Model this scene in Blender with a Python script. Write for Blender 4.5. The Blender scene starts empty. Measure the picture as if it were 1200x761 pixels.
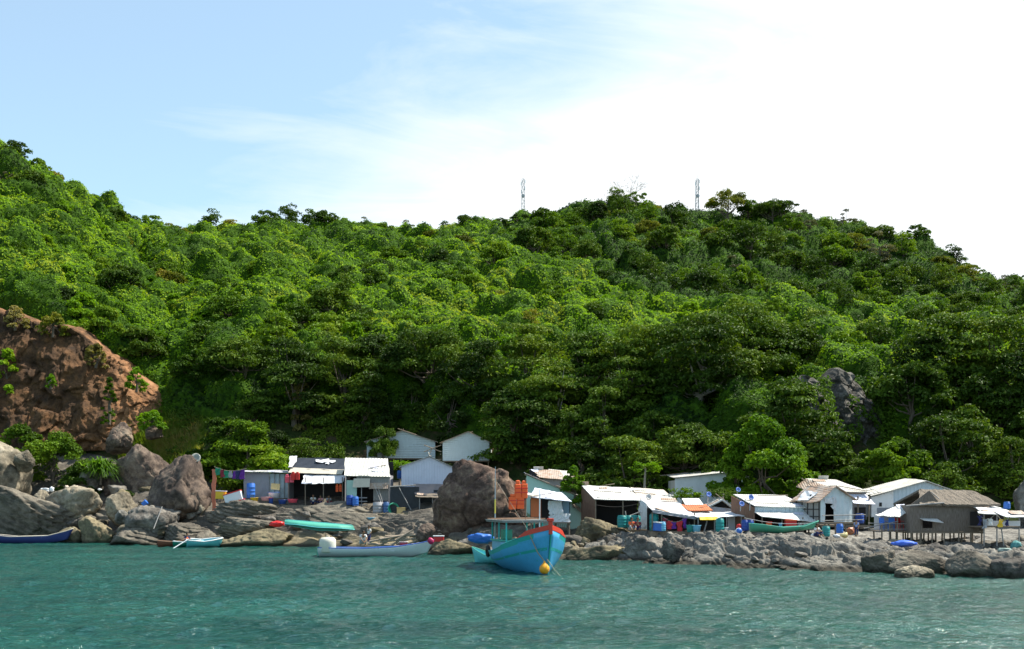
import bpy, bmesh, math, random
import numpy as np
from mathutils import Vector, Matrix, Euler, Quaternion
R_ = math.radians
scene = bpy.context.scene
COL = scene.collection

# ---------------------------------------------------------------- camera
F, HY, CAMZ = 1287.0, 590.0, 4.0
cam_d = bpy.data.cameras.new('camera'); cam = bpy.data.objects.new('camera', cam_d); COL.objects.link(cam)
cam.location = (0, 0, CAMZ); cam.rotation_euler = (R_(90), 0, 0)
cam_d.sensor_width = 36; cam_d.lens = 36 * F / 1200; cam_d.shift_y = (HY - 380.5) / 1200
cam_d.clip_start = 0.5; cam_d.clip_end = 9000
scene.camera = cam

# ---------------------------------------------------------------- light
SUN_EL, SUN_AZ = 57.0, 72.0          # azimuth measured from +Y (away from the camera) towards +X (right)
EXPOSURE = 0.88
sun_dir = Vector((math.cos(R_(SUN_EL)) * math.sin(R_(SUN_AZ)), math.cos(R_(SUN_EL)) * math.cos(R_(SUN_AZ)), math.sin(R_(SUN_EL))))
sl = bpy.data.lights.new('sun', 'SUN'); sl.energy = 5.0; sl.angle = R_(0.6); sl.color = (1.0, 0.94, 0.82)
so = bpy.data.objects.new('sun', sl); COL.objects.link(so)
so.rotation_euler = (-sun_dir).to_track_quat('-Z', 'Y').to_euler(); so.location = (60, 20, 150)

w = bpy.data.worlds.new('World'); scene.world = w; w.use_nodes = True
nt = w.node_tree; nt.nodes.clear()
def wn(t, **k):
    n = nt.nodes.new(t)
    for a, b in k.items(): setattr(n, a, b)
    return n
def wmath(op, a, b=None, clamp=False):
    n = wn('ShaderNodeMath', operation=op); n.use_clamp = clamp
    for i, v in enumerate((a, b)):
        if v is None: continue
        if isinstance(v, (int, float)): n.inputs[i].default_value = v
        else: nt.links.new(v, n.inputs[i])
    return n.outputs[0]
sky = wn('ShaderNodeTexSky', sky_type='NISHITA', sun_disc=False)
sky.sun_elevation = R_(SUN_EL); sky.sun_rotation = R_(SUN_AZ); sky.altitude = 0; sky.air_density = 1.0; sky.dust_density = 0.6; sky.ozone_density = 1.6
tc = wn('ShaderNodeTexCoord'); sep = wn('ShaderNodeSeparateXYZ'); nt.links.new(tc.outputs['Generated'], sep.inputs[0])
# thin cloud: a veil that thickens round the sun, with streaky cirrus towards the left
mp = wn('ShaderNodeMapping'); mp.inputs['Rotation'].default_value = (0.1, 0.5, 0.3); mp.inputs['Scale'].default_value = (1.1, 1.6, 3.0)
nt.links.new(tc.outputs['Generated'], mp.inputs[0])
n1 = wn('ShaderNodeTexNoise'); n1.inputs['Scale'].default_value = 1.9; n1.inputs['Detail'].default_value = 6; n1.inputs['Roughness'].default_value = 0.5; n1.inputs['Distortion'].default_value = 0.5
nt.links.new(mp.outputs[0], n1.inputs['Vector'])
dp = wn('ShaderNodeVectorMath', operation='DOT_PRODUCT'); nt.links.new(tc.outputs['Generated'], dp.inputs[0]); 
sv = Vector((0.80, 0.56, 0.36)).normalized(); dp.inputs[1].default_value = sv
veil = wmath('MULTIPLY_ADD', dp.outputs['Value'], 2.3); veil.node.inputs[2].default_value = -0.98
cz = wmath('MULTIPLY_ADD', n1.outputs[0], 1.5); cz.node.inputs[2].default_value = -0.58
low = wmath('MULTIPLY_ADD', sep.outputs['Z'], -2.3); low.node.inputs[2].default_value = 0.72
mp2 = wn('ShaderNodeMapping'); mp2.inputs['Rotation'].default_value = (0.0, 0.35, 0.2); mp2.inputs['Scale'].default_value = (2.2, 2.0, 9.0); nt.links.new(tc.outputs['Generated'], mp2.inputs[0])
n2 = wn('ShaderNodeTexNoise'); n2.inputs['Scale'].default_value = 2.0; n2.inputs['Detail'].default_value = 8; n2.inputs['Roughness'].default_value = 0.62; n2.inputs['Distortion'].default_value = 0.9; nt.links.new(mp2.outputs[0], n2.inputs['Vector'])
ws = wmath('MULTIPLY_ADD', n2.outputs[0], 1.05); ws.node.inputs[2].default_value = -0.44
cl = wmath('ADD', wmath('ADD', wmath('ADD', veil, cz), low), ws)
cl = wmath('MINIMUM', wmath('MAXIMUM', cl, 0.22), 1.0)
bg1 = wn('ShaderNodeBackground'); bg1.inputs[1].default_value = 0.105
tint = wn('ShaderNodeMix', data_type='RGBA', blend_type='MULTIPLY'); tint.inputs[0].default_value = 1.0; tint.inputs[7].default_value = (1.0, 1.24, 1.17, 1)
nt.links.new(sky.outputs[0], tint.inputs[6]); nt.links.new(tint.outputs[2], bg1.inputs[0])
bg2 = wn('ShaderNodeBackground'); bg2.inputs[0].default_value = (0.93, 0.97, 1.0, 1); bg2.inputs[1].default_value = 0.66
mx = wn('ShaderNodeMixShader'); nt.links.new(cl, mx.inputs[0]); nt.links.new(bg1.outputs[0], mx.inputs[1]); nt.links.new(bg2.outputs[0], mx.inputs[2])
wo = wn('ShaderNodeOutputWorld'); nt.links.new(mx.outputs[0], wo.inputs[0])

scene.view_settings.view_transform = 'Standard'; scene.view_settings.look = 'None'
scene.view_settings.exposure = EXPOSURE; scene.view_settings.gamma = 1.0
scene.cycles.max_bounces = 6; scene.cycles.diffuse_bounces = 3; scene.cycles.glossy_bounces = 3; scene.cycles.transmission_bounces = 3; scene.cycles.transparent_max_bounces = 4

# ---------------------------------------------------------------- helpers
def P(px, py, D):
    """world point seen at photo pixel (px, py) at depth D"""
    return Vector(((px - 600) / F * D, D, CAMZ + (HY - py) / F * D))
def hash3(i, j, k, s=0):
    n = (i.astype(np.int64) * 374761393 + j.astype(np.int64) * 668265263 + k.astype(np.int64) * 2147483647 + s * 1274126177) & 0xffffffff
    n = ((n ^ (n >> 13)) * 1274126177) & 0xffffffff
    n = ((n ^ (n >> 16)) * 2246822519) & 0xffffffff
    n = n ^ (n >> 15)
    return (n & 0xffffff) / float(0x1000000)
def vnoise(p, s=0):
    """value noise on (N,3) -> -1..1"""
    f = np.floor(p); i = f.astype(np.int64); t = p - f; t = t * t * (3 - 2 * t); o = 0
    for a in (0, 1):
        for b in (0, 1):
            for c in (0, 1):
                wgt = (t[:, 0] if a else 1 - t[:, 0]) * (t[:, 1] if b else 1 - t[:, 1]) * (t[:, 2] if c else 1 - t[:, 2])
                o = o + wgt * hash3(i[:, 0] + a, i[:, 1] + b, i[:, 2] + c, s)
    return o * 2 - 1
def fbm(p, oct=4, s=0, gain=0.5, lac=2.03):
    a = 1.0; o = 0; tot = 0
    for q in range(oct):
        o = o + a * vnoise(p * (lac ** q) + 17.3 * q, s + q); tot += a; a *= gain
    return o / tot
def worley(p, s=0, jit=0.9):
    """F1, F2 and the cell's random number"""
    f = np.floor(p).astype(np.int64)
    d1 = np.full(len(p), 9.0); d2 = d1.copy(); rid = np.zeros(len(p))
    for a in (-1, 0, 1):
        for b in (-1, 0, 1):
            for c in (-1, 0, 1):
                ci, cj, ck = f[:, 0] + a, f[:, 1] + b, f[:, 2] + c
                q = np.stack([ci + 0.5 + jit * (hash3(ci, cj, ck, s) - 0.5), cj + 0.5 + jit * (hash3(ci, cj, ck, s + 11) - 0.5), ck + 0.5 + jit * (hash3(ci, cj, ck, s + 23) - 0.5)], 1)
                d = np.sqrt(((q - p) ** 2).sum(1)); r = hash3(ci, cj, ck, s + 37)
                m = d < d1
                d2 = np.where(m, d1, np.minimum(d2, d)); rid = np.where(m, r, rid); d1 = np.where(m, d, d1)
    return d1, d2, rid
def link(o, parent=None):
    COL.objects.link(o)
    if parent is not None: o.parent = parent
    return o
def np_mesh(name, V, Fq, mat, parent=None, smooth=True, fattr=None, tri=False):
    """a mesh from arrays, all faces quads (or triangles)"""
    k = 3 if tri else 4
    me = bpy.data.meshes.new(name); nv, nf = len(V), len(Fq)
    me.vertices.add(nv); me.vertices.foreach_set('co', np.ascontiguousarray(V, dtype=np.float32).ravel())
    me.loops.add(nf * k); me.loops.foreach_set('vertex_index', np.ascontiguousarray(Fq, dtype=np.int32).ravel())
    me.polygons.add(nf); me.polygons.foreach_set('loop_start', np.arange(0, nf * k, k, dtype=np.int32)); 
    me.polygons.foreach_set('use_smooth', np.full(nf, smooth, dtype=bool))
    if fattr is not None:
        for an, arr in fattr.items():
            at = me.attributes.new(an, 'FLOAT', 'FACE'); at.data.foreach_set('value', np.ascontiguousarray(arr, dtype=np.float32))
    me.update(calc_edges=True); me.materials.append(mat)
    return link(bpy.data.objects.new(name, me), parent)
def tag(o, label, cat, group=None):
    o['label'] = label; o['category'] = cat
    if group: o['group'] = group
    return o
def kind(o, k): o['kind'] = k; return o
def thing(name, label, cat, loc=(0, 0, 0), rz=0.0, group=None):
    o = bpy.data.objects.new(name, None); o.empty_display_size = 0.3; COL.objects.link(o)
    o.location = loc; o.rotation_euler = (0, 0, rz); return tag(o, label, cat, group)
def copy_tree(o, parent=None):
    c = o.copy(); COL.objects.link(c); c.parent = parent
    for ch in list(o.children): copy_tree(ch, c)
    return c

# ---------------------------------------------------------------- materials
MATS = {}
def new_mat(name):
    m = bpy.data.materials.new(name); m.use_nodes = True; t = m.node_tree; t.nodes.clear()
    return m, t
class NB:
    def __init__(s, t): s.t = t
    def n(s, typ, **k):
        n = s.t.nodes.new(typ)
        for a, b in k.items(): setattr(n, a, b)
        return n
    def l(s, a, b): s.t.links.new(a, b)
    def inp(s, sock, v):
        if v is None: return
        if hasattr(v, 'is_linked') or hasattr(v, 'links'): s.l(v, sock)
        elif isinstance(v, (int, float)): sock.default_value = v
        else: sock.default_value = tuple(v) + ((1,) if len(v) == 3 and sock.type == 'RGBA' else ())
    def noise(s, vec, scale, detail=4, rough=0.55, dist=0.0):
        n = s.n('ShaderNodeTexNoise'); n.inputs['Scale'].default_value = scale; n.inputs['Detail'].default_value = detail
        n.inputs['Roughness'].default_value = rough; n.inputs['Distortion'].default_value = dist
        if vec is not None: s.l(vec, n.inputs['Vector'])
        return n.outputs[0]
    def ramp(s, fac, stops, interp='LINEAR'):
        n = s.n('ShaderNodeValToRGB'); cr = n.color_ramp; cr.interpolation = interp
        while len(cr.elements) < len(stops): cr.elements.new(0.5)
        for e, (p, c) in zip(cr.elements, stops):
            e.position = p; e.color = (c[0], c[1], c[2], 1) if hasattr(c, '__len__') else (c, c, c, 1)
        s.l(fac, n.inputs[0]); return n.outputs[0]
    def mix(s, fac, a, b, mode='MIX'):
        n = s.n('ShaderNodeMix', data_type='RGBA', blend_type=mode)
        s.inp(n.inputs[0], fac); s.inp(n.inputs[6], a); s.inp(n.inputs[7], b); return n.outputs[2]
    def math(s, op, a, b=None, c=None, clamp=False):
        n = s.n('ShaderNodeMath', operation=op); n.use_clamp = clamp
        s.inp(n.inputs[0], a); s.inp(n.inputs[1], b); s.inp(n.inputs[2], c); return n.outputs[0]
    def mapping(s, vec, scale=(1, 1, 1), rot=(0, 0, 0), loc=(0, 0, 0)):
        n = s.n('ShaderNodeMapping'); n.inputs['Scale'].default_value = scale; n.inputs['Rotation'].default_value = rot; n.inputs['Location'].default_value = loc
        s.l(vec, n.inputs[0]); return n.outputs[0]
    def bump(s, h, dist, strength=1.0, normal=None):
        n = s.n('ShaderNodeBump'); n.inputs['Distance'].default_value = dist; n.inputs['Strength'].default_value = strength
        s.l(h, n.inputs['Height'])
        if normal is not None: s.l(normal, n.inputs['Normal'])
        return n.outputs[0]
    def bsdf(s, color, rough=0.7, normal=None, spec=0.5, metal=0.0):
        n = s.n('ShaderNodeBsdfPrincipled'); s.inp(n.inputs['Base Color'], color); s.inp(n.inputs['Roughness'], rough)
        n.inputs['Specular IOR Level'].default_value = spec; n.inputs['Metallic'].default_value = metal
        if normal is not None: s.l(normal, n.inputs['Normal'])
        return n.outputs[0]
    def out(s, sh): o = s.n('ShaderNodeOutputMaterial'); s.l(sh, o.inputs[0])
    def pos(s): return s.n('ShaderNodeNewGeometry').outputs['Position']
    def obj(s): return s.n('ShaderNodeTexCoord').outputs['Object']

def paint(name, col, rough=0.55, dirt=0.35, scale=2.5, dirtcol=None, spec=0.35, bump=0.0):
    """painted / plain surface with uneven weathering"""
    if name in MATS: return MATS[name]
    m, t = new_mat(name); b = NB(t); o = b.obj()
    ns = b.noise(o, scale, 6, 0.65); st = b.noise(b.mapping(o, (6, 6, 0.7)), scale, 4, 0.6)
    dc = dirtcol or tuple(c * 0.55 + 0.02 for c in col)
    f = b.math('MULTIPLY', b.ramp(b.math('MULTIPLY_ADD', st, 0.5, b.math('MULTIPLY', ns, 0.5)), [(0.42, 0.0), (0.68, 1.0)]), dirt)
    c = b.mix(f, col, dc); fine = b.noise(o, scale * 14, 3)
    c = b.mix(0.18, c, b.mix(1.0, c, fine, 'MULTIPLY'))
    b.out(b.bsdf(c, rough, b.bump(ns, bump) if bump else None, spec)); MATS[name] = m; return m

def corrugated(name, col, rust=0.15, axis='X', pitch=0.16, rustcol=(0.20, 0.10, 0.05), rough=0.5, depth=0.02):
    """corrugated sheet: ridges along the slope, stained"""
    if name in MATS: return MATS[name]
    m, t = new_mat(name); b = NB(t); o = b.obj()
    wv = b.n('ShaderNodeTexWave', wave_type='BANDS', bands_direction=axis); wv.inputs['Scale'].default_value = 0.314 / pitch; b.l(o, wv.inputs['Vector'])
    ns = b.noise(o, 1.3, 6, 0.7); fine = b.noise(o, 9, 4, 0.6)
    f = b.ramp(b.math('MULTIPLY_ADD', fine, 0.35, b.math('MULTIPLY', ns, 0.65)), [(0.52 - 0.3 * rust, 0.0), (0.70 - 0.25 * rust, 1.0)])
    c = b.mix(b.math('MULTIPLY', f, min(1.0, 0.3 + rust * 1.5)), col, rustcol)
    # sheet overlaps
    sp = b.n('ShaderNodeSeparateXYZ'); b.l(o, sp.inputs[0])
    c = b.mix(0.15, c, b.mix(1.0, c, fine, 'MULTIPLY'))
    b.out(b.bsdf(c, rough, b.bump(wv.outputs[1] if False else wv.outputs[0], depth, 1.0), 0.4)); MATS[name] = m; return m

def wood(name, col, dark=0.5, axis=(1, 1, 12)):
    if name in MATS: return MATS[name]
    m, t = new_mat(name); b = NB(t); o = b.obj()
    g = b.noise(b.mapping(o, (8, 8, 0.8)), 3, 5, 0.6); ns = b.noise(o, 1.7, 4)
    c = b.mix(b.ramp(g, [(0.35, 0.0), (0.65, 1.0)]), col, tuple(x * dark for x in col))
    c = b.mix(b.math('MULTIPLY', ns, 0.5), c, tuple(x * 0.7 for x in col))
    b.out(b.bsdf(c, 0.8, b.bump(g, 0.01), 0.2)); MATS[name] = m; return m

def rock_mat(name, cols, scale=0.8, strata=0.0, sdir=(0, 0, 1), bumpd=0.12, tidal=None, tidal_x=None, crack_d=0.14):
    """rock: mottled, cracked, optional strata, optional pale / dark tide band at its foot"""
    m, t = new_mat(name); b = NB(t); p = b.pos()
    oi = b.n('ShaderNodeObjectInfo')
    big = b.noise(p, scale * 0.5, 5, 0.6, 0.4); mid = b.noise(p, scale * 2.2, 6, 0.68, 0.3); fine = b.noise(p, scale * 11, 5, 0.7)
    f = b.math('ADD', b.math('MULTIPLY', big, 0.55), b.math('MULTIPLY', mid, 0.45))
    f = b.math('ADD', f, b.math('MULTIPLY_ADD', oi.outputs['Random'], 0.10, -0.05))
    c = b.ramp(f, [(0.36, cols[0]), (0.47, cols[1]), (0.56, cols[2]), (0.66, cols[3] if len(cols) > 3 else cols[2])])
    h = b.math('ADD', b.math('MULTIPLY', mid, 0.6), b.math('MULTIPLY', fine, 0.28))
    vo = b.n('ShaderNodeTexVoronoi', feature='DISTANCE_TO_EDGE'); vo.inputs['Scale'].default_value = scale * 0.9
    dv = b.n('ShaderNodeVectorMath', operation='ADD'); sc = b.n('ShaderNodeVectorMath', operation='SCALE'); nc = b.n('ShaderNodeTexNoise'); nc.inputs['Scale'].default_value = scale * 2; nc.inputs['Detail'].default_value = 3
    b.l(p, nc.inputs['Vector']); b.l(nc.outputs[1], sc.inputs[0]); sc.inputs['Scale'].default_value = 1.1 / scale * 0.6; b.l(p, dv.inputs[0]); b.l(sc.outputs[0], dv.inputs[1]); b.l(dv.outputs[0], vo.inputs['Vector'])
    crack = b.ramp(vo.outputs[0], [(0.0, 0.0), (0.035, 1.0)])
    h = b.math('ADD', h, b.math('MULTIPLY', crack, crack_d))
    if strata:
        v = b.n('ShaderNodeVectorMath', operation='DOT_PRODUCT'); b.l(dv.outputs[0], v.inputs[0]); v.inputs[1].default_value = Vector(sdir).normalized()
        cb = b.n('ShaderNodeCombineXYZ'); b.l(b.math('MULTIPLY', v.outputs['Value'], 1.0), cb.inputs[0])
        sn = b.noise(cb.outputs[0], strata, 5, 0.75)
        h = b.math('ADD', b.math('MULTIPLY', h, 0.6), b.math('MULTIPLY', sn, 1.2))
        c = b.mix(0.45, c, b.mix(b.ramp(sn, [(0.38, 0.0), (0.6, 1.0)]), cols[0], cols[2]))
    c = b.mix(b.math('SUBTRACT', 1.0, b.math('MULTIPLY_ADD', crack, crack_d * 1.6, 1 - crack_d * 1.6)), c, tuple(x * 0.4 for x in cols[0]))
    c = b.mix(0.35, c, b.mix(1.0, c, b.ramp(fine, [(0.3, 0.45), (0.7, 1.35)]), 'MULTIPLY'))
    if tidal:
        sp = b.n('ShaderNodeSeparateXYZ'); b.l(p, sp.inputs[0])
        z = b.math('ADD', sp.outputs[2], b.math('MULTIPLY_ADD', mid, 1.3, -0.65))
        tf = b.ramp(b.math('MULTIPLY', z, 0.5), [(0.10, tidal[2]), (0.42, tidal[2] * 0.75), (0.62, 0.0)])
        if tidal_x is not None: tf = b.math('MULTIPLY', tf, b.ramp(b.math('MULTIPLY_ADD', b.math('ADD', sp.outputs[0], b.math('MULTIPLY', big, 6.0)), -0.1, 0.8 + tidal_x * 0.1), [(0.3, 0.12), (0.6, 1.0)]))
        c = b.mix(tf, c, tidal[0])
        c = b.mix(b.ramp(b.math('MULTIPLY', sp.outputs[2], 2.0), [(0.2, 0.85), (0.55, 0.0)]), c, tidal[1])
    sz = b.n('ShaderNodeSeparateXYZ'); b.l(p, sz.inputs[0])          # wet, weedy band at the water line
    wet = b.ramp(b.math('MULTIPLY_ADD', mid, -0.5, b.math('ADD', sz.outputs[2], 0.25)), [(0.12, 0.85), (0.42, 0.0)])
    c = b.mix(wet, c, (0.030, 0.027, 0.018))
    b.out(b.bsdf(c, 0.85, b.bump(h, bumpd), 0.25)); MATS[name] = m; return m

def leaf_mat(name, stops, trans=0.32, scale=0.11, hue=0.12, spec=0.16, rough=0.6):
    """leaf: colour differs from leaf to leaf, from clump to clump and from plant to plant"""
    m, t = new_mat(name); b = NB(t); p = b.pos()
    at = b.n('ShaderNodeAttribute'); at.attribute_name = 'rnd'; oi = b.n('ShaderNodeObjectInfo')
    big = b.noise(p, scale, 3, 0.6); f = at.outputs['Fac'] if hue == 1.0 else b.math('MULTIPLY_ADD', at.outputs['Fac'], hue, b.math('MULTIPLY_ADD', oi.outputs['Random'], 0.20, b.math('ADD', big, -0.1 - hue / 2)))
    c = b.ramp(f, stops)
    d = b.bsdf(c, rough, None, spec)
    tr = b.n('ShaderNodeBsdfTranslucent'); b.inp(tr.inputs[0], b.mix(1.0, c, (1.5, 1.45, 0.5), 'MULTIPLY'))
    ms = b.n('ShaderNodeMixShader'); ms.inputs[0].default_value = trans; b.l(d, ms.inputs[1]); b.l(tr.outputs[0], ms.inputs[2])
    b.out(ms.outputs[0]); MATS[name] = m; return m
# ================================================================= LAND
# terrain columns: px : [(D, y) water line, terrace edge, foot of bank, top of bank, mid slope, front crest, dip behind, ridge]
T = {
 -700: [(150, 0), (156, 600), (165, 590), (178, 440), (205, 320), (225, 200), (232, 160), (245, 120)],
 -250: [(128, 0), (134, 600), (143, 575), (154, 420), (180, 310), (200, 215), (207, 180), (217, 150)],
 0:    [(117, 0), (122, 592), (134, 522), (140, 385), (163, 320), (186, 238), (196, 210), (207, 185)],
 60:   [(115, 0), (120, 594), (133, 525), (139, 396), (165, 330), (188, 275), (200, 255), (212, 228)],
 120:  [(112, 0), (117, 597), (130, 535), (138, 440), (165, 350), (192, 300), (208, 275), (226, 257)],
 190:  [(108, 0), (113, 602), (126, 556), (136, 488), (163, 385), (198, 325), (236, 300), (266, 284)],
 300:  [(103, 0), (109, 592), (117, 578), (130, 480), (160, 395), (200, 335), (240, 302), (288, 276)],
 450:  [(98, 0), (106, 604), (121, 560), (133, 482), (158, 405), (200, 345), (245, 305), (293, 279)],
 600:  [(81, 0), (88, 622), (106, 588), (120, 500), (148, 418), (190, 350), (240, 305), (298, 262)],
 750:  [(75, 0), (80, 630), (97, 612), (108, 520), (135, 440), (180, 368), (216, 372), (304, 250)],
 900:  [(67.5, 0), (72, 629), (92, 615), (104, 520), (130, 440), (174, 388), (214, 392), (306, 262)],
 1050: [(63.5, 0), (70, 641), (88, 618), (102, 510), (126, 440), (168, 402), (214, 405), (304, 290)],
 1200: [(60.5, 0), (68, 648), (86, 618), (100, 500), (126, 445), (164, 420), (210, 425), (300, 335)],
 1450: [(56, 0), (64, 650), (82, 620), (97, 500), (124, 450), (160, 430), (206, 440), (292, 390)],
 1900: [(52, 0), (60, 650), (78, 620), (95, 520), (122, 470), (160, 460), (206, 470), (290, 450)]}
KP = np.array(sorted(T)); NK = 11
KD = np.zeros((len(KP), NK)); KZ = np.zeros((len(KP), NK))
for a, px in enumerate(KP):
    row = [(T[px][0][0] - 9, -3.0)] + [(T[px][0][0], 0.0)] + [(D, CAMZ + (HY - y) / F * D) for D, y in T[px][1:]]
    Dl, zl = row[-1]; row += [(Dl + 30, zl - 6), (Dl + 110, zl - 45)]
    KD[a] = [r[0] for r in row]; KZ[a] = [r[1] for r in row]
_fx = np.arange(-700, 1901, 2.0)
def _sm(A):
    out = np.zeros((len(_fx), NK)); ker = np.exp(-0.5 * (np.arange(-60, 61) / 14.0) ** 2); ker /= ker.sum()
    for k in range(NK):
        v = np.interp(_fx, KP, A[:, k]); out[:, k] = np.convolve(np.pad(v, 60, mode='edge'), ker, 'valid')
    return out
SD, SZ = _sm(KD), _sm(KZ)
# t: -1 sea bed, 0 water line, 1 terrace edge, 2 foot of bank, 3 top of bank, 4 mid slope, 5 crest, 6 dip, 7 ridge, 8, 9 beyond
def _ev(S, px, t):
    px = np.clip(px, -700, 1899.9); i = ((px + 700) / 2).astype(int); fx = (px + 700) / 2 - i
    k = np.clip(np.floor(t + 1).astype(int), 0, NK - 2); ft = t + 1 - k
    a = S[i, k] * (1 - fx) + S[np.minimum(i + 1, len(_fx) - 1), k] * fx
    c = S[i, k + 1] * (1 - fx) + S[np.minimum(i + 1, len(_fx) - 1), k + 1] * fx
    return a * (1 - ft) + c * ft
def ground(px, t, rough=True):
    px = np.atleast_1d(np.asarray(px, float)); t = np.atleast_1d(np.asarray(t, float)); px, t = np.broadcast_arrays(px, t)
    D = _ev(SD, px, t); Z = _ev(SZ, px, t); X = (px - 600) / F * D
    if rough:
        q = np.stack([X, D, Z * 0], -1).reshape(-1, 3)
        a = np.clip((t.ravel() - 2.0), 0, 2.5)
        nz = fbm(q / 26, 3, 5) * 2.2 * a + fbm(q / 7, 3, 9) * 0.9 * np.clip(a, 0, 1)
        Z = Z + nz.reshape(Z.shape)
    return np.stack([X, D, Z], -1)
def G(px, t):
    v = ground(px, t)[0]; return Vector(v)
def t_of(px, D):
    i = int((px + 700) / 2); return float(np.interp(D, SD[i], np.arange(NK) - 1.0))
def GD(px, D):
    """ground point under photo column px at depth D"""
    return G(px, t_of(px, D))
def grid_faces(nr, nc):
    i = np.arange(nr - 1)[:, None] * nc + np.arange(nc - 1)[None, :]
    return np.stack([i, i + 1, i + 1 + nc, i + nc], -1).reshape(-1, 4)

soil = new_mat('soil_and_undergrowth'); b = NB(soil[1]); p = b.pos()
nz = b.noise(p, 0.35, 6, 0.65); n2 = b.noise(p, 2.6, 5, 0.7)
c = b.ramp(b.math('MULTIPLY_ADD', n2, 0.4, b.math('MULTIPLY', nz, 0.6)), [(0.36, (0.012, 0.020, 0.006)), (0.48, (0.028, 0.045, 0.010)), (0.58, (0.06, 0.045, 0.025)), (0.68, (0.11, 0.07, 0.04))])
b.out(b.bsdf(c, 0.95, b.bump(n2, 0.25), 0.1)); M_soil = soil[0]

# hill
pxs = np.arange(-700, 1900, 7.0); ts = np.concatenate([np.arange(1.94, 4, 0.045), np.arange(4, 9.001, 0.06)]); 
gp, gt = np.meshgrid(pxs, ts)
HV = ground(gp, gt).reshape(-1, 3); HV[:, 2] -= 0.35 * (gt.ravel() < 2.0)
kind(np_mesh('hill', HV, grid_faces(len(ts), len(pxs)), M_soil), 'structure')

# rocky shore: ledges of tilted strata on the left and centre, crumpled ridges on the right
pxs = np.arange(-260, 1460, 1.6); ts = np.concatenate([np.linspace(-1, 0, 12)[:-1], np.linspace(0, 1.25, 125)[:-1], np.linspace(1.25, 2.15, 40)])
gp, gt = np.meshgrid(pxs, ts)
S = ground(gp, gt).reshape(-1, 3); gpf, gtf = gp.ravel(), gt.ravel()
amp = np.clip(1 - np.abs(gtf - 0.62) / 0.75, 0, 1) ** 0.6
right = np.clip((gpf - 640) / 120, 0, 1)
q = S.copy(); q[:, 2] = 0
s = S[:, 2] + 0.10 * S[:, 0] + fbm(q / np.array([9, 5, 1]), 3, 3) * 1.5 + fbm(q / 1.6, 3, 4) * 0.22 + 0.45 * worley(q / np.array([4.5, 3.0, 1]), 44)[2]
st = 0.62 + 0.0 * s; u = s / st; fr = u - np.floor(u)
led = (np.clip((fr - 0.55) / 0.3, 0, 1) ** 1.2 - fr) * st
ang = 0.55; ca, sa = math.cos(ang), math.sin(ang)
al = S[:, 0] * ca - S[:, 2] * 2.2 * sa; ac = S[:, 0] * sa + S[:, 2] * 2.2 * ca
rq = np.stack([al / 6.0, ac / 0.42, S[:, 1] / 1.3], 1)
rid = (1 - np.abs(fbm(rq, 4, 21))) - 0.75
cr = worley(np.stack([al / 1.9, ac / 0.7, S[:, 1] / 1.4], 1) + 0.3 * vnoise(q, 2)[:, None], 31)
cr2 = worley(np.stack([al / 5.0, ac / 1.0, S[:, 1] / 2.2], 1) + 0.35 * vnoise(q / 1.5, 5)[:, None], 33)
rid = rid * 1.2 + (cr2[2] - 0.5) * 0.75 + (np.clip(cr2[1] - cr2[0], 0, 0.12) - 0.1) * 1.2
S[:, 2] += amp * ((1 - right) * (led * 1.2 + 0.25 * fbm(q / 0.9, 3, 8)) + right * (1.15 * rid + 0.30 * fbm(q / 1.6, 3, 19) + 0.16 * fbm(q / 0.45, 3, 9)))
S[:, 2] -= np.clip((gtf - 2.02) / 0.13, 0, 1) * 1.2
S[:, 2] += np.clip((gtf - 1.0) / .3, 0, 1) * np.clip((2.0 - gtf) / .2, 0, 1) * (0.22 * fbm(q / 1.2, 4, 18) + .1 * fbm(q / .35, 2, 19))
S[:, 2] += np.clip(1 - np.abs(gtf) / 0.35, 0, 1) * fbm(q / 2.2, 3, 14) * 0.35
M_shore = rock_mat('shore_rock', [(0.034, 0.030, 0.026), (0.095, 0.083, 0.068), (0.20, 0.175, 0.14), (0.30, 0.26, 0.205)], 0.7, 1.6, (0.22, 0, 1), 0.16, ((0.27, 0.22, 0.13), (0.045, 0.036, 0.026), 0.75), tidal_x=6.0)
gf = grid_faces(len(ts), len(pxs)); lf = gpf[gf[:, 0]] < 700 + 25 * np.sin(gtf[gf[:, 0]] * 9)
M_out = rock_mat('outcrop_rock', [(0.034, 0.032, 0.030), (0.115, 0.107, 0.096), (0.26, 0.245, 0.215), (0.40, 0.375, 0.325)], 0.8, 2.6, (0.60, 0.1, 0.8), 0.16, ((0.27, 0.22, 0.13), (0.045, 0.036, 0.026), 0.6), tidal_x=2.0)
kind(np_mesh('rocky_shore', S, gf[lf], M_shore), 'structure')
kind(np_mesh('rocky_outcrop', S, gf[~lf], M_out), 'structure')

# sea
wm, t_ = new_mat('sea_water'); b = NB(t_); p = b.pos()
w1 = b.noise(b.mapping(p, (1.0, 1.7, 1), (0, 0, 0.25)), 0.55, 3, 0.6, 0.6); w2 = b.noise(b.mapping(p, (1.0, 1.9, 1), (0, 0, -0.35)), 2.1, 4, 0.62, 0.5); w3 = b.noise(p, 8.0, 3, 0.6)
h = b.math('ADD', b.math('MULTIPLY', w1, 0.62), b.math('ADD', b.math('MULTIPLY', w2, 0.55), b.math('MULTIPLY', w3, 0.09)))
patch = b.noise(b.mapping(p, (0.05, 0.16, 1)), 1.0, 5, 0.7)
c = b.ramp(patch, [(0.38, (0.004, 0.044, 0.036)), (0.62, (0.012, 0.082, 0.064))])
n = b.n('ShaderNodeBsdfPrincipled'); b.l(c, n.inputs['Base Color']); n.inputs['Roughness'].default_value = 0.13; n.inputs['IOR'].default_value = 1.33
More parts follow.
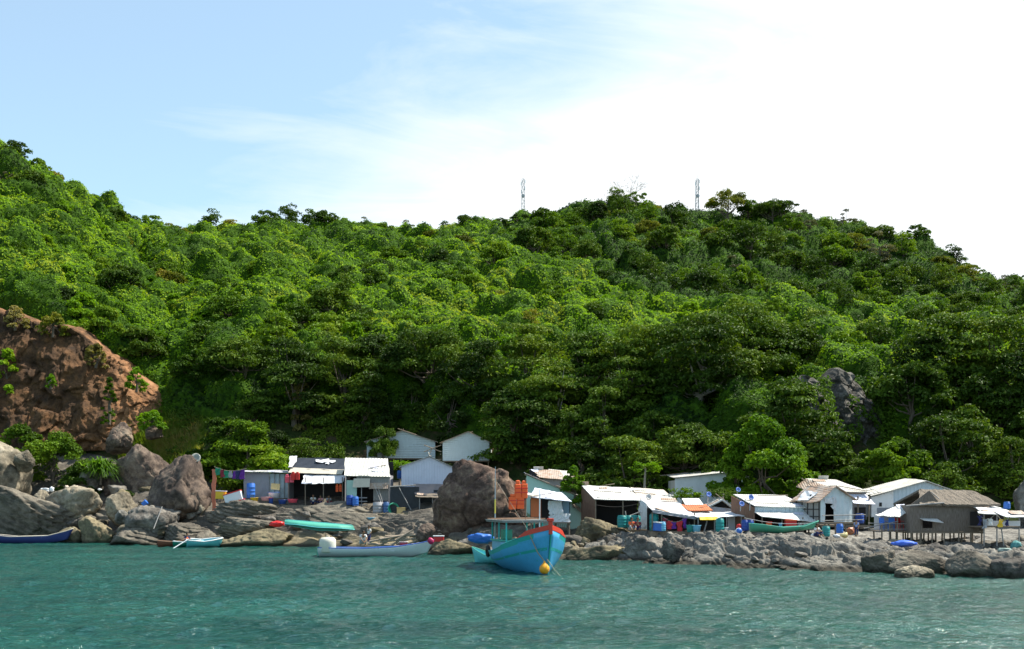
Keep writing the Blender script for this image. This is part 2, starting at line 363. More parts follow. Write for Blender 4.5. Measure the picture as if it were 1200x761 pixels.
b.l(b.bump(h, 0.42, 1.0), n.inputs['Normal']); b.out(n.outputs[0])
rows = np.concatenate([[2, 6, 10], 14 * (140 / 14.) ** (np.linspace(0, 1, 620)), [200, 400, 1200, 5000]])
cols = np.concatenate([[-60, -8, -2.0], np.linspace(-0.95, 0.95, 620), [2.0, 8, 60]])
gu, gD = np.meshgrid(cols, rows); W = np.stack([gu * gD, gD, gu * 0], -1).reshape(-1, 3)
W[:, 0] = np.clip(W[:, 0], -5000, 5000)
am = np.clip((170 - W[:, 1]) / 60, 0, 1) * (np.abs(gu.ravel()) < 1)
def wave(W, ang, L, ph, sq=1.0):
    k = 2 * math.pi / L; d = W[:, 0] * math.sin(ang) + W[:, 1] * math.cos(ang); q = W * np.array([1, 1, 0]) / (L * 2.3)
    s = 0.5 + 0.5 * np.sin(d * k + ph + 2.2 * vnoise(q, int(ph * 10))); return (s ** 1.6) * (0.55 + 0.45 * vnoise(q + 7, 3 + int(ph)))
W[:, 2] = am * (0.16 * wave(W, 0.25, 3.1, 0.3) + 0.12 * wave(W, -0.35, 2.0, 1.9) + 0.08 * wave(W, 0.8, 1.35, 4.1) + 0.06 * wave(W, -0.9, 0.95, 2.7) + 0.04 * fbm(W * 1.7, 3, 6)) - 0.15
kind(np_mesh('sea', W, grid_faces(len(rows), len(cols)), wm), 'structure')
# ================================================================= VEGETATION
rng = np.random.default_rng(7)
GREEN_V = [(0.24, (0.010, 0.034, 0.002)), (0.38, (0.048, 0.112, 0.003)), (0.50, (0.118, 0.232, 0.004)), (0.64, (0.195, 0.345, 0.007)), (0.82, (0.27, 0.34, 0.02))]
GREEN_D = [(0.30, (0.016, 0.036, 0.004)), (0.45, (0.038, 0.078, 0.006)), (0.58, (0.072, 0.130, 0.009)), (0.72, (0.13, 0.19, 0.018))]
GREEN_M = [(0.30, (0.026, 0.060, 0.003)), (0.45, (0.065, 0.130, 0.006)), (0.58, (0.115, 0.205, 0.009)), (0.72, (0.18, 0.26, 0.02))]
GREEN_B = [(0.30, (0.042, 0.110, 0.004)), (0.48, (0.110, 0.225, 0.006)), (0.62, (0.180, 0.310, 0.010)), (0.74, (0.26, 0.33, 0.025))]
OLIVE = [(0.30, (0.045, 0.062, 0.007)), (0.48, (0.11, 0.135, 0.012)), (0.62, (0.185, 0.195, 0.022)), (0.74, (0.29, 0.22, 0.045))]
GREY_G = [(0.30, (0.045, 0.055, 0.026)), (0.5, (0.10, 0.11, 0.055)), (0.7, (0.18, 0.175, 0.10))]
STRAW = [(0.30, (0.09, 0.09, 0.02)), (0.5, (0.19, 0.17, 0.05)), (0.7, (0.30, 0.25, 0.10))]
LM = {'shore': leaf_mat('leaf_shore', [(0.30, (0.030, 0.080, 0.004)), (0.48, (0.075, 0.165, 0.006)), (0.62, (0.125, 0.225, 0.010)), (0.74, (0.18, 0.27, 0.025))], 0.3),
      'vine': leaf_mat('leaf_vine', GREEN_V, 0.36, 0.075, 1.0), 'dark': leaf_mat('leaf_dark', GREEN_D, 0.22), 'mid': leaf_mat('leaf_mid', GREEN_M, 0.28),
      'bright': leaf_mat('leaf_bright', GREEN_B, 0.36), 'olive': leaf_mat('leaf_olive', OLIVE, 0.3), 'grey': leaf_mat('leaf_grey', GREY_G, 0.2), 'straw': leaf_mat('leaf_straw', STRAW, 0.3)}
M_bark = wood('bark', (0.16, 0.13, 0.10), 0.55); M_palebark = wood('pale_bark', (0.33, 0.30, 0.25), 0.65)

def leaf_quads(C, N, size, aspect=0.55, rg=rng, roll=None):
    """rhombic leaves centred at C facing N"""
    n = len(C); N = N / (np.linalg.norm(N, axis=1, keepdims=True) + 1e-9)
    r = rg.normal(size=(n, 3)); U = np.cross(N, r); U /= np.linalg.norm(U, axis=1, keepdims=True) + 1e-9; V = np.cross(N, U)
    s = np.broadcast_to(size, (n,))[:, None] * rg.uniform(0.65, 1.3, (n, 1))
    drop = -N * s * 0.18
    Q = np.stack([C - U * s * 0.5 + drop, C - V * s * 0.5 * aspect, C + U * s * 0.5 + drop, C + V * s * 0.5 * aspect], 1)
    return Q.reshape(-1, 3)
def leaves_obj(name, C, N, size, mat, parent=None, aspect=0.6, rg=rng, rnd=None):
    V = leaf_quads(C, N, size, aspect, rg); n = len(C)
    return np_mesh(name, V, np.arange(4 * n).reshape(n, 4), mat, parent, False, {'rnd': rg.random(n) if rnd is None else rnd})
def tube_np(pts, rad, seg=6):
    """tapered tube as arrays"""
    pts = np.asarray(pts, float); V = []; n = len(pts)
    for i in range(n):
        d = pts[min(i + 1, n - 1)] - pts[max(i - 1, 0)]; d /= np.linalg.norm(d) + 1e-9
        a = np.cross(d, [0.3, 1, 0.1]); a /= np.linalg.norm(a) + 1e-9; c = np.cross(d, a)
        for k in range(seg):
            th = 2 * math.pi * k / seg; V.append(pts[i] + rad[i] * (a * math.cos(th) + c * math.sin(th)))
    Fq = [[i * seg + k, i * seg + (k + 1) % seg, (i + 1) * seg + (k + 1) % seg, (i + 1) * seg + k] for i in range(n - 1) for k in range(seg)]
    return np.array(V), np.array(Fq)
def join_np(parts):
    Vs, Fs, o = [], [], 0
    for V, Fq in parts: Vs.append(V); Fs.append(Fq + o); o += len(V)
    return np.concatenate(Vs), np.concatenate(Fs)

def crown_points(kind_, R, H, base, nl, rg):
    """clump centres and sizes, then leaf centres / normals. the crown spans base..H in height and R in radius"""
    cl = []
    if kind_ == 'round':
        nc = 26
        for i in range(nc):
            th = rg.uniform(0, 2 * math.pi); el = math.asin(rg.uniform(-0.25, 1)); rr = R * rg.uniform(0.62, 0.86)
            zc = (H + base) / 2; hz = (H - base) / 2
            cl.append((math.cos(th) * math.cos(el) * rr, math.sin(th) * math.cos(el) * rr, zc + math.sin(el) * hz * 0.82, R * rg.uniform(0.20, 0.38), 0.75))
        cl.append((0, 0, (H + base) / 2, R * 0.55, 0.8))
    elif kind_ == 'layered':
        nt_ = 6
        for L in range(nt_):
            f = L / (nt_ - 1); z = base + (H - base) * (0.06 + 0.9 * f); rr = R * (1.0 - 0.62 * f ** 1.6) * rg.uniform(0.85, 1.05)
            for i in range(int(7 - 3 * f) + 1):
                th = rg.uniform(0, 2 * math.pi); d = rr * rg.uniform(0.35, 0.88)
                cl.append((math.cos(th) * d, math.sin(th) * d, z + rg.normal() * 0.10 * (H - base), R * rg.uniform(0.24, 0.42), rg.uniform(.35, .7)))
    elif kind_ == 'tier':      # big shore tree: many overlapping sprays, drooping rim, all the way down
        for L in range(8):
            f = L / 7; z = base + (H - base) * (0.05 + 0.92 * f); rr = R * (0.86 + 0.25 * math.sin(f * 3.0)) * (1.0 - 0.55 * max(0, f - .45) ** 1.2 * 2) * rg.uniform(0.85, 1.05)
            for i in range(int(8 - 3 * f)):
                th = rg.uniform(0, 2 * math.pi); d = rr * rg.uniform(0.3, 0.85)
                cl.append((math.cos(th) * d, math.sin(th) * d, z + rg.normal() * 0.07 * (H - base), R * rg.uniform(0.22, 0.42), rg.uniform(0.32, 0.6)))
    elif kind_ == 'sparse':
        for i in range(17):
            th = rg.uniform(0, 2 * math.pi); d = R * rg.uniform(0.15, 0.92); z = base + (H - base) * rg.uniform(0.15, 1.0) * (1 - 0.35 * (d / R) ** 2)
            cl.append((math.cos(th) * d, math.sin(th) * d, z, R * rg.uniform(0.16, 0.28), 0.5))
    elif kind_ == 'mound':   # vine draped: a lumpy heap reaching the ground
        for i in range(34):
            th = rg.uniform(0, 2 * math.pi); f = rg.uniform(0, 1); rr = R * (1 - f ** 2.2) * rg.uniform(0.6, 0.95)
            cl.append((math.cos(th) * rr, math.sin(th) * rr, base + (H - base) * f * 0.92, R * rg.uniform(0.18, 0.32), 0.85))
    C, N = [], []; wt = np.array([c[3] ** 2 for c in cl]); wt = wt / wt.sum()
    for c, wq in zip(cl, wt):
        n = max(8, int(nl * wq)); d = rg.normal(size=(n, 3)); d /= np.linalg.norm(d, axis=1, keepdims=True); d[:, 2] = np.where(d[:, 2] < -0.25, -d[:, 2] * 0.8, d[:, 2])
        lump = 1 + 0.25 * vnoise(d * 2.1 + c[0] * 3, 3); r = c[3] * lump * rg.uniform(0.55, 1.05, n) ** 0.6
        C.append(np.array(c[:3]) + d * r[:, None] * np.array([1, 1, c[4]]))
        nn = d * np.array([0.7, 0.7, 1.0]) + rg.normal(size=(n, 3)) * 0.45 + np.array([0, 0, 0.35]); N.append(nn)
    return np.concatenate(C), np.concatenate(N), cl

def make_tree(kind_, R, H, base, nl, ls, mat, seed, parts=True, trunk_r=0.22, name='broadleaf_tree', bark=None, aspect=0.6, lean=(0, 0)):
    rg = np.random.default_rng(seed); C, N, cl = crown_points(kind_, R, H, base, nl, rg)
    C[:, 0] += lean[0] * C[:, 2] / H; C[:, 1] += lean[1] * C[:, 2] / H
    root = bpy.data.objects.new(name, None); COL.objects.link(root)
    leaves_obj('crown', C, N, ls, mat, root, aspect, rg)
    if parts:
        tp = []; top = base + (H - base) * 0.55
        pts = [(0, 0, -0.8)] + [(lean[0] * f * top / H + rg.normal() * 0.12, lean[1] * f * top / H + rg.normal() * 0.12, top * f) for f in (0.15, 0.35, 0.6, 0.8, 1.0)]
        rad = [trunk_r * k for k in (1.5, 1.1, 0.95, 0.75, 0.5, 0.25)]; tp.append(tube_np(pts, rad, 7))
        for c in cl[::max(1, len(cl) // 10)]:
            z0 = top * rg.uniform(0.4, 0.85); a = np.array([lean[0] * z0 / H, lean[1] * z0 / H, z0]); e = np.array([c[0] + lean[0] * c[2] / H, c[1] + lean[1] * c[2] / H, c[2]]); m = (a + e) / 2 + np.array([0, 0, -0.08 * R])
            tp.append(tube_np([a, m, e], [trunk_r * 0.45, trunk_r * 0.28, trunk_r * 0.08], 5))
        V, Fq = join_np(tp); np_mesh('trunk', V, Fq, bark or M_bark, root, True)
    return root
def put(root, loc, s=1.0, rz=0.0, label=None, cat='tree', group=None, first=False, sz=None):
    o = root if first else copy_tree(root)
    o.location = loc; o.rotation_euler = (0, 0, rz); o.scale = (s, s, sz or s)
    if label: tag(o, label, cat, group)
    return o

# ---- canopy of climbing vines and scrub over the slopes (nobody could count it)
def canopy(px, t):
    B = ground(px, t)                                   # (h,w,3)
    du = np.gradient(B, axis=1); dv = np.gradient(B, axis=0); n = np.cross(du, dv); n /= np.linalg.norm(n, axis=2, keepdims=True) + 1e-9
    n = np.where(n[..., 2:3] < 0, -n, n); n = n + np.array([0, -0.05, 0.35]); n /= np.linalg.norm(n, axis=2, keepdims=True)
    q = B.reshape(-1, 3); q = q + 0.9 * np.stack([fbm(q / 4, 2, 51), fbm(q / 4, 2, 52), fbm(q / 4, 2, 53)], 1)
    f1, f2, r1 = worley(q / np.array([6.5, 6.5, 6.5]), 61); g1, g2, r2 = worley(q / 3.3, 71); k1, _, _ = worley(q / 1.35, 81)
    h = 3.4 * (0.15 + r1) * np.clip(1 - (f1 / 0.75) ** 2, 0, 1) ** 0.8 + 2.3 * np.sqrt(np.clip(1 - (g1 / 0.72) ** 2, 0, 1)) * (0.35 + 0.9 * r2) + 0.6 * np.clip(1 - (k1 / 0.8) ** 2, 0, 1)
    env = np.clip((t.ravel() - 2.75) / 0.35, 0, 1)
    # bare cliff and rock faces stay clear
    P_ = px.ravel(); tt = t.ravel()
    bare = np.zeros(len(P_))
    bare = np.maximum(bare, np.clip((195 - P_) / 25, 0, 1) * np.clip((3.12 - tt) / 0.1, 0, 1))
    bare = np.maximum(bare, np.exp(-((P_ - 1000) / 36) ** 4) * np.clip((3.15 - tt) / 0.1, 0, 1))
    h = (0.2 + h) * env * (1 - bare) - 0.6 * (1 - env) - 0.6 * bare
    h *= 1 - 0.35 * np.clip((tt - 6.6) / 0.5, 0, 1)
    return B + n * h.reshape(B.shape[:2])[..., None], n, (env * (1 - bare)).reshape(B.shape[:2])
pxs = np.arange(-230, 1440, 2.6)
ts = np.concatenate([np.arange(2.6, 5.2, 0.0125), np.arange(5.2, 7.6, 0.016)])
gp, gt = np.meshgrid(pxs, ts); CV, CN, CE = canopy(gp, gt)
fq = grid_faces(len(ts), len(pxs)); V = CV.reshape(-1, 3); E = CE.ravel()
fc = V[fq].mean(1); fe = E[fq].min(1)
a = np.cross(V[fq[:, 2]] - V[fq[:, 0]], V[fq[:, 3]] - V[fq[:, 1]]); area = np.linalg.norm(a, axis=1) / 2; fn = a / (2 * area[:, None] + 1e-9); fn = np.where(fn[:, 2:3] < 0, -fn, fn)
# cull faces turned away from the sea (behind the ridge), and density by distance
D_ = fc[:, 1]; wgt = area * (fe > 0.35) / np.clip(D_ / 130, 0.8, 2.2) ** 1.5
NLEAF = 900000
cs = np.cumsum(wgt); cs /= cs[-1]; idx = np.searchsorted(cs, rng.random(NLEAF))
uu, vv = rng.random((2, NLEAF, 1)); q = V[fq[idx]]
C = (q[:, 0] * (1 - uu) + q[:, 1] * uu) * (1 - vv) + (q[:, 3] * (1 - uu) + q[:, 2] * uu) * vv
N = fn[idx]; C += N * rng.uniform(-0.10, 0.30, (NLEAF, 1)) * (D_[idx] / 150)[:, None]
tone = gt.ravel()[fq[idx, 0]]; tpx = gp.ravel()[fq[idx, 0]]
back = np.clip((tone - 5.25) / 0.4, 0, 1) * np.clip((tpx - 560) / 160, 0, 1)      # back ridge: dark forest, shade put into the leaf colour; front slope: bright creepers
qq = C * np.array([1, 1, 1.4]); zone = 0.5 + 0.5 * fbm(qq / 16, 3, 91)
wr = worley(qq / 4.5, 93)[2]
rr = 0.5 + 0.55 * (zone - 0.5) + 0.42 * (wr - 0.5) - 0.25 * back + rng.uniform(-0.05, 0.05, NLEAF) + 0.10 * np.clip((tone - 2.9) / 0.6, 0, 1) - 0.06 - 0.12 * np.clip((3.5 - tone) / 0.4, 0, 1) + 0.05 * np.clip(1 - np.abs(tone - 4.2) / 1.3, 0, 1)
ls = 0.34 + 0.24 * np.clip((D_[idx] - 130) / 150, 0, 1)
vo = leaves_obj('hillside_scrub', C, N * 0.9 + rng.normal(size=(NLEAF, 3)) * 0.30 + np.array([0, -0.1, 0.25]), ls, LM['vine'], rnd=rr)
kind(vo, 'stuff')
keep = fe > 0.02
M_under = new_mat('vine_underlayer'); b = NB(M_under[1]); p = b.pos(); nz = b.noise(p, 1.2, 5, 0.7)
b.out(b.bsdf(b.ramp(nz, [(0.35, (0.012, 0.034, 0.003)), (0.65, (0.045, 0.100, 0.005))]), 0.9, b.bump(nz, 0.4), 0.1))
kind(np_mesh('vine_mat', V, fq[keep], M_under[0]), 'stuff')
# ================================================================= TREES
ORD = ['first', 'second', 'third', 'fourth', 'fifth', 'sixth', 'seventh', 'eighth', 'ninth', 'tenth', 'eleventh', 'twelfth', 'thirteenth', 'fourteenth', 'fifteenth', 'sixteenth', 'seventeenth', 'eighteenth', 'nineteenth', 'twentieth']
def ordn(i):
    if i < 20: return ORD[i]
    tens = {2: 'twenty', 3: 'thirty', 4: 'forty', 5: 'fifty'}[(i + 1) // 10]; u = (i + 1) % 10
    return (tens[:-1] + 'ieth') if u == 0 else tens + ' ' + ORD[u - 1]
# prototypes of the hillside trees: kind -> (adjectives, list of trees)
HT = {
 'dark':   ('dark green rounded', [make_tree('round', 4.0, 7.5, 1.6, 2600, 0.55, LM['dark'], 101), make_tree('round', 3.6, 6.5, 1.2, 2400, 0.50, LM['dark'], 102)]),
 'tiered': ('dark tiered', [make_tree('layered', 4.4, 8.0, 2.0, 2400, 0.55, LM['dark'], 103), make_tree('layered', 4.0, 7.0, 1.6, 2400, 0.5, LM['mid'], 104)]),
 'mid':    ('mid green bushy', [make_tree('round', 4.0, 6.5, 1.0, 2600, 0.52, LM['mid'], 105), make_tree('round', 3.4, 7.5, 1.4, 2400, 0.50, LM['mid'], 106)]),
 'bright': ('bright creeper covered', [make_tree('mound', 3.4, 6.5, 0.0, 3000, 0.48, LM['bright'], 107), make_tree('mound', 4.2, 5.0, 0.0, 3000, 0.48, LM['bright'], 108)]),
 'olive':  ('olive tinged', [make_tree('layered', 4.2, 6.5, 1.4, 2200, 0.5, LM['olive'], 109), make_tree('round', 3.6, 6.0, 1.4, 2200, 0.48, LM['olive'], 110)]),
 'open':   ('open crowned', [make_tree('sparse', 4.2, 8.5, 2.4, 1500, 0.5, LM['dark'], 111), make_tree('sparse', 4.0, 8.0, 2.2, 1500, 0.5, LM['mid'], 112)]),
 'grey':   ('greyish thin', [make_tree('sparse', 3.8, 7.0, 1.6, 1300, 0.4, LM['grey'], 113)]),
}
HT['bank'] = ('dark dense', [make_tree('mound', 3.8, 6.0, -0.8, 4200, 0.42, LM['dark'], 121), make_tree('round', 3.8, 6.2, -0.6, 4200, 0.42, LM['dark'], 122), make_tree('tier', 4.2, 6.5, -0.6, 4200, 0.42, LM['dark'], 123)])  # bank crowns all take dark leaves: the bank's shade put into colour
used_proto = set()
spots = []   # (px, t, kind, scale, zone)
def pick(weights): k = list(weights); v = np.array([weights[i] for i in k]); return k[rng.choice(len(k), p=v / v.sum())]
# skyline
x = -25.0
while x < 1230:
    D = float(ground(x, 7.0)[0][1]); kd = pick({'dark': 4, 'tiered': 3, 'mid': 3, 'olive': 2, 'open': 2.2, 'grey': 1.2})
    sc = rng.uniform(0.55, 1.0) * (0.75 if x < 130 else 1.0)
    spots.append((x, 6.86 + rng.uniform(-0.1, 0.1), kd, sc, 'along the skyline' + (' of the left headland' if x < 200 else ' left of the left mast' if x < 600 else ' between the two masts' if x < 815 else ' right of the right mast')))
    x += rng.uniform(17, 27)
def scatter(n, px0, px1, t0, t1, weights, s0, s1, zone, mind=22):
    pts = []; tries = 0
    while len(pts) < n and tries < n * 60:
        tries += 1; px, t = rng.uniform(px0, px1), rng.uniform(t0, t1); g = ground(px, t)[0]; sy = HY - (g[2] - CAMZ) / g[1] * F
        if any(abs(px - a) < mind and abs(sy - c) < mind * 0.55 for a, c in pts): continue
        pts.append((px, sy)); spots.append((px, t, pick(weights), rng.uniform(s0, s1), zone))
scatter(40, 620, 930, 5.7, 6.75, {'dark': 5, 'tiered': 4, 'mid': 3, 'olive': 1, 'grey': 1}, 0.85, 1.25, 'on the dark slope below the right mast', 26)  # dark leaf kinds dominate: shade of the back slope put into colour
scatter(40, 930, 1240, 5.7, 6.75, {'dark': 4, 'tiered': 5, 'mid': 2, 'olive': 1.6, 'open': 1, 'grey': 1}, 0.85, 1.3, 'on the dark back ridge at the right', 26)
scatter(24, -20, 180, 3.2, 6.4, {'mid': 4, 'bright': 5, 'dark': 2, 'olive': 1, 'grey': .8}, 0.55, 0.85, 'on the steep left headland', 24)
scatter(26, 180, 420, 3.3, 4.8, {'mid': 4, 'dark': 4, 'bright': 4, 'olive': 1, 'tiered': 2}, 0.6, 0.95, 'on the lower slope right of the headland', 28)
scatter(18, 180, 600, 4.9, 6.5, {'mid': 4, 'dark': 4, 'bright': 2, 'olive': 2, 'tiered': 2}, 0.65, 0.95, 'on the upper middle hillside', 28)
scatter(26, 420, 800, 3.6, 5.0, {'mid': 3, 'dark': 3, 'bright': 5, 'olive': .6}, 0.55, 0.85, 'on the middle hillside above the huts', 30)
scatter(30, 800, 1230, 3.3, 5.1, {'mid': 4, 'dark': 3.5, 'bright': 4, 'olive': 1.4, 'tiered': 1}, 0.6, 0.9, 'on the right front slope', 28)
scatter(44, 200, 1230, 2.12, 3.0, {'bank': 1}, 0.6, 0.95, 'low on the bank behind the huts', 22)
spots = [s_ for s_ in spots if not (s_[4].startswith('low on the bank') and ((405 < s_[0] < 590 and s_[1] < 2.7) or 935 < s_[0] < 1065))]
groups = {}
for s_ in spots: groups.setdefault((s_[4], s_[2]), []).append(s_)
for (zone, kd), lst in groups.items():
    lst.sort(key=lambda a: a[0]); adj, protos = HT[kd]
    for i, (px, t, _, sc, _) in enumerate(lst):
        p_ = protos[int(rng.integers(len(protos)))]; g = G(px, t); first = id(p_) not in used_proto; used_proto.add(id(p_))
        lab = (f'only {adj} tree {zone}' if len(lst) == 1 else f'{ordn(i)} {adj} tree from the left {zone}')
        put(p_, g + Vector((0, 0, -0.4 if kd != 'bright' else 0.3)), sc, rng.uniform(0, 6.28), lab, 'tree', 'trees on the hillside', first, sc * rng.uniform(0.85, 1.2))
# the tall skyline tree right of the right mast, and the leafless grey crown between the masts
tt = make_tree('round', 5.6, 11.5, 4.0, 4200, 0.5, LM['olive'], 301, trunk_r=0.3)
put(tt, G(853, 6.9), 1.0, 0.5, 'tallest open skyline tree just right of the right mast', 'tree', 'trees on the hillside', True)
tt = make_tree('round', 5.4, 7.5, 2.0, 3000, 0.5, LM['dark'], 302); put(tt, G(905, 6.9), 1.0, 0.9, 'round topped skyline tree beside the tallest open tree', 'tree', 'trees on the hillside', True)
def bare_tree(loc, H, R, seed, label, group=None):
    rg = np.random.default_rng(seed); root = thing('bare_tree', label, 'tree', loc, 0, group); tp = []
    np_tr = [(0, 0, -0.5), (0.1, 0, H * 0.25), (0, 0.1, H * 0.45)]; V, Fq = tube_np(np_tr, [0.3, 0.22, 0.16], 6); np_mesh('trunk', V, Fq, M_palebark, root)
    def br(a, d, L, r, lv):
        e = a + d * L; m = (a + e) / 2 + rg.normal(size=3) * L * 0.07; tp.append(tube_np([a, m, e], [r, r * 0.75, r * 0.5], 4))
        if lv:
            for _ in range(3 if lv > 1 else 4):
                nd = d + rg.normal(size=3) * 0.5; nd[2] = abs(nd[2]) * 0.8 + 0.1; nd /= np.linalg.norm(nd); br(e, nd, L * rg.uniform(0.55, 0.8), r * 0.55, lv - 1)
    for k in range(7):
        th = k * 0.9 + rg.uniform(0, 0.5); d = np.array([math.cos(th), math.sin(th), rg.uniform(0.5, 1.2)]); d /= np.linalg.norm(d); br(np.array([0, 0, H * rg.uniform(0.22, 0.45)]), d, R * 0.5, 0.1, 3)
    V, Fq = join_np(tp); np_mesh('branches', V, Fq, M_palebark, root); return root
LM_ = 0
bare_tree(G(735, 6.95), 8.5, 6.5, 5, 'leafless pale grey tree on the skyline between the two masts')

# ---- the big trees at the foot of the slope, one by one: px, D, crown radius, height, crown base, shape, leaf, label, trunk radius, leaves
BIG = [
 (290, 119, 4.6, 8.6, 0.8, 'layered', 'mid', 'glossy tiered tree behind the grey tarpaulin shack', .22, 6500),
 (262, 122, 3.4, 7.5, 1.2, 'layered', 'mid', 'smaller tiered tree beside the brown cliff foot', .2, 4500),
 (322, 118.5, 3.0, 4.6, 0.3, 'round', 'bright', 'bright round bush left of the black roofed shack', .12, 3500),
 (285, 133, 4.6, 9.0, 2.2, 'round', 'dark', 'dark tree high above the tiered shore tree', .25, 5000),
 (232, 136, 3.6, 8.5, 1.0, 'round', 'mid', 'mid green tree at the top of the grassy gully', .22, 4500),
 (345, 128, 5.0, 11.0, 3.0, 'layered', 'dark', 'large dark tree behind the black roofed shack', .3, 6500),
 (402, 131, 5.6, 12.0, 2.6, 'layered', 'dark', 'tall dark tree above the grey roofed hut', .34, 7500),
 (455, 134, 5.4, 11.5, 2.2, 'round', 'dark', 'tall dark tree above the white plank house', .32, 7000),
 (506, 131, 5.8, 12.0, 3.4, 'round', 'dark', 'tall dark tree between the two hill houses', .34, 7500),
 (556, 126, 5.2, 10.0, 2.6, 'layered', 'dark', 'dark spreading tree above the right hill house', .3, 7000),
 (602, 113, 4.6, 9.4, 2.2, 'layered', 'mid', 'mid green spreading tree behind the big brown boulder', .28, 7000),
 (652, 113, 5.0, 10.2, 2.4, 'layered', 'mid', 'mid green tree behind the pale green hut', .28, 7000),
 (618, 124, 5.6, 12.0, 3.0, 'layered', 'dark', 'dark tree standing high above the big brown boulder', .3, 7000),
 (690, 117, 5.0, 11.5, 3.2, 'layered', 'dark', 'dark tree high above the brown sided long hut', .28, 6500),
 (738, 113, 5.0, 11.0, 4.4, 'layered', 'dark', 'dark crown over the small papaya tree', .28, 6500),
 (777, 114, 4.6, 12.0, 5.2, 'layered', 'mid', 'slim tree with pale straight trunk above the white roof', .20, 6000),
 (822, 109, 6.0, 13.0, 6.2, 'layered', 'dark', 'wide dark tree with pale forked trunk above the white shed', .34, 8500),
 (868, 113, 5.4, 11.8, 4.0, 'layered', 'dark', 'dark tree behind the bright shore tree', .3, 6500),
 (930, 98, 4.8, 9.6, 1.6, 'layered', 'mid', 'tiered mid green tree right of the bright shore tree', .26, 8000),
 (972, 95, 3.4, 4.8, 1.0, 'layered', 'mid', 'low spreading tree over the tin roofed house', .22, 5500),
 (1104, 104, 5.6, 11.0, 6.2, 'layered', 'mid', 'spreading tree with long pale bare boughs at the right', .28, 6500),
 (1168, 103, 5.6, 11.5, 5.4, 'layered', 'dark', 'dark spreading tree near the right edge', .28, 7000),
 (1212, 99, 5.0, 10.0, 4.0, 'layered', 'dark', 'dark tree cut by the right edge', .28, 6000),
 (1068, 100, 3.6, 8.4, 1.0, 'round', 'mid', 'mid green tree hanging over the grey cliff', .24, 5000),
 (925, 117, 4.4, 9.4, 3.0, 'round', 'mid', 'mid green tree left of the grey cliff top', .24, 5000),
 (1290, 98, 5.4, 11.0, 2.0, 'layered', 'dark', 'dark tree on the bank beyond the right edge', .28, 5500),
 (1375, 97, 5.2, 11.0, 2.0, 'layered', 'mid', 'second tree on the bank beyond the right edge', .28, 5500),
 (124, 141, 4.0, 9.0, 0.0, 'mound', 'mid', 'tall creeper draped tree on the cliff edge', .24, 6500),
 (95, 144, 3.6, 8.5, 0.0, 'mound', 'bright', 'bright creeper column above the red cliff', .24, 6000),
 (165, 141, 3.4, 8.0, 0.4, 'round', 'dark', 'dark tree right of the creeper draped tree', .24, 5000)]
for i, (px, D, R, H, base, kd, lm, lab, tr, nl) in enumerate(BIG):
    lm = 'dark' if (lm == 'mid' and 330 < px) else lm  # mid leaves swapped for dark, painting in the shade of the bank
    base *= 0.5 if 'trunk' in lab or 'boughs' in lab else 0.25; R *= 1.0; H *= 0.80; nl = int(nl * 1.35)
    if kd == 'layered': kd = 'tier'
    pale = 'pale' in lab
    t_ = make_tree(kd, R, H, base, nl, 0.40, LM[lm], 400 + i, trunk_r=tr, bark=M_palebark if pale else None)
    put(t_, GD(px, D) + Vector((0, 0, -0.2)), 1, 0, lab, 'tree', 'large trees at the foot of the slope', True)
# bright foreground tree between the sheds
t_ = make_tree('mound', 4.6, 8.8, 0.0, 15000, 0.36, LM['shore'], 450, trunk_r=.2); put(t_, GD(895, 89), 1, 0, 'tall leafy tree standing against the white shed', 'tree', None, True)
t_ = make_tree('mound', 2.5, 6.6, 0.6, 6000, 0.34, LM['shore'], 455, trunk_r=.14); put(t_, GD(862, 90), 1, 0, 'smaller leafy tree at the left of the tall leafy tree', 'tree', None, True)
t_ = make_tree('mound', 2.9, 6.0, 1.0, 7000, 0.34, LM['shore'], 456, trunk_r=.14); put(t_, GD(932, 90), 1, 0, 'leafy tree between the tall leafy tree and the tin roofed house', 'tree', None, True)
t_ = make_tree('round', 3.0, 5.9, -0.4, 9000, 0.36, LM['mid'], 451, trunk_r=.14); put(t_, GD(1046, 90.5), 1, 0, 'dense round shrub behind the blue tin shed', 'shrub', None, True)
t_ = make_tree('mound', 1.3, 2.6, -0.6, 2200, 0.28, LM['shore'], 452, trunk_r=.08); put(t_, P(672, 583, 88), 1, 0, 'small bright shrub beside the pale green hut', 'shrub', None, True)
t_ = make_tree('round', 3.0, 5.6, 0.4, 6000, 0.36, LM['dark'], 453, trunk_r=.14); put(t_, P(449, 560, 118.6), 0.58, 0, 'dark creeper shrub leaning on the white plank house', 'shrub', None, True, 1.0)
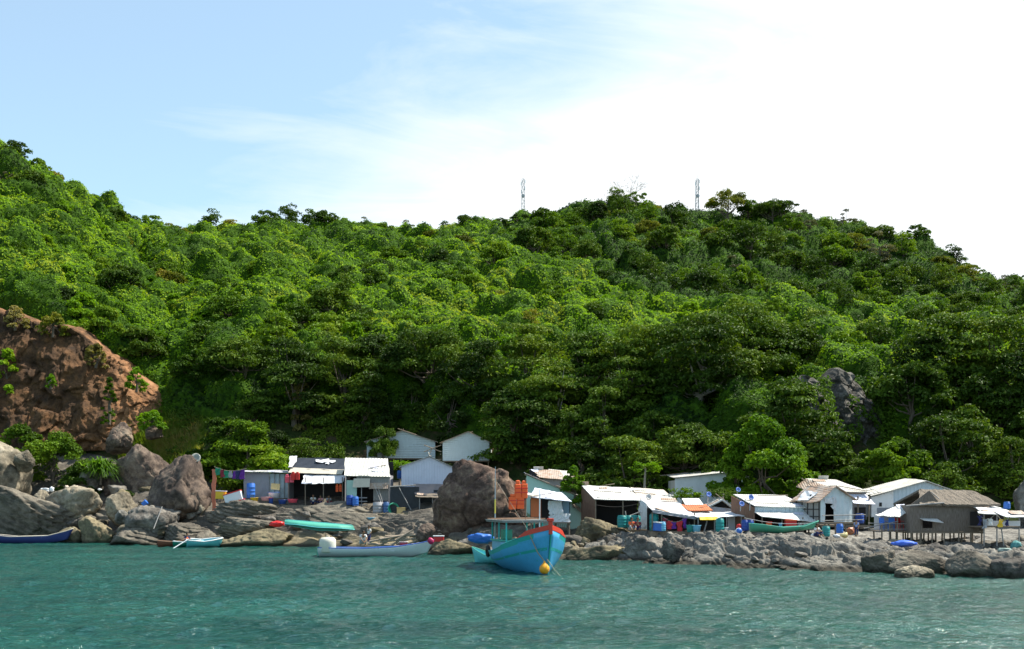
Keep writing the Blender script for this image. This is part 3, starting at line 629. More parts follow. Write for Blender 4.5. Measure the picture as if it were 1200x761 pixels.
# bushes at the left
for (px, y, D, R, H, lm, lab, nl) in [(62, 560, 124, 4.2, 5.4, 'mid', 'broad green bush below the red cliff', 8000), (25, 548, 126, 3.6, 5.0, 'mid', 'green bush at the left edge below the cliff', 6000), (95, 575, 121, 2.6, 3.0, 'dark', 'dark low bush among the left boulders', 4000),
                                  (150, 590, 119, 1.6, 1.4, 'dark', 'small dark bush between the brown boulders', 1500), (8, 470, 133, 2.2, 6.6, 'bright', 'bright creeper hanging over the left end of the red cliff', 3500),
                                  (350, 500, 129, 2.4, 6.0, 'straw', 'dry yellow brown bush in the dark bank', 3500), (128, 490, 128.5, 0.9, 5.4, 'mid', 'narrow creeper strip down the red cliff', 1800), (112, 424, 134, 1.5, 2.4, 'straw', 'dry bush on the shoulder of the red cliff', 1300), (62, 388, 135, 1.8, 2.4, 'olive', 'yellowish bush on top of the red cliff', 1600), (18, 380, 135, 1.7, 2.2, 'straw', 'dry bush on the left part of the red cliff top', 1400), (160, 452, 132, 1.5, 2.2, 'bright', 'green bush at the right shoulder of the red cliff', 1400), (60, 448, 127.8, 0.7, 1.0, 'bright', 'small green tuft growing on the red cliff face', 500), (178, 497, 126, 1.9, 1.6, 'bright', 'bright low bush on the grassy rock below the cliff', 1700)]:
    t_ = make_tree('mound' if H > 5.5 else 'mound', R, H, -0.6, nl, 0.34, LM[lm], int(px) + 500, trunk_r=.12, name='bush'); put(t_, P(px, y, D), 1, 0, lab, 'bush', None, True)
# spiky screw palm
def spiky(loc, R, n, label, mat, seed, name='screw_palm', H=0.9):
    rg = np.random.default_rng(seed); root = thing(name, label, 'palm', loc); V = []; Fq = []
    for i in range(n):
        th = rg.uniform(0, 6.28); el = rg.uniform(0.1, 1.4); L = R * rg.uniform(0.7, 1.1); c0 = np.array([rg.normal() * R * 0.25, rg.normal() * R * 0.2, H * rg.uniform(0.4, 1)])
        d = np.array([math.cos(th) * math.cos(el), math.sin(th) * math.cos(el), math.sin(el)]); sd = np.array([-math.sin(th), math.cos(th), 0]) * 0.055 * R
        o = len(V)
        for k in range(4):
            f = k / 3; pt = c0 + d * L * f + np.array([0, 0, -0.75 * L * f ** 2.3]); wd = sd * (1 - f * 0.95); V += [pt - wd, pt + wd]
        for k in range(3): Fq.append([o + 2 * k, o + 2 * k + 1, o + 2 * k + 3, o + 2 * k + 2])
    np_mesh('leaves', np.array(V), np.array(Fq), mat, root, False, {'rnd': np.repeat(rg.random(n), 3)})
    Vt, Ft = tube_np([(0, 0, -0.8), (0.05, 0, 0), (0, 0, H)], [0.14, 0.11, 0.08], 6); np_mesh('trunk', Vt, Ft, M_bark, root); return root
spiky(P(118, 560, 120), 2.2, 420, 'spiky screw palm clump among the left boulders', LM['bright'], 3, H=1.6)
# papaya trees
def papaya(loc, H, R, label, seed, mat='mid', n=22):
    rg = np.random.default_rng(seed); root = thing('papaya_tree', label, 'tree', loc, 0); V, Fq = tube_np([(0, 0, -0.5), (0.05, 0, H * 0.5), (0.12, 0, H)], [0.11, 0.09, 0.06], 6); np_mesh('trunk', V, Fq, M_palebark, root)
    C, N = [], []; st = []
    for i in range(n):
        th = rg.uniform(0, 6.28); el = rg.uniform(-0.2, 0.9); L = R * rg.uniform(0.6, 1.0); e = np.array([0.12 + math.cos(th) * math.cos(el) * L, math.sin(th) * math.cos(el) * L, H + math.sin(el) * L * 0.7 - 0.1])
        st.append(tube_np([(0.12, 0, H), tuple(e)], [0.025, 0.012], 4))
        for k in range(26): C.append(e + rg.normal(size=3) * np.array([.2, .2, .07]) * R * 0.75); N.append(np.array([0, 0, 1.0]) + rg.normal(size=3) * 0.45)
    V, Fq = join_np(st); np_mesh('leaf_stalks', V, Fq, LM['mid'], root); leaves_obj('crown', np.array(C), np.array(N), 0.26, LM[mat], root, 0.5, rg)
papaya(P(755, 572, 92), 1.7, 1.15, 'small pale papaya tree behind the long white roof', 1, 'bright')
papaya(P(846, 592, 84), 0.9, 1.2, 'dark papaya tree in front of the white shed', 2, 'dark')
papaya(P(800, 588, 86), 0.5, 1.2, 'low papaya tree left of the white shed', 3, 'mid')
papaya(P(468, 565, 113), 1.6, 1.7, 'bright papaya tree beside the white tin house', 4, 'bright')
# grass on the gully and on the boulder tops
def grass_patch(pts, n, L, mat, seed):
    rg = np.random.default_rng(seed); V = []; 
    for (c, rx, ry) in pts:
        for _ in range(n):
            x_, y_ = rg.normal() * rx * .6, rg.normal() * ry * .6; th = rg.uniform(0, 6.28); l = L * rg.uniform(.5, 1.2); b0 = np.array(c) + [x_, y_, -0.15]; tip = b0 + [rg.normal() * l * .4, rg.normal() * l * .4 - .1, l]; w_ = np.array([math.cos(th), math.sin(th), 0]) * 0.06
            V += [b0 - w_, b0 + w_, (b0 + tip) / 2 + w_ + [0, 0, .08], tip]
    V = np.array(V); return V
n = 16000; gx, gt_ = rng.uniform(146, 245, n), rng.uniform(2.05, 3.3, n); a_ = ground(gx, gt_); a_ = a_[(fbm(a_ / 1.6, 2, 66) > -.15)]
gx, gt_ = rng.uniform(-40, 190, n), rng.uniform(2.85, 3.2, n); c_ = ground(gx, gt_); B_ = np.concatenate([a_, c_[fbm(c_ / 2.0, 2, 67) > 0.0]]); n = len(B_)
c_ = ground(rng.uniform(140, 215, 9000), rng.uniform(2.0, 2.75, 9000)); B_ = np.concatenate([B_, c_]); n = len(B_)
th = rng.uniform(0, 6.28, n); L_ = 0.65 * rng.uniform(.5, 1.25, n); w_ = np.stack([np.cos(th), np.sin(th), th * 0], 1) * 0.07; tip = B_ + np.stack([rng.normal(size=n) * L_ * .4, rng.normal(size=n) * L_ * .4 - .15, L_], 1); B_ = B_ - [0, 0, .1]
V = np.stack([B_ - w_, B_ + w_, (B_ + tip) / 2 + w_ + [0, 0, .08], tip], 1).reshape(-1, 3)
kind(np_mesh('grass', V, np.arange(len(V)).reshape(-1, 4), leaf_mat('leaf_grass', [(0.3, (0.05, 0.10, 0.01)), (0.5, (0.13, 0.20, 0.02)), (0.7, (0.26, 0.22, 0.07))], 0.3, 0.3), None, False, {'rnd': rng.random(len(V) // 4)}), 'stuff')
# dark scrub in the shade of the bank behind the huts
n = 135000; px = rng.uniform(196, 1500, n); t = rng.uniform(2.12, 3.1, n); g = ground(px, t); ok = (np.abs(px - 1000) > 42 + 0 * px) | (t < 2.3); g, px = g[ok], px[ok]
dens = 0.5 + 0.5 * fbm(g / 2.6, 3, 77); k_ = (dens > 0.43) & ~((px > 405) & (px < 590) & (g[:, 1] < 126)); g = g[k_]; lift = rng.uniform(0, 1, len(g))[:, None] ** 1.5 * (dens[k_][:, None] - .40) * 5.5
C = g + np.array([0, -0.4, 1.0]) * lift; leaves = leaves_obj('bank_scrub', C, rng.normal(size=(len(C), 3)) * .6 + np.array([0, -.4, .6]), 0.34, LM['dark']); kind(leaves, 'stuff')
# ================================================================= ROCKS
RM = {
 'dgrey': rock_mat('rock_darkgrey', [(0.025, 0.024, 0.020), (0.060, 0.056, 0.048), (0.115, 0.108, 0.095), (0.18, 0.17, 0.15)], 0.9, 0, bumpd=0.3),  # grey rock darkened: shade on the forest cliff put into its colour
 'dbrown': rock_mat('rock_darkbrown', [(0.035, 0.022, 0.018), (0.080, 0.050, 0.040), (0.15, 0.098, 0.075), (0.27, 0.20, 0.14)], 0.9, 0, bumpd=0.28),
 'tan': rock_mat('rock_tan', [(0.07, 0.06, 0.042), (0.17, 0.145, 0.105), (0.28, 0.24, 0.175), (0.38, 0.33, 0.25)], 0.9, 0, bumpd=0.10),
 'grey': rock_mat('rock_grey', [(0.042, 0.038, 0.034), (0.11, 0.098, 0.085), (0.20, 0.18, 0.155), (0.28, 0.26, 0.225)], 0.9, 0, bumpd=0.12),
 'brown': rock_mat('rock_brown', [(0.035, 0.026, 0.022), (0.085, 0.062, 0.05), (0.17, 0.125, 0.095), (0.27, 0.215, 0.16)], 0.8, 0, bumpd=0.14),
 'strata': rock_mat('rock_strata', [(0.038, 0.034, 0.029), (0.11, 0.095, 0.075), (0.21, 0.185, 0.145), (0.29, 0.255, 0.195)], 0.8, 2.2, (0.32, 0.0, 1.0), 0.14),
 'cliff': rock_mat('rock_red', [(0.034, 0.020, 0.011), (0.080, 0.042, 0.020), (0.140, 0.070, 0.030), (0.26, 0.115, 0.042)], 0.45, 0, bumpd=0.4, crack_d=0.08),
 'orange': rock_mat('rock_orange', [(0.12, 0.06, 0.03), (0.25, 0.12, 0.055), (0.38, 0.18, 0.08), (0.48, 0.24, 0.12)], 0.6, 0, bumpd=0.25, crack_d=0.03),
 'yellow': rock_mat('rock_yellow', [(0.05, 0.042, 0.027), (0.125, 0.105, 0.065), (0.23, 0.19, 0.115), (0.32, 0.27, 0.16)], 0.9, 0, bumpd=0.10),
 'pale': rock_mat('rock_pale', [(0.055, 0.052, 0.045), (0.13, 0.125, 0.11), (0.22, 0.21, 0.19), (0.31, 0.30, 0.27)], 0.8, 0, bumpd=0.2)}
def rock_mesh(seed, half, npl=13, rnd=0.22, rough=0.15, strata=0.0, sub=5, jag=0.05):
    """a boulder: a body cut by random planes, edges worn, surface broken by noise"""
    bm = bmesh.new(); bmesh.ops.create_icosphere(bm, subdivisions=sub, radius=1); V = np.array([v.co[:] for v in bm.verts]); Fq = np.array([[v.index for v in f.verts] for f in bm.faces]); bm.free()
    rg = np.random.default_rng(seed); n = rg.normal(size=(npl, 3)); n /= np.linalg.norm(n, axis=1, keepdims=True); dd = rg.uniform(0.58, 0.95, npl)
    dt = V @ n.T; rr = np.where(dt > 0.05, dd / np.maximum(dt, 0.05), 9.0); k = 38.0; soft = -np.log(np.exp(-k * np.minimum(rr, 1.15)).sum(1) + np.exp(-k * 1.08)) / k
    r = soft * (1 - rnd * 0.22) + rnd * 0.22
    h = np.array(half); p = V * r[:, None]
    sc = float(np.mean(half)); q = p * h
    r2 = 1 + rough * fbm(q / (sc * 0.55) + seed, 4, seed) + rough * 0.35 * (1 - 2 * np.abs(fbm(q / (sc * 0.2) + seed, 3, seed + 5)))
    w1, w2, wr = worley(q / (sc * 0.5) + seed * 0.37, seed + 9); r2 += -rough * 1.1 * np.clip(0.12 - (w2 - w1), 0, 0.12) / 0.12 * 0.6 + jag * (wr - 0.5)
    p = p * r2[:, None]
    if strata:
        s = (q[:, 2] + 0.3 * q[:, 0]) / (sc * 0.16) + 1.2 * fbm(q / sc, 2, seed + 3); fr = s - np.floor(s)
        e = (np.clip(np.minimum(fr, 1 - fr) / 0.22, 0, 1) - 0.6) * strata; p[:, :2] *= (1 + e * (0.6 + 0.8 * hash3(np.floor(s), s * 0, s * 0, seed)))[:, None]
    return p * h, Fq
def rock(px0, px1, y0, y1, D, mat, label, seed, df=0.8, rot=0.0, tilt=0.0, name='boulder', cat='boulder', sink=0.25, group=None, **k):
    cx, hw = (px0 + px1) / 2, (px1 - px0) / 2 / F * D; hz = (y1 - y0) / 2 / F * D * (1 + sink); c = P(cx, (y0 + y1) / 2, D); c.z -= hz * sink / (1 + sink)
    V, Fq = rock_mesh(seed, (hw * 1.06, hw * df, hz * 1.06), **k)
    if tilt: ca, sa = math.cos(tilt), math.sin(tilt); V = np.stack([V[:, 0] * ca + V[:, 2] * sa, V[:, 1], -V[:, 0] * sa + V[:, 2] * ca], 1)
    o = np_mesh(name, V, Fq, RM[mat], None, True, None, True); o.location = c; return tag(o, label, cat, group)
# cliffs on the left and above the right huts
def cliff(name, label, top, yb, D0, lean, mat, seed, amp, fac, back=9.0, cat='cliff', zone=False):
    """a rock face following an uneven top edge, broken by upright joints; it curls back into the slope above"""
    tx = np.array([p[0] for p in top], float); ty = np.array([p[1] for p in top], float); px = np.arange(tx[0], tx[-1] + .1, 0.8)
    yt = np.interp(px, tx, ty) + 4 * fbm(np.stack([px / 14, px * 0, px * 0 + seed], 1), 3, seed); nv = 110; v = np.linspace(0, 1, nv)[:, None]
    yb_ = np.interp(px, tx, np.broadcast_to(np.asarray(yb, float), tx.shape))
    Z = None; D = D0 + lean * v ** 1.3 + 0 * px[None]; yy = yb_[None] * (1 - v) + yt[None] * v; X = (px[None] - 600) / F * D0 + 0 * v; Z = CAMZ + (HY - yy) / F * D
    q = np.stack([X, D, Z], -1).reshape(-1, 3); wob = q + 0.8 * fbm(q / 3, 2, seed + 1)[:, None]
    w1, w2, wr = worley(wob / np.array([fac, 3.0, fac * 1.5]), seed + 2, 0.95); v1, v2, vr = worley(wob / np.array([fac * .4, 2.0, fac * .45]), seed + 3)
    d = amp * (1.5 * (wr - .5) + 0.55 * (vr - .5) + 0.9 * fbm(q / 2.0, 4, seed + 4) - 0.22 * np.clip(0.08 - (w2 - w1), 0, .08) / .08 + 0.9 * fbm(q / np.array([1.1, 1.1, 5.0]), 3, seed + 8) + .35 * fbm(q / .5, 3, seed + 9))
    D = D - d.reshape(D.shape); X = X + 0.25 * d.reshape(D.shape) * np.sin(Z)
    edge = np.clip(np.minimum(px - px[0], px[-1] - px) / 12.0, 0, 1)[None] ** .5; D = D + (1 - edge) * back * .6
    L = [np.stack([X, D, Z], -1)]
    for kk, (dy, dz) in enumerate([(1.2, .35), (3.0, .5), (back, -.3), (back + 3, -3)]): L.append(np.stack([X[-1], D[-1] + dy, Z[-1] + dz + .3 * fbm(np.stack([X[-1], Z[-1] * 0 + kk, X[-1] * 0], 1), 2, 3)], -1)[None])
    G_ = np.concatenate(L, 0); gf_ = grid_faces(G_.shape[0], G_.shape[1]); zz = np.clip((px - 96) / 30, 0, 1)[None] * .65 + np.clip((np.linspace(0, G_.shape[0] / nv, G_.shape[0])[:, None] - .90) / .10, 0, 1) * .5; o = np_mesh(name, G_.reshape(-1, 3), gf_, RM[mat], None, True, {'zone': np.clip(zz, 0, 1).ravel()[gf_[:, 0]]} if zone else None); return tag(o, label, cat)
m_ = RM['cliff'].node_tree; b = NB(m_); pb = [n for n in m_.nodes if n.type == 'BSDF_PRINCIPLED'][0]; old = pb.inputs['Base Color'].links[0].from_socket
at_ = b.n('ShaderNodeAttribute'); at_.attribute_name = 'zone'; ns_ = b.noise(b.pos(), 0.7, 5, .65); st_ = b.noise(b.mapping(b.pos(), (1.6, 1.6, .18)), 1.0, 4, .6)
fz = b.ramp(b.math('MULTIPLY_ADD', ns_, .7, b.math('MULTIPLY_ADD', st_, .3, b.math('SUBTRACT', at_.outputs['Fac'], .5))), [(.42, 0), (.62, 1)])
b.l(b.mix(fz, old, b.ramp(ns_, [(.35, (.12, .06, .028)), (.5, (.24, .115, .05)), (.65, (.34, .18, .09))])), pb.inputs['Base Color'])
cliff('cliff', 'big red brown cliff with orange earth at its top and right end', [(-90, 350), (0, 370), (22, 380), (60, 384), (84, 398), (104, 418), (128, 428), (146, 446), (166, 462), (204, 502)], [530, 530, 530, 530, 530, 528, 528, 526, 524, 520], 130.0, 6.0, 'cliff', 12, 0.62, 2.4, zone=True)
cliff('cliff', 'pale grey cracked rock face in the forest above the tin houses', [(944, 452), (960, 440), (985, 450), (1000, 432), (1020, 440), (1034, 462), (1052, 480)], [505, 520, 535, 545, 540, 530, 520], 99.5, 4.5, 'dgrey', 14, 0.9, 2.0)
RK = [
 (-45, 39, 527, 606, 120, 'tan', 'large pale boulder at the left edge under the green bush', 21, {}),
 (17, 40, 529, 548, 118.5, 'tan', 'small pale stone perched on the large left edge boulder', 22, {}),
 (55, 124, 565, 610, 117, 'tan', 'broad pale boulder in the middle of the left pile', 23, dict(npl=20)),
 (36, 60, 575, 595, 118, 'tan', 'low pale stone left of the broad pale boulder', 24, {}),
 (90, 121, 543, 572, 121, 'grey', 'grey boulder below the screw palm', 25, {}),
 (120, 152, 553, 582, 121, 'brown', 'dark boulder behind the tan stones', 26, {}),
 (122, 166, 579, 612, 114, 'tan', 'tan boulder above the yellowish waterline boulder', 27, {}),
 (134, 149, 597, 610, 111.5, 'pale', 'small white stone on the left boulder pile', 28, {}),
 (92, 131, 604, 640, 111.5, 'yellow', 'yellowish boulder at the waterline', 29, dict(npl=12)),
 (-50, 92, 572, 628, 116, 'strata', 'long layered slab sloping down to the right behind the striped boat', 62, dict(strata=.20, df=.3, tilt=.22, npl=12, jag=.1)),
 (-30, 112, 596, 642, 116.5, 'strata', 'lower layered slab at the waterline behind the striped boat', 63, dict(strata=.22, df=.18, tilt=.20, npl=12, jag=.1)),
 (70, 100, 615, 640, 112.5, 'yellow', 'low stone at the water behind the long boat bow', 30, {}),
 (138, 204, 524, 592, 122, 'brown', 'dark brown boulder beside the grassy gully', 31, dict(npl=18)),
 (172, 253, 541, 610, 112, 'brown', 'big brown wedge boulder left of the washing line', 32, dict(npl=14, rough=0.15, jag=0.05)),
 (152, 213, 592, 624, 109, 'grey', 'rounded grey boulder with a pole leaning on it', 33, dict(rnd=1.2)),
 (128, 195, 616, 640, 108, 'strata', 'low dark layered slab above the brown boat', 34, dict(strata=0.10)),
 (122, 156, 497, 526, 127, 'brown', 'dark overhanging rock under the orange cliff', 35, dict(npl=12)),
 (168, 192, 500, 514, 126.5, 'brown', 'small dark rock in the grass of the gully', 36, {}),
 (190, 250, 612, 638, 107, 'strata', 'layered slab behind the round turquoise boat', 37, dict(strata=0.12)),
 (246, 345, 588, 612, 109, 'strata', 'long layered ledge below the blue barrel', 38, dict(strata=0.14, df=0.35)),
 (320, 440, 590, 616, 107.5, 'strata', 'long layered ledge below the black roofed shack', 39, dict(strata=0.14, df=0.35, tilt=0.06)),
 (250, 330, 604, 628, 105, 'strata', 'layered ledge right of the wedge boulder', 40, dict(strata=0.12, df=0.4)),
 (355, 480, 603, 630, 104.5, 'strata', 'long dipping ledge behind the white open boat', 41, dict(strata=0.14, df=0.3, tilt=0.10)),
 (262, 350, 622, 645, 103, 'yellow', 'pale ochre rock shelf along the waterline', 42, dict(df=0.4)),
 (418, 460, 599, 622, 106, 'yellow', 'smooth boulder below the grey roofed hut', 43, dict(rnd=1.2)),
 (456, 486, 602, 624, 105, 'yellow', 'rounded end boulder below the plastic drum', 44, dict(rnd=1.2)),
 (500, 640, 541, 640, 95, 'dbrown', 'huge dark brown boulder behind the blue fishing boat', 45, dict(npl=20, rough=0.11, jag=0.0, sub=6, rnd=.2)),
 (578, 634, 562, 642, 93.5, 'dbrown', 'lower right shoulder boulder of the huge brown boulder', 64, dict(npl=16, rough=.12, jag=0)),
 (488, 514, 615, 632, 92, 'brown', 'rusty brown stone beside the huge boulder', 46, {}),
 (498, 552, 632, 656, 87, 'yellow', 'low mossy shelf left of the blue fishing boat', 47, dict(df=0.5)),
 (540, 600, 628, 650, 88, 'grey', 'low shelf behind the stern of the blue fishing boat', 48, dict(df=0.5)),
 (640, 700, 628, 652, 82, 'grey', 'dark ledge right of the blue fishing boat bow', 49, dict(df=0.5, tilt=0.1)),
 (667, 737, 607, 640, 83, 'yellow', 'yellow brown outcrop below the pale green hut', 50, dict(npl=14)),
 (655, 745, 640, 662, 78, 'yellow', 'pale low shelf at the waterline right of the blue boat', 51, dict(df=0.4)),
 (724, 790, 624, 660, 77, 'grey', 'grey outcrop in front of the teal drums', 52, dict(df=.5, rough=.25, jag=.12, npl=20)),
 (776, 802, 631, 655, 73.2, 'grey', 'dark hollowed rock below the red garments', 53, dict(df=.4, rough=.25, jag=.1)),
 (1012, 1052, 640, 678, 63.5, 'strata', 'steep layered slab with pale edge near the right', 54, dict(strata=0.08, tilt=0.5)),
 (1043, 1116, 647, 672, 62.5, 'strata', 'wide flat slab right of the steep layered slab', 55, dict(npl=9, df=0.6, strata=.03, rough=.06, jag=0)),
 (1052, 1092, 662, 682, 60.3, 'tan', 'pale smooth stone at the waterline under the wide slab', 56, dict(rnd=1.2)),
 (1112, 1168, 648, 680, 61, 'strata', 'dark wedge slab leaning at the right shore', 57, dict(npl=8, tilt=0.35, strata=.03, rough=.06, jag=0)),
 (1160, 1230, 655, 684, 59.8, 'grey', 'low rocks at the right edge of the shore', 58, {}),
 (1105, 1150, 541, 561, 96, 'pale', 'pale boulders on the bank above the thatched hut', 59, {}),
 (1086, 1110, 538, 553, 98, 'pale', 'pale boulder left of those above the thatched hut', 60, {}),
 (1186, 1222, 552, 606, 86, 'pale', 'pale standing rock at the right edge behind the stall', 61, {})]
for (a, b_, c_, d_, D, m_, lab, sd, kw) in RK: rock(a, b_, c_, d_, D, m_, lab, sd, **kw)
# stones by the dozen: copies of a few shapes
protos = []
for i, m_ in enumerate(['grey', 'tan', 'strata', 'yellow', 'grey', 'pale']):
    V, Fq = rock_mesh(70 + i, (1, 0.8, 0.62), sub=4, npl=12); protos.append(np_mesh('stone', V, Fq, RM[m_], None, True, None, True))
fresh = [True] * len(protos)
def stones(n, px0, px1, t0, t1, s0, s1, label, which=(0, 1, 2, 3, 4)):
    made = []
    for _ in range(n):
        k = int(rng.choice(which)); o = protos[k] if fresh[k] else protos[k].copy()
        if not fresh[k]: COL.objects.link(o)
        fresh[k] = False; o.location = G(rng.uniform(px0, px1), rng.uniform(t0, t1)) + Vector((0, 0, 0.05)); s_ = rng.uniform(s0, s1); o.scale = (s_ * rng.uniform(.8, 1.4), s_, s_ * rng.uniform(.6, 1)); o.rotation_euler = (rng.uniform(-.3, .3), rng.uniform(-.3, .3), rng.uniform(0, 6.28))
        made.append(o)
    made.sort(key=lambda a: a.location.x / a.location.y)
    for i, o in enumerate(made): tag(o, label if len(made) > 60 else f'{ordn(i)} from the left, {label}', 'stone', 'loose stones along the shore')
stones(44, 0, 250, 0.1, 1.5, 0.5, 1.7, 'loose stone filling the boulder pile at the left')
stones(16, 260, 500, 0.1, 0.9, 0.3, 0.8, 'loose stone on the layered rocks left of centre')
stones(16, 490, 760, 0.05, 0.7, 0.25, 0.7, 'loose stone on the shelf beside the blue fishing boat', (0, 1, 3))
stones(20, 760, 1040, 0.0, 0.5, 0.2, 0.55, 'loose stone at the foot of the crumpled grey outcrop', (0, 4, 5))
stones(55, 1090, 1230, 0.35, 1.5, 0.3, 0.8, 'grey stone in the rubble under the stilted thatched hut', (0, 4, 5, 2))
stones(12, 1020, 1110, 0.5, 1.2, 0.3, 0.6, 'stone beneath the stilted deck with plastic chairs', (0, 1, 2))

n = 5200; cx_ = rng.uniform(938, 1056, n); cy_ = rng.uniform(436, 545, n); q_ = np.stack([cx_ / 14, cy_ / 22, cx_ * 0], 1); kk = (fbm(q_, 3, 88) > -.02) | (np.abs(cx_ - 997) > 47)
C = np.stack([(cx_[kk] - 600) / F * 98.2, 98.2 - rng.uniform(-.4, .8, kk.sum()) + (545 - cy_[kk]) / 110 * 3.6, CAMZ + (HY - cy_[kk]) / F * 98.2], 1); kind(leaves_obj('cliff_creeper', C, rng.normal(size=C.shape) * .5 + np.array([.2, -.6, .5]), .34, LM['mid']), 'stuff')
# ================================================================= HUTS
class MB:
    """collects boxes, sheets, prisms and tubes; build() links them as ONE mesh object"""
    def __init__(s): s.V = []; s.F = []
    def add(s, V, Fq): o = len(s.V); s.V += [tuple(v) for v in V]; s.F += [tuple(i + o for i in f) for f in Fq]; return s
    def box(s, x0, x1, y0, y1, z0, z1):
        return s.add([(x0, y0, z0), (x1, y0, z0), (x1, y1, z0), (x0, y1, z0), (x0, y0, z1), (x1, y0, z1), (x1, y1, z1), (x0, y1, z1)], [(0, 3, 2, 1), (4, 5, 6, 7), (0, 1, 5, 4), (1, 2, 6, 5), (2, 3, 7, 6), (3, 0, 4, 7)])
    def prism(s, pts, y0, y1):
        """polygon in x,z extruded along y"""
        n = len(pts); V = [(x, y0, z) for x, z in pts] + [(x, y1, z) for x, z in pts]
        return s.add(V, [tuple(range(n)), tuple(range(2 * n - 1, n - 1, -1))] + [(i, n + i, n + (i + 1) % n, (i + 1) % n) for i in range(n)])
    def prism_x(s, pts, x0, x1):
        n = len(pts); V = [(x0, y, z) for y, z in pts] + [(x1, y, z) for y, z in pts]
        return s.add(V, [tuple(range(n - 1, -1, -1)), tuple(range(n, 2 * n))] + [(i, (i + 1) % n, n + (i + 1) % n, n + i) for i in range(n)])
    def sheet(s, a, b, c, d, th=0.04, nu=1, nv=1, wob=0.0, sag=0.0, seed=0, sheets=0):
        """a-b near edge, d-c far edge; a thin slab, optionally uneven or sagging"""
        rg = random.Random(seed); a, b, c, d = map(Vector, (a, b, c, d)); n = (b - a).cross(d - a).normalized()
        top = []
        for j in range(nv + 1):
            for i in range(nu + 1):
                u, v = i / nu, j / nv; p = (a * (1 - u) + b * u) * (1 - v) + (d * (1 - u) + c * u) * v
                p = p + n * (rg.uniform(-1, 1) * wob) - Vector((0, 0, 1)) * sag * 4 * u * (1 - u) * (1 - 0.3 * v)
                if 0 < i < nu or wob == 0: pass
                else: p = p + (b - a).normalized() * rg.uniform(-1, 1) * wob * 1.5
                top.append(p)
        N = len(top); V = top + [p - n * th for p in top]; w_ = nu + 1; Fq = []
        for j in range(nv):
            for i in range(nu):
                q = (j * w_ + i, j * w_ + i + 1, (j + 1) * w_ + i + 1, (j + 1) * w_ + i); Fq.append(q); Fq.append(tuple(N + k for k in reversed(q)))
        rim = [i for i in range(w_)] + [j * w_ + nu for j in range(1, nv + 1)] + [nv * w_ + i for i in range(nu - 1, -1, -1)] + [j * w_ for j in range(nv - 1, 0, -1)]
        for k in range(len(rim)): p, q = rim[k], rim[(k + 1) % len(rim)]; Fq.append((q, p, N + p, N + q))
        return s.add(V, Fq)
    def tube(s, pts, r, seg=6):
        rr = [r] * len(pts) if isinstance(r, (int, float)) else r; V, Fq = tube_np([tuple(p) for p in pts], rr, seg); s.add(V, [tuple(f) for f in Fq])
        o = len(s.V) - len(V); s.F.append(tuple(o + i for i in range(seg))[::-1]); s.F.append(tuple(o + len(V) - seg + i for i in range(seg))); return s
    def lathe(s, prof, c=(0, 0, 0), seg=18, axis='Z', sx=1, sy=1):
        V = []; n = len(prof)
        for r, z in prof:
            for k in range(seg):
                th = 2 * math.pi * k / seg; p = (r * math.cos(th) * sx, r * math.sin(th) * sy, z)
                if axis == 'Y': p = (p[0], p[2], p[1])
                if axis == 'X': p = (p[2], p[0], p[1])
                V.append((p[0] + c[0], p[1] + c[1], p[2] + c[2]))
        Fq = [(i * seg + k, i * seg + (k + 1) % seg, (i + 1) * seg + (k + 1) % seg, (i + 1) * seg + k) for i in range(n - 1) for k in range(seg)]
        return s.add(V, Fq)
    def build(s, name, mat, parent=None, smooth=False, bevel=0.0, label=None):
        me = bpy.data.meshes.new(name); me.from_pydata(s.V, [], s.F); me.materials.append(mat)
        bm = bmesh.new(); bm.from_mesh(me); bmesh.ops.recalc_face_normals(bm, faces=bm.faces); bm.to_mesh(me); bm.free()
        if smooth: me.polygons.foreach_set('use_smooth', [True] * len(me.polygons))
        o = link(bpy.data.objects.new(name, me), parent)
        if bevel: md = o.modifiers.new('b', 'BEVEL'); md.width = bevel; md.segments = 2; md.limit_method = 'ANGLE'
        if label: o['label'] = label
        return o
def wall(poly, y0, th, holes=None): pass
C_ = corrugated
m_white = C_('sheet_white', (0.72, 0.72, 0.70), 0.22, rustcol=(.46, .42, .36)); m_whitey = C_('sheet_white_y', (0.74, 0.75, 0.76), 0.05, 'Y')
m_grey = C_('sheet_grey', (0.60, 0.585, 0.54), 0.22, rustcol=(0.36, 0.29, 0.22)); m_rusty = C_('sheet_rusty', (0.50, 0.46, 0.41), 0.55, rustcol=(0.34, 0.22, 0.15))
m_fibro = C_('fibro_roof', (0.66, 0.64, 0.575), 0.14, pitch=0.3, rustcol=(0.42, 0.39, 0.31), depth=0.05)
m_blue = C_('sheet_blue', (0.50, 0.60, 0.68), 0.10, pitch=0.3, depth=0.04, rustcol=(0.32, 0.38, 0.42)); m_lav = C_('sheet_lavender', (0.66, 0.68, 0.80), 0.12, rustcol=(0.45, 0.45, 0.55))  # lavender sheet: white tin with bluish skylit shade put into its colour
m_mint = paint('paint_mint', (0.46, 0.66, 0.57), 0.6, 0.25); m_orange = paint('paint_orange', (0.62, 0.15, 0.05), 0.6, 0.3); m_orr = C_('sheet_orange', (0.58, 0.17, 0.06), 0.2, rustcol=(0.3, 0.1, 0.05))
m_brown = wood('boards_brown', (0.26, 0.15, 0.105)); m_pole = wood('pole_wood', (0.27, 0.22, 0.17)); m_dark = paint('dark_interior', (0.030, 0.028, 0.03), 0.9, 0.2); m_black = paint('black_tarpaulin', (0.020, 0.024, 0.034), 0.45, 0.3, dirtcol=(0.07, 0.08, 0.10))
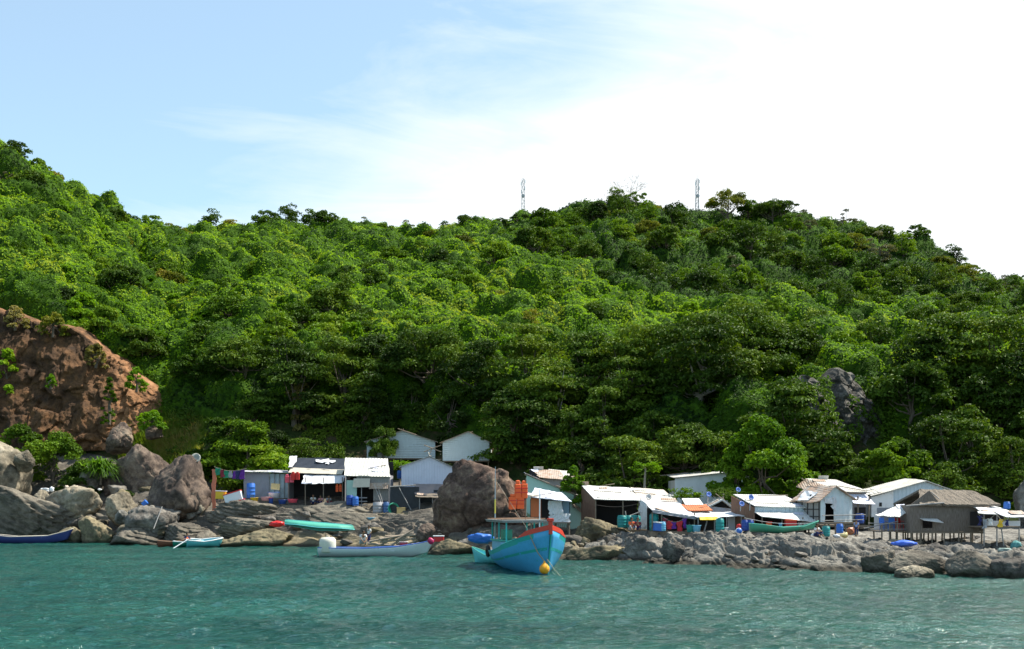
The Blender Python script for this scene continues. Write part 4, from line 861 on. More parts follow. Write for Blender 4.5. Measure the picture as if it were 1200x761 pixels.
m_cloth = paint('white_cloth', (0.70, 0.70, 0.72), 0.8, 0.4, 2.0, (0.5, 0.52, 0.58)); m_gcloth = paint('grey_cloth', (0.33, 0.33, 0.36), 0.85, 0.35); m_plank = paint('plank_white', (0.58, 0.66, 0.68), 0.6, 0.35, dirtcol=(0.30, 0.33, 0.32))
m_cream = paint('cream_board', (0.60, 0.54, 0.44), 0.7, 0.4); m_yel = paint('yellow_tarp', (0.80, 0.52, 0.03), 0.5, 0.15); m_grey_p = wood('grey_planks', (0.34, 0.33, 0.32), 0.6)
m_net = paint('teal_net', (0.10, 0.30, 0.30), 0.8, 0.5)

def planks(mb, x0, x1, z0, z1, y, n, th=0.03, top=None):
    """horizontal lapped boards between x0 and x1; top(x) cuts them off below a gable"""
    for i in range(n):
        a = z0 + (z1 - z0) * i / n; c = z0 + (z1 - z0) * (i + 1) / n - 0.02
        if top is None: mb.add([(x0, y - .02, a), (x1, y - .02, a), (x1, y + th, a), (x0, y + th, a), (x0, y, c), (x1, y, c), (x1, y + th, c), (x0, y + th, c)], [(0, 3, 2, 1), (4, 5, 6, 7), (0, 1, 5, 4), (1, 2, 6, 5), (2, 3, 7, 6), (3, 0, 4, 7)])
        else:
            l, r = top(a), top(c)
            if l is None: continue
            r = r or l
            mb.add([(l[0], y - .02, a), (l[1], y - .02, a), (l[1], y + th, a), (l[0], y + th, a), (r[0], y, c), (r[1], y, c), (r[1], y + th, c), (r[0], y + th, c)], [(0, 3, 2, 1), (4, 5, 6, 7), (0, 1, 5, 4), (1, 2, 6, 5), (2, 3, 7, 6), (3, 0, 4, 7)])
def place(px, py, D, rz=0.0): return P(px, py, D), rz
def stilts(root, xs, ys, z0, z1, r=0.06, name='stilt', mat=None):
    for x in xs:
        for y in ys: MB().tube([(x + random.uniform(-.05, .05), y, z0), (x, y, z1)], r, 6).build(name, mat or m_pole, root)

random.seed(4)
# ---- D. white plank house high on the bank
def plank_house(px, py, D, w, h, rise, ridge, dep, rz, label, nb, stl):
    r = thing('plank_house', label, 'house', P(px, py, D), rz, 'houses high on the bank'); xr = -w / 2 + w * ridge
    def top(z):
        if z <= h: return (-w / 2, w / 2)
        f = (z - h) / rise
        return None if f >= 1 else (-w / 2 + (xr + w / 2) * f, w / 2 - (w / 2 - xr) * f)
    mb = MB(); planks(mb, -w / 2, w / 2, 0, h + rise, 0, nb, top=top); mb.build('front_wall', m_plank, r)
    MB().box(-w / 2, -w / 2 + .05, .05, dep, 0, h - .01).build('side_wall', m_plank, r); MB().box(w / 2 - .05, w / 2, .05, dep, 0, h - .01).build('side_wall', m_plank, r)
    MB().prism([(-w / 2, 0), (w / 2, 0), (w / 2, h), (xr, h + rise - .05), (-w / 2, h)], dep, dep + .04).build('rear_wall', m_plank, r)
    MB().box(-w / 2, w / 2, 0.05, dep, -.12, -.01).build('floor', m_pole, r)
    ov = 0.3; sl = rise / (xr + w / 2); sr = rise / (w / 2 - xr)
    MB().sheet((-w / 2 - ov, -ov, h - ov * sl + .05), (xr, -ov, h + rise + .05), (xr, dep + ov, h + rise + .05), (-w / 2 - ov, dep + ov, h - ov * sl + .05), .04, 4, 2, .015).sheet((xr, -ov, h + rise + .055), (w / 2 + ov, -ov, h - ov * sr + .05), (w / 2 + ov, dep + ov, h - ov * sr + .05), (xr, dep + ov, h + rise + .055), .04, 4, 2, .015).build('roof', m_rusty, r)
    stilts(r, [-w / 2 + .1, 0, w / 2 - .1], [.1, dep - .1], -stl, -.1)
    return r
r = plank_house(470, 537, 119.5, 7.4, 1.8, 1.15, 0.52, 5, 0.06, 'white plank house on the bank behind the white tin gable', 16, 1.6)
r = plank_house(546, 540, 113, 4.8, 1.9, 1.05, 0.55, 4, -0.05, 'pale plank house right of the taller plank house', 14, 1.3)
MB().box(-2.6, -2.5, -.6, -.5, .6, .68).tube([(-4.3, -.3, 1.6), (-2.5, -.3, 0.9)], .05).tube([(-4.3, -.3, 0.9), (-2.5, -.3, 1.6)], .05).tube([(-4.3, -.3, 0.1), (-2.5, -.3, 0.1)], .05).build('stair_brace', m_pole, r)

# ---- F. white tin gable house
s_ = 109 / F
r = thing('tin_house', 'white tin gable house in front of the white plank house', 'house', P(503, 571, 109), 0.05, None)
MB().prism([(-2.75, 0), (2.75, 0), (2.75, 1.75), (0, 3.0), (-2.2, 2.25), (-2.75, 2.0)], 0, .05).build('front_wall', m_lav, r)
MB().box(-2.75, -2.7, .05, 4, 0, 1.9).build('side_wall', m_lav, r); MB().box(2.7, 2.75, .05, 4, 0, 1.7).build('side_wall', m_lav, r); MB().box(-2.7, 2.7, 4, 4.05, 0, 1.7).build('rear_wall', m_lav, r)
MB().sheet((-3.0, -.25, 1.98), (0, -.25, 3.08), (0, 4.2, 3.08), (-3.0, 4.2, 1.98), .04, 3, 2, .02).sheet((0, -.25, 3.085), (3.0, -.25, 1.72), (3.0, 4.2, 1.72), (0, 4.2, 3.085), .04, 3, 2, .02).build('roof', m_grey, r)
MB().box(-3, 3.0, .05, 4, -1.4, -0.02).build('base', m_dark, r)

# ---- G. black hut with an orange door sill
r = thing('black_hut', 'black tarpaulin hut with orange sill under the white tin house', 'hut', P(492, 606, 105.5), 0.0, None)
MB().box(-2.9, -0.1, .4, .46, .5, 2.9).box(1.3, 2.2, .4, .46, .5, 2.6).box(-.1, 1.3, 1.8, 1.85, 0, 2.4).box(-2.9, 2.2, 2.6, 2.65, 0.0, 2.9).build('wall', m_black, r)
MB().sheet((-0.5, -.4, 2.15), (2.4, -.4, 2.05), (2.6, 2.8, 3.15), (-.8, 2.8, 3.25), .06, 5, 3, .05).build('roof', m_black, r)
MB().sheet((-0.4, -.6, 1.95), (2.0, -.6, 1.85), (2.0, -.1, 2.2), (-.4, -.1, 2.25), .08, 8, 2, .05).build('awning', m_pole, r)
MB().box(-.05, .04, -.3, -.2, -1.0, 2.1).box(1.2, 1.28, -.3, -.2, -1.0, 2.0).build('door_frame', m_grey_p, r)
MB().box(.06, 1.18, -.28, -.2, -.05, .28).build('door_sill', m_orange, r)
MB().tube([(-2.9, .2, 2.9), (-.4, .2, 3.05)], .06).tube([(-2.0, .1, 2.8), (-0.8, 0, .6)], .05).build('brace', m_grey_p, r)
MB().box(-.9, 2.3, -.3, 2.6, -.12, -.06).build('floor', m_pole, r); stilts(r, [-.8, .3, 1.6, 2.2], [-.2, 2.4], -1.6, -.1)

# ---- A. grey tarpaulin shack
r = thing('tarpaulin_shack', 'low shack of grey cloth and clear plastic beside the blue barrel', 'shack', P(312, 584, 112), 0.0, None)
MB().sheet((-2.3, 0, 0), (0.3, 0, 0), (.3, .05, 2.55), (-2.3, .05, 2.6), .03, 8, 6, .04, seed=3).build('cloth_wall', m_gcloth, r)
MB().sheet((.35, .05, 0), (2.3, .05, 0), (2.3, .1, 2.45), (.35, .1, 2.5), .02, 6, 6, .03, seed=4).build('plastic_screen', paint('clear_plastic', (0.42, 0.50, 0.54), 0.25, 0.5, 4, (0.2, 0.26, 0.3)), r)
for x in (.32, .85, 1.35, 1.85, 2.3): MB().box(x - .035, x + .035, -.05, .02, 0, 2.5).build('post', m_grey_p, r)
MB().sheet((-2.6, -.4, 2.72), (2.9, -.5, 2.6), (2.9, 2.4, 2.95), (-2.6, 2.4, 2.9), .05, 8, 3, .04).build('roof', paint('roof_tarp', (0.42, 0.42, 0.45), .7, .4), r)
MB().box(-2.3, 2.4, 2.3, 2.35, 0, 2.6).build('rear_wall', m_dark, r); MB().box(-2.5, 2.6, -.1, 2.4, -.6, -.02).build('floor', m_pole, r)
# ---- B. black roofed shack with a white awning
r = thing('shack', 'open shack with torn black roof and white awning', 'shack', P(370, 592, 110.5), 0.0, None)
z = lambda y: (592 - y) * 110.5 / F; x_ = lambda px: (px - 370) * 110.5 / F
MB().sheet((x_(338), .2, z(549)), (x_(403), .2, z(552)), (x_(400), 3.0, z(536)), (x_(334), 3.0, z(535)), .05, 8, 4, .04).build('roof', m_black, r)
MB().sheet((x_(337), .1, z(549) + .1), (x_(343), .1, z(549) + .1), (x_(342), 3.0, z(534.5) + .08), (x_(333), 3.0, z(534.5) + .08), .03, 4, 5, .07, seed=5).sheet((x_(366), 1.5, z(542) + .12), (x_(389), 1.7, z(543) + .12), (x_(388), 2.2, z(540) + .1), (x_(366), 2.3, z(539) + .1), .03, 8, 3, .07, seed=6).sheet((x_(379), 1.3, z(544.5) + .12), (x_(384), 1.3, z(544.5) + .12), (x_(381), 2.5, z(538) + .12), (x_(377), 2.5, z(538) + .12), .03, 3, 4, .06, seed=7).build('torn_sheet', m_cloth, r)
MB().sheet((x_(338), -.3, z(554)), (x_(401), -.3, z(556)), (x_(402), .35, z(550.5)), (x_(340), .35, z(548)), .05, 12, 1, .03).build('eave', m_cream, r)
MB().sheet((x_(358), -1.7, z(567)), (x_(405), -1.7, z(566)), (x_(404), -.1, z(556.5)), (x_(357), -.1, z(556)), .04, 12, 4, .06, .05, seed=8).build('awning', m_cloth, r)
for px in (339, 361, 382, 404): MB().tube([(x_(px), -.3 if px in (339, ) else -1.5, 0), (x_(px), -.3 if px in (339,) else -1.5, z(560))], .05).build('post', m_pole, r)
MB().box(x_(337), x_(404), 2.9, 2.95, 0, z(537)).build('rear_wall', m_dark, r); MB().box(x_(337), x_(337) + .05, 0, 2.9, 0, z(551)).build('side_wall', m_gcloth, r); MB().box(x_(404) - .05, x_(404), 0, 2.9, 0, z(553)).build('side_wall', m_gcloth, r)
MB().box(x_(336), x_(405), -1.7, 2.95, -.5, -.02).build('floor', m_pole, r)
# ---- C. grey roofed hut
r = thing('hut', 'hut with steep grey corrugated roof and rusty sign boards', 'hut', P(430, 596, 108), 0.0, None)
z = lambda y: (596 - y) * 108 / F; x_ = lambda px: (px - 430) * 108 / F
MB().sheet((x_(404), -.3, z(557.5)), (x_(458), -.3, z(559)), (x_(450), 3.0, z(536)), (x_(399), 3.0, z(535)), .06, 10, 5, .02).build('roof', m_fibro, r)
MB().box(x_(405), x_(418), 0, .05, 0, z(563)).build('front_panel', m_mint, r, label='mint green wall panel')
MB().box(x_(418), x_(457), 0, .05, z(571), z(559)).box(x_(437), x_(455), .3, .35, z(587), z(571)).build('front_wall', m_grey_p, r)
MB().box(x_(405), x_(457), 2.9, 2.95, 0, z(540)).build('rear_wall', m_dark, r)
MB().box(x_(405), x_(405) + .05, .05, 2.9, 0, z(556)).build('side_wall', m_gcloth, r); MB().box(x_(457) - .05, x_(457), .05, 2.9, 0, z(557)).build('side_wall', m_gcloth, r)
MB().sheet((x_(414), -.5, z(571.5)), (x_(434), -.5, z(571)), (x_(434), -.25, z(561)), (x_(415), -.25, z(561)), .04).build('sign_board', m_cream, r)
MB().sheet((x_(433), -.45, z(573)), (x_(455), -.45, z(573)), (x_(456), -.2, z(566)), (x_(434), -.2, z(566)), .04).build('sign_board', m_rusty, r, label='rusty board')
for px in (406, 424, 456): MB().tube([(x_(px), -.25, -.9), (x_(px), -.2, z(559))], .045).build('post', m_grey_p, r)
MB().tube([(x_(441), -.4, z(573)), (x_(448), -.9, z(590))], .04).tube([(x_(444), -.4, z(573)), (x_(450), -.9, z(590))], .04).build('ladder', m_grey_p, r)
mb = MB()
for k in range(4): mb.box(x_(418), x_(431), -.5, -.46, -.05 + k * .35, .04 + k * .35)
mb.build('bench', m_grey_p, r); MB().box(x_(404), x_(458), -.6, 2.95, -.75, -.1).build('floor', m_pole, r)

# ---- H. grey shack up behind the pale green hut
r = thing('shack', 'small grey shack with rusty tin roof behind the boulder', 'shack', P(648, 578, 95), 0.0, None); k = 95 / F
MB().box(-.9, .9, 0, .05, 0, 1.25).box(-1.9, -1.86, .1, 2.5, 0, 1.6).box(.86, .9, .05, 2.5, 0, 1.3).build('wall', m_grey_p, r)
MB().sheet((-1.2, -.3, 1.35), (1.2, -.3, 1.15), (.6, 1.6, 2.0), (-2.0, 1.6, 2.1), .04, 5, 3, .03).build('roof', m_rusty, r)
MB().sheet((.55, 0.3, 1.5), (2.0, .3, 1.3), (1.4, 2.4, 2.0), (-.4, 2.4, 2.15), .04, 4, 3, .03).build('side_roof', m_grey, r)
MB().prism([(-2.1, 0.8), (-1.0, .8), (-1.0, 1.4), (-2.0, 2.1)], .3, .35).build('gable_panel', m_dark, r)
# ---- I. pale green hut
r = thing('green_hut', 'pale green hut with long roof sloping down to the right', 'hut', P(657, 612, 88), 0.0, None); k = 88 / F
q = lambda px, py: ((px - 657) * k, (612 - py) * k)
MB().prism([q(617, 600), q(617, 557), q(657, 573.5), q(697, 591), q(697, 614), q(668, 621), q(640, 621)], 0, .06).build('front_wall', m_mint, r)
a_, b_ = q(615, 555.5), q(699, 590.5); MB().sheet((a_[0], -.2, a_[1] + .06), (b_[0], -.2, b_[1] + .06), (b_[0], 4, b_[1] + .06), (a_[0], 4, a_[1] + .06), .06, 6, 2, .02).build('roof', m_rusty, r)
MB().box(q(697, 0)[0] - .06, q(697, 0)[0], .07, 4, -.4, 1.3).build('side_wall', m_mint, r); MB().box(q(617, 0)[0], q(617, 0)[0] + .06, .07, 4, .5, 3.6).build('side_wall', m_mint, r); MB().box(-2.6, 2.6, 4, 4.05, -.2, 1.3).build('rear_wall', m_mint, r)
MB().sheet((*q(670, 592)[:1], -.7, q(0, 592)[1]), (q(684, 603)[0], -.7, q(0, 603)[1]), (q(684, 600)[0], -.02, q(0, 600)[1] + .1), (q(670, 588)[0], -.02, q(0, 588)[1] + .1), .04).build('awning', m_rusty, r)
# ---- J. stilted shack with orange panel and white curtain
r = thing('stilt_shack', 'stilted shack with orange panel and white curtain', 'shack', P(645, 612, 83.5), 0.0, None); k = 83.5 / F
q = lambda px, py: ((px - 645) * k, (612 - py) * k)
def bx(mb, px0, px1, py0, py1, y0, y1): a, b = q(px0, py1), q(px1, py0); return mb.box(a[0], b[0], y0, y1, a[1], b[1])
bx(MB(), 622, 634, 583, 606, 0, .05).build('orange_panel', m_orange, r)
MB().sheet((*q(643.5, 612)[:1], -.1, .0), (q(668, 0)[0], -.1, -.05), (q(668, 0)[0], -.05, q(0, 602)[1]), (q(643.5, 0)[0], -.05, q(0, 602)[1]), .03, 14, 5, .05, seed=9).sheet((q(643, 0)[0], -.1, q(0, 602.5)[1]), (q(659, 0)[0], -.1, q(0, 602.5)[1]), (q(659, 0)[0], -.05, q(0, 587)[1]), (q(643, 0)[0], -.05, q(0, 587)[1]), .03, 10, 5, .05, seed=10).build('curtain', m_cloth, r)
bx(MB(), 659, 668, 588, 602, .1, .14).build('window', paint('shutter_blue', (.12, .20, .27), .4, .3), r)
bx(MB(), 634, 643, 584, 612, 1.4, 1.44).build('doorway', m_dark, r); bx(bx(MB(), 622, 668, 585, 612, 2.4, 2.45), 667.2, 668, 588, 612, .1, 2.4).build('rear_wall', m_dark, r)
MB().sheet((q(620, 0)[0], -.7, q(0, 582)[1]), (q(670, 0)[0], -.7, q(0, 588)[1]), (q(660, 0)[0], 1.9, q(0, 583)[1] + .35), (q(628, 0)[0], 1.9, q(0, 573)[1] + .1), .05, 10, 3, .03).build('roof', m_lav, r)
bx(MB(), 622, 669, 612, 613.5, -.2, 2.4).build('floor', m_pole, r); stilts(r, [q(p_, 0)[0] for p_ in (623, 634, 652, 667)], [0, 2.2], -1.3, -.08)
mb = MB()
for i in range(6): mb.tube([(q(654 + 2.2 * i, 0)[0], -.05, -.1), (q(656 + 2.2 * i, 0)[0], -.05, -.55)], .02, 4)
mb.build('lattice', m_pole, r)

# ---- K. long hut: white roof, brown gable, grey extension
r = thing('long_hut', 'long open hut with white roof and brown board gable', 'hut', P(715, 617, 84), 0.0, None); k = 84 / F
q = lambda px, py: ((px - 715) * k, (617 - py) * k)
MB().sheet((q(696, 0)[0], -.2, q(0, 585)[1]), (q(751, 0)[0], -.2, q(0, 586.5)[1]), (q(743, 0)[0], 3.2, q(0, 571)[1]), (q(684, 0)[0], 3.2, q(0, 568)[1]), .05, 6, 3, .02).build('roof', m_white, r)
mb = MB(); a, b_, c = (q(697, 0)[0], 0), (q(684, 0)[0], 3.2), None
for i in range(12):
    f0, f1 = i / 12, (i + .93) / 12; xa, xb = a[0] + (b_[0] - a[0]) * f0, a[0] + (b_[0] - a[0]) * f1; ya, yb = 3.2 * f0, 3.2 * f1
    za, zb = q(0, 585)[1] + (q(0, 569)[1] - q(0, 585)[1]) * f0, q(0, 585)[1] + (q(0, 569)[1] - q(0, 585)[1]) * f1
    mb.add([(xa, ya, -.2), (xb, yb, -.2), (xb, yb, zb - .05), (xa, ya, za - .05), (xa + .04, ya, -.2), (xb + .04, yb, -.2), (xb + .04, yb, zb - .05), (xa + .04, ya, za - .05)], [(0, 1, 2, 3), (7, 6, 5, 4), (0, 3, 7, 4), (1, 5, 6, 2), (3, 2, 6, 7), (0, 4, 5, 1)])
mb.build('gable_wall', m_brown, r)
MB().box(q(688, 0)[0], q(752, 0)[0], 3.15, 3.2, -.2, q(0, 573)[1]).build('rear_wall', m_dark, r)
MB().sheet((q(748.5, 0)[0], -.1, -.2), (q(762, 0)[0], -.5, -.2), (q(756, 0)[0], -.3, q(0, 588)[1]), (q(749, 0)[0], -.1, q(0, 586)[1]), .04, 6, 6, .06, seed=12).build('drape', m_cloth, r)
for p_ in (698, 730, 750): MB().tube([(q(p_, 0)[0], 0, -.2), (q(p_, 0)[0], 0, q(0, 586)[1])], .05).build('post', m_pole, r)
MB().tube([(q(722, 0)[0], -1.0, q(0, 610)[1]), (q(749, 0)[0], -.6, q(0, 600)[1])], .045).tube([(q(731, 0)[0], -1, q(0, 599)[1]), (q(735, 0)[0], -1, -.2)], .045).build('rail', m_grey_p, r)
MB().box(q(690, 0)[0], q(760, 0)[0], -1.2, 3.2, -.5, -.2).build('floor', m_pole, r)
r2 = thing('hut', 'hut with stained beige roof joined to the long white roof', 'hut', P(768, 617, 84.2), 0.0, None); q = lambda px, py: ((px - 768) * k, (617 - py) * k)
MB().sheet((q(752, 0)[0], 0, q(0, 586.5)[1]), (q(794, 0)[0], 0, q(0, 588)[1]), (q(784, 0)[0], 3.0, q(0, 573.5)[1]), (q(743.5, 0)[0], 3.0, q(0, 570.5)[1]), .05, 8, 3, .02).build('roof', C_('sheet_beige', (0.68, 0.62, 0.55), .3, rustcol=(.5, .40, .33)), r2)
MB().box(q(753, 0)[0], q(792, 0)[0], 2.9, 2.95, -.2, q(0, 578)[1]).box(q(791, 0)[0], q(792, 0)[0], .1, 2.9, -.2, q(0, 588)[1]).build('wall', m_gcloth, r2)
# ---- L. white awning stall with garments
r = thing('stall', 'stall under big white tarpaulin awning with grey valance', 'stall', P(785, 621, 79.5), 0.0, None); k = 79.5 / F; q = lambda px, py: ((px - 785) * k, (621 - py) * k)
MB().sheet((q(762, 0)[0], -.9, q(0, 597)[1]), (q(812, 0)[0], -.9, q(0, 604.5)[1]), (q(801, 0)[0], 2.0, q(0, 589)[1]), (q(754, 0)[0], 2.0, q(0, 585)[1]), .04, 9, 4, .04, .05, seed=13).build('awning', m_cloth, r)
MB().sheet((q(763, 0)[0], -.93, q(0, 601)[1]), (q(814, 0)[0], -.93, q(0, 609)[1]), (q(812, 0)[0], -.9, q(0, 604.5)[1] - .03), (q(762, 0)[0], -.9, q(0, 597)[1] - .03), .03, 14, 2, .05, seed=14).build('valance', m_gcloth, r)
for p_ in (763, 774, 812): MB().tube([(q(p_, 0)[0], -.7, -.3), (q(p_, 0)[0], -.7, q(0, 600)[1])], .05).build('post', m_pole, r)
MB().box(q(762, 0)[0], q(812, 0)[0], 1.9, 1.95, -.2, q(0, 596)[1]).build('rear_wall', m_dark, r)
MB().box(q(760, 0)[0], q(835, 0)[0], -1.0, 2.0, -.45, -.1).build('floor', m_pole, r)
# ---- M. white shed behind
r = thing('shed', 'large white shed behind the orange roofed stall', 'shed', P(836, 600, 94), 0.0, None); k = 94 / F; q = lambda px, py: ((px - 836) * k, (600 - py) * k)
MB().prism([q(791, 600), q(791, 561), q(856, 554), q(884, 562), q(884, 600)], 0, .06).build('front_wall', m_plank2 if 'm_plank2' in globals() else C_('sheet_palewhite', (0.62, 0.68, 0.72), 0.12, pitch=.9, depth=.02, rustcol=(.42, .46, .48)), r)
a, b_, c = q(789, 560), q(856, 553), q(886, 561.5)
MB().sheet((a[0], -.25, a[1]), (b_[0], -.25, b_[1]), (b_[0], 4, b_[1] + .3), (a[0], 4, a[1] + .3), .05, 5, 2, .02).sheet((b_[0], -.25, b_[1] + .005), (c[0], -.25, c[1]), (c[0], 4, c[1] + .3), (b_[0], 4, b_[1] + .3), .05, 3, 2, .02).build('roof', m_grey, r)
MB().box(q(791, 0)[0], q(791, 0)[0] + .06, .07, 4, 0, 2.7).build('side_wall', m_grey, r); MB().box(q(884, 0)[0] - .06, q(884, 0)[0], .07, 4, 0, 2.7).build('side_wall', m_grey, r); MB().box(q(791, 0)[0], q(884, 0)[0], 4, 4.05, 0, 2.7).build('rear_wall', m_grey, r)
MB().box(q(857, 0)[0], q(865, 0)[0], -.04, 0, q(0, 590)[1], q(0, 579)[1]).build('window', m_dark, r)
# ---- N. orange roofed stall with yellow awning
r = thing('stall', 'stall with orange sheet roof and small yellow awning', 'stall', P(832, 623, 79), 0.0, None); k = 79 / F; q = lambda px, py: ((px - 832) * k, (623 - py) * k)
MB().sheet((q(808, 0)[0], .4, q(0, 598.5)[1]), (q(836, 0)[0], .4, q(0, 598)[1]), (q(834, 0)[0], 2.2, q(0, 593)[1] + .1), (q(803, 0)[0], 2.2, q(0, 593)[1] + .1), .05, 4, 2, .02).build('orange_roof', m_orr, r)
MB().sheet((q(808, 0)[0], 1.9, q(0, 591.5)[1]), (q(830, 0)[0], 1.9, q(0, 591.5)[1]), (q(829, 0)[0], 3.6, q(0, 585.5)[1] + .1), (q(808, 0)[0], 3.6, q(0, 585.5)[1] + .1), .05).build('rear_roof', m_white, r)
MB().sheet((q(815, 0)[0], -.9, q(0, 606.5)[1]), (q(873, 0)[0], -.9, q(0, 604)[1]), (q(868, 0)[0], 1.0, q(0, 600)[1]), (q(808, 0)[0], 1.0, q(0, 599)[1]), .04, 10, 3, .04, .04, seed=15).build('awning', m_cloth, r)
MB().sheet((q(817, 0)[0], -1.1, q(0, 609)[1]), (q(838, 0)[0], -1.1, q(0, 609)[1]), (q(838, 0)[0], -.85, q(0, 605.5)[1]), (q(817, 0)[0], -.85, q(0, 605.5)[1]), .05, 6, 1, .02).build('yellow_awning', m_yel, r)
for p_ in (816, 835, 849, 866): MB().tube([(q(p_, 0)[0], -.8, -.2), (q(p_, 0)[0], -.8, q(0, 605)[1])], .04).build('post', m_grey_p, r)
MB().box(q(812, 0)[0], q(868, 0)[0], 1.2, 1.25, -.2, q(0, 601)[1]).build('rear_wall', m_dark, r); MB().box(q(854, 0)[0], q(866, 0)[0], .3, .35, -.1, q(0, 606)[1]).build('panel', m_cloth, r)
MB().tube([(q(822, 0)[0], -.9, -.1), (q(828, 0)[0], -.5, q(0, 608)[1])], .05).build('prop', m_grey_p, r)
# ---- O. small gable behind the stalls
r = thing('lean_to', 'small lean-to with dark open gable and lavender skirt', 'shack', P(848, 606, 82), 0.0, None); k = 82 / F; q = lambda px, py: ((px - 848) * k, (606 - py) * k)
a, b_, c = q(829, 594), q(846, 585), q(868, 601)
MB().sheet((a[0], -.2, a[1]), (b_[0], -.2, b_[1]), (b_[0], 3, b_[1]), (a[0], 3, a[1]), .1, 3, 2, .02).sheet((b_[0], -.2, b_[1] + .005), (c[0], -.2, c[1]), (c[0], 3, c[1]), (b_[0], 3, b_[1]), .1, 3, 2, .02).build('roof', m_white, r)
MB().prism([q(833, 593), q(860, 596.5), q(846, 586.5)], .4, .45).build('gable', m_dark, r); MB().prism([q(833, 600), q(866, 601), q(862, 597), q(833, 593.5)], .3, .36).build('skirt', m_lav, r)
# ---- P. white roofed hut with awning, brown side wall
r = thing('hut', 'hut with bright white roof above a long white awning', 'hut', P(912, 623, 77), 0.0, None); k = 77 / F; q = lambda px, py: ((px - 912) * k, (623 - py) * k)
MB().sheet((q(884, 0)[0], -.1, q(0, 593)[1]), (q(947, 0)[0], -.1, q(0, 595)[1]), (q(930, 0)[0], 2.8, q(0, 580)[1]), (q(869, 0)[0], 2.8, q(0, 579)[1]), .05, 5, 3, .015).build('roof', m_white, r)
MB().box(q(885, 0)[0], q(945, 0)[0], .1, .15, q(0, 601)[1], q(0, 594.5)[1]).build('band', m_blue, r)
MB().sheet((q(888, 0)[0], -1.3, q(0, 605)[1]), (q(953, 0)[0], -1.3, q(0, 611.5)[1]), (q(944, 0)[0], .1, q(0, 600)[1]), (q(884, 0)[0], .1, q(0, 599.5)[1]), .04, 8, 2, .03, seed=16).build('awning', m_white, r)
mb = MB(); xa, xb = q(884, 0)[0], q(866, 0)[0]
for i in range(12):
    f0, f1 = i / 12, (i + .92) / 12; x0_, x1_ = xa + (xb - xa) * f0, xa + (xb - xa) * f1; z0_, z1_ = [q(0, 594 + (580 - 594) * f)[1] for f in (f0, f1)]
    mb.add([(x0_, 2.8 * f0, -.1), (x1_, 2.8 * f1, -.1), (x1_, 2.8 * f1, z1_ - .06), (x0_, 2.8 * f0, z0_ - .06), (x0_ + .04, 2.8 * f0, -.1), (x1_ + .04, 2.8 * f1, -.1), (x1_ + .04, 2.8 * f1, z1_ - .06), (x0_ + .04, 2.8 * f0, z0_ - .06)], [(0, 1, 2, 3), (7, 6, 5, 4), (0, 3, 7, 4), (1, 5, 6, 2), (3, 2, 6, 7), (0, 4, 5, 1)])
mb.build('side_wall', m_brown, r)
MB().box(q(884, 0)[0], q(946, 0)[0], 2.6, 2.65, -.1, q(0, 582)[1]).box(q(946, 0)[0] - .05, q(946, 0)[0], .2, 2.6, -.1, q(0, 596)[1]).build('rear_wall', m_dark, r)
for p_ in (889, 912, 936, 952): MB().tube([(q(p_, 0)[0], -1.1, -.3), (q(p_, 0)[0], -1.1, q(0, 606)[1])], .04).build('post', m_pole, r)
MB().box(q(866, 0)[0], q(955, 0)[0], -1.2, 2.6, -.5, -.1).build('floor', m_pole, r)
# ---- R. tin roofed house behind
r = thing('house', 'house with grey tin roof standing behind the torn white gable hut', 'house', P(990, 606, 84), 0.0, None); k = 84 / F; q = lambda px, py: ((px - 990) * k, (606 - py) * k)
MB().sheet((q(986, 0)[0], -.2, q(0, 576)[1]), (q(1019, 0)[0], -.2, q(0, 577)[1]), (q(992, 0)[0], 2.6, q(0, 561.5)[1]), (q(954, 0)[0], 2.6, q(0, 560)[1]), .05, 6, 3, .02).build('roof', m_grey, r)
MB().sheet((q(958, 0)[0], -.1, q(0, 578)[1]), (q(986, 0)[0], -.2, q(0, 576)[1]), (q(954, 0)[0], 2.6, q(0, 560.3)[1]), (q(942, 0)[0], 2.4, q(0, 570)[1]), .05, 4, 3, .03).build('torn_roof', m_rusty, r)
MB().sheet((q(996, 0)[0], -.9, q(0, 590)[1]), (q(1021, 0)[0], -.9, q(0, 591)[1]), (q(1016, 0)[0], .1, q(0, 580)[1]), (q(994, 0)[0], .1, q(0, 579)[1]), .04, 4, 2, .03).build('awning', m_lav, r)
MB().box(q(962, 0)[0], q(1016, 0)[0], .15, .2, -.2, q(0, 578)[1]).box(q(1016, 0)[0] - .05, q(1016, 0)[0], .2, 2.6, -.2, q(0, 578)[1]).build('wall', m_gcloth, r)
MB().box(q(1002, 0)[0], q(1015, 0)[0], .08, .14, -.6, q(0, 604)[1] + .6).build('doorway', m_dark, r); MB().box(q(960, 0)[0], q(1018, 0)[0], -.6, 2.4, -.75, -.62).build('floor', m_pole, r)
stilts(r, [q(p_, 0)[0] for p_ in (1003, 1016)], [-.5], -1.6, 1.6)
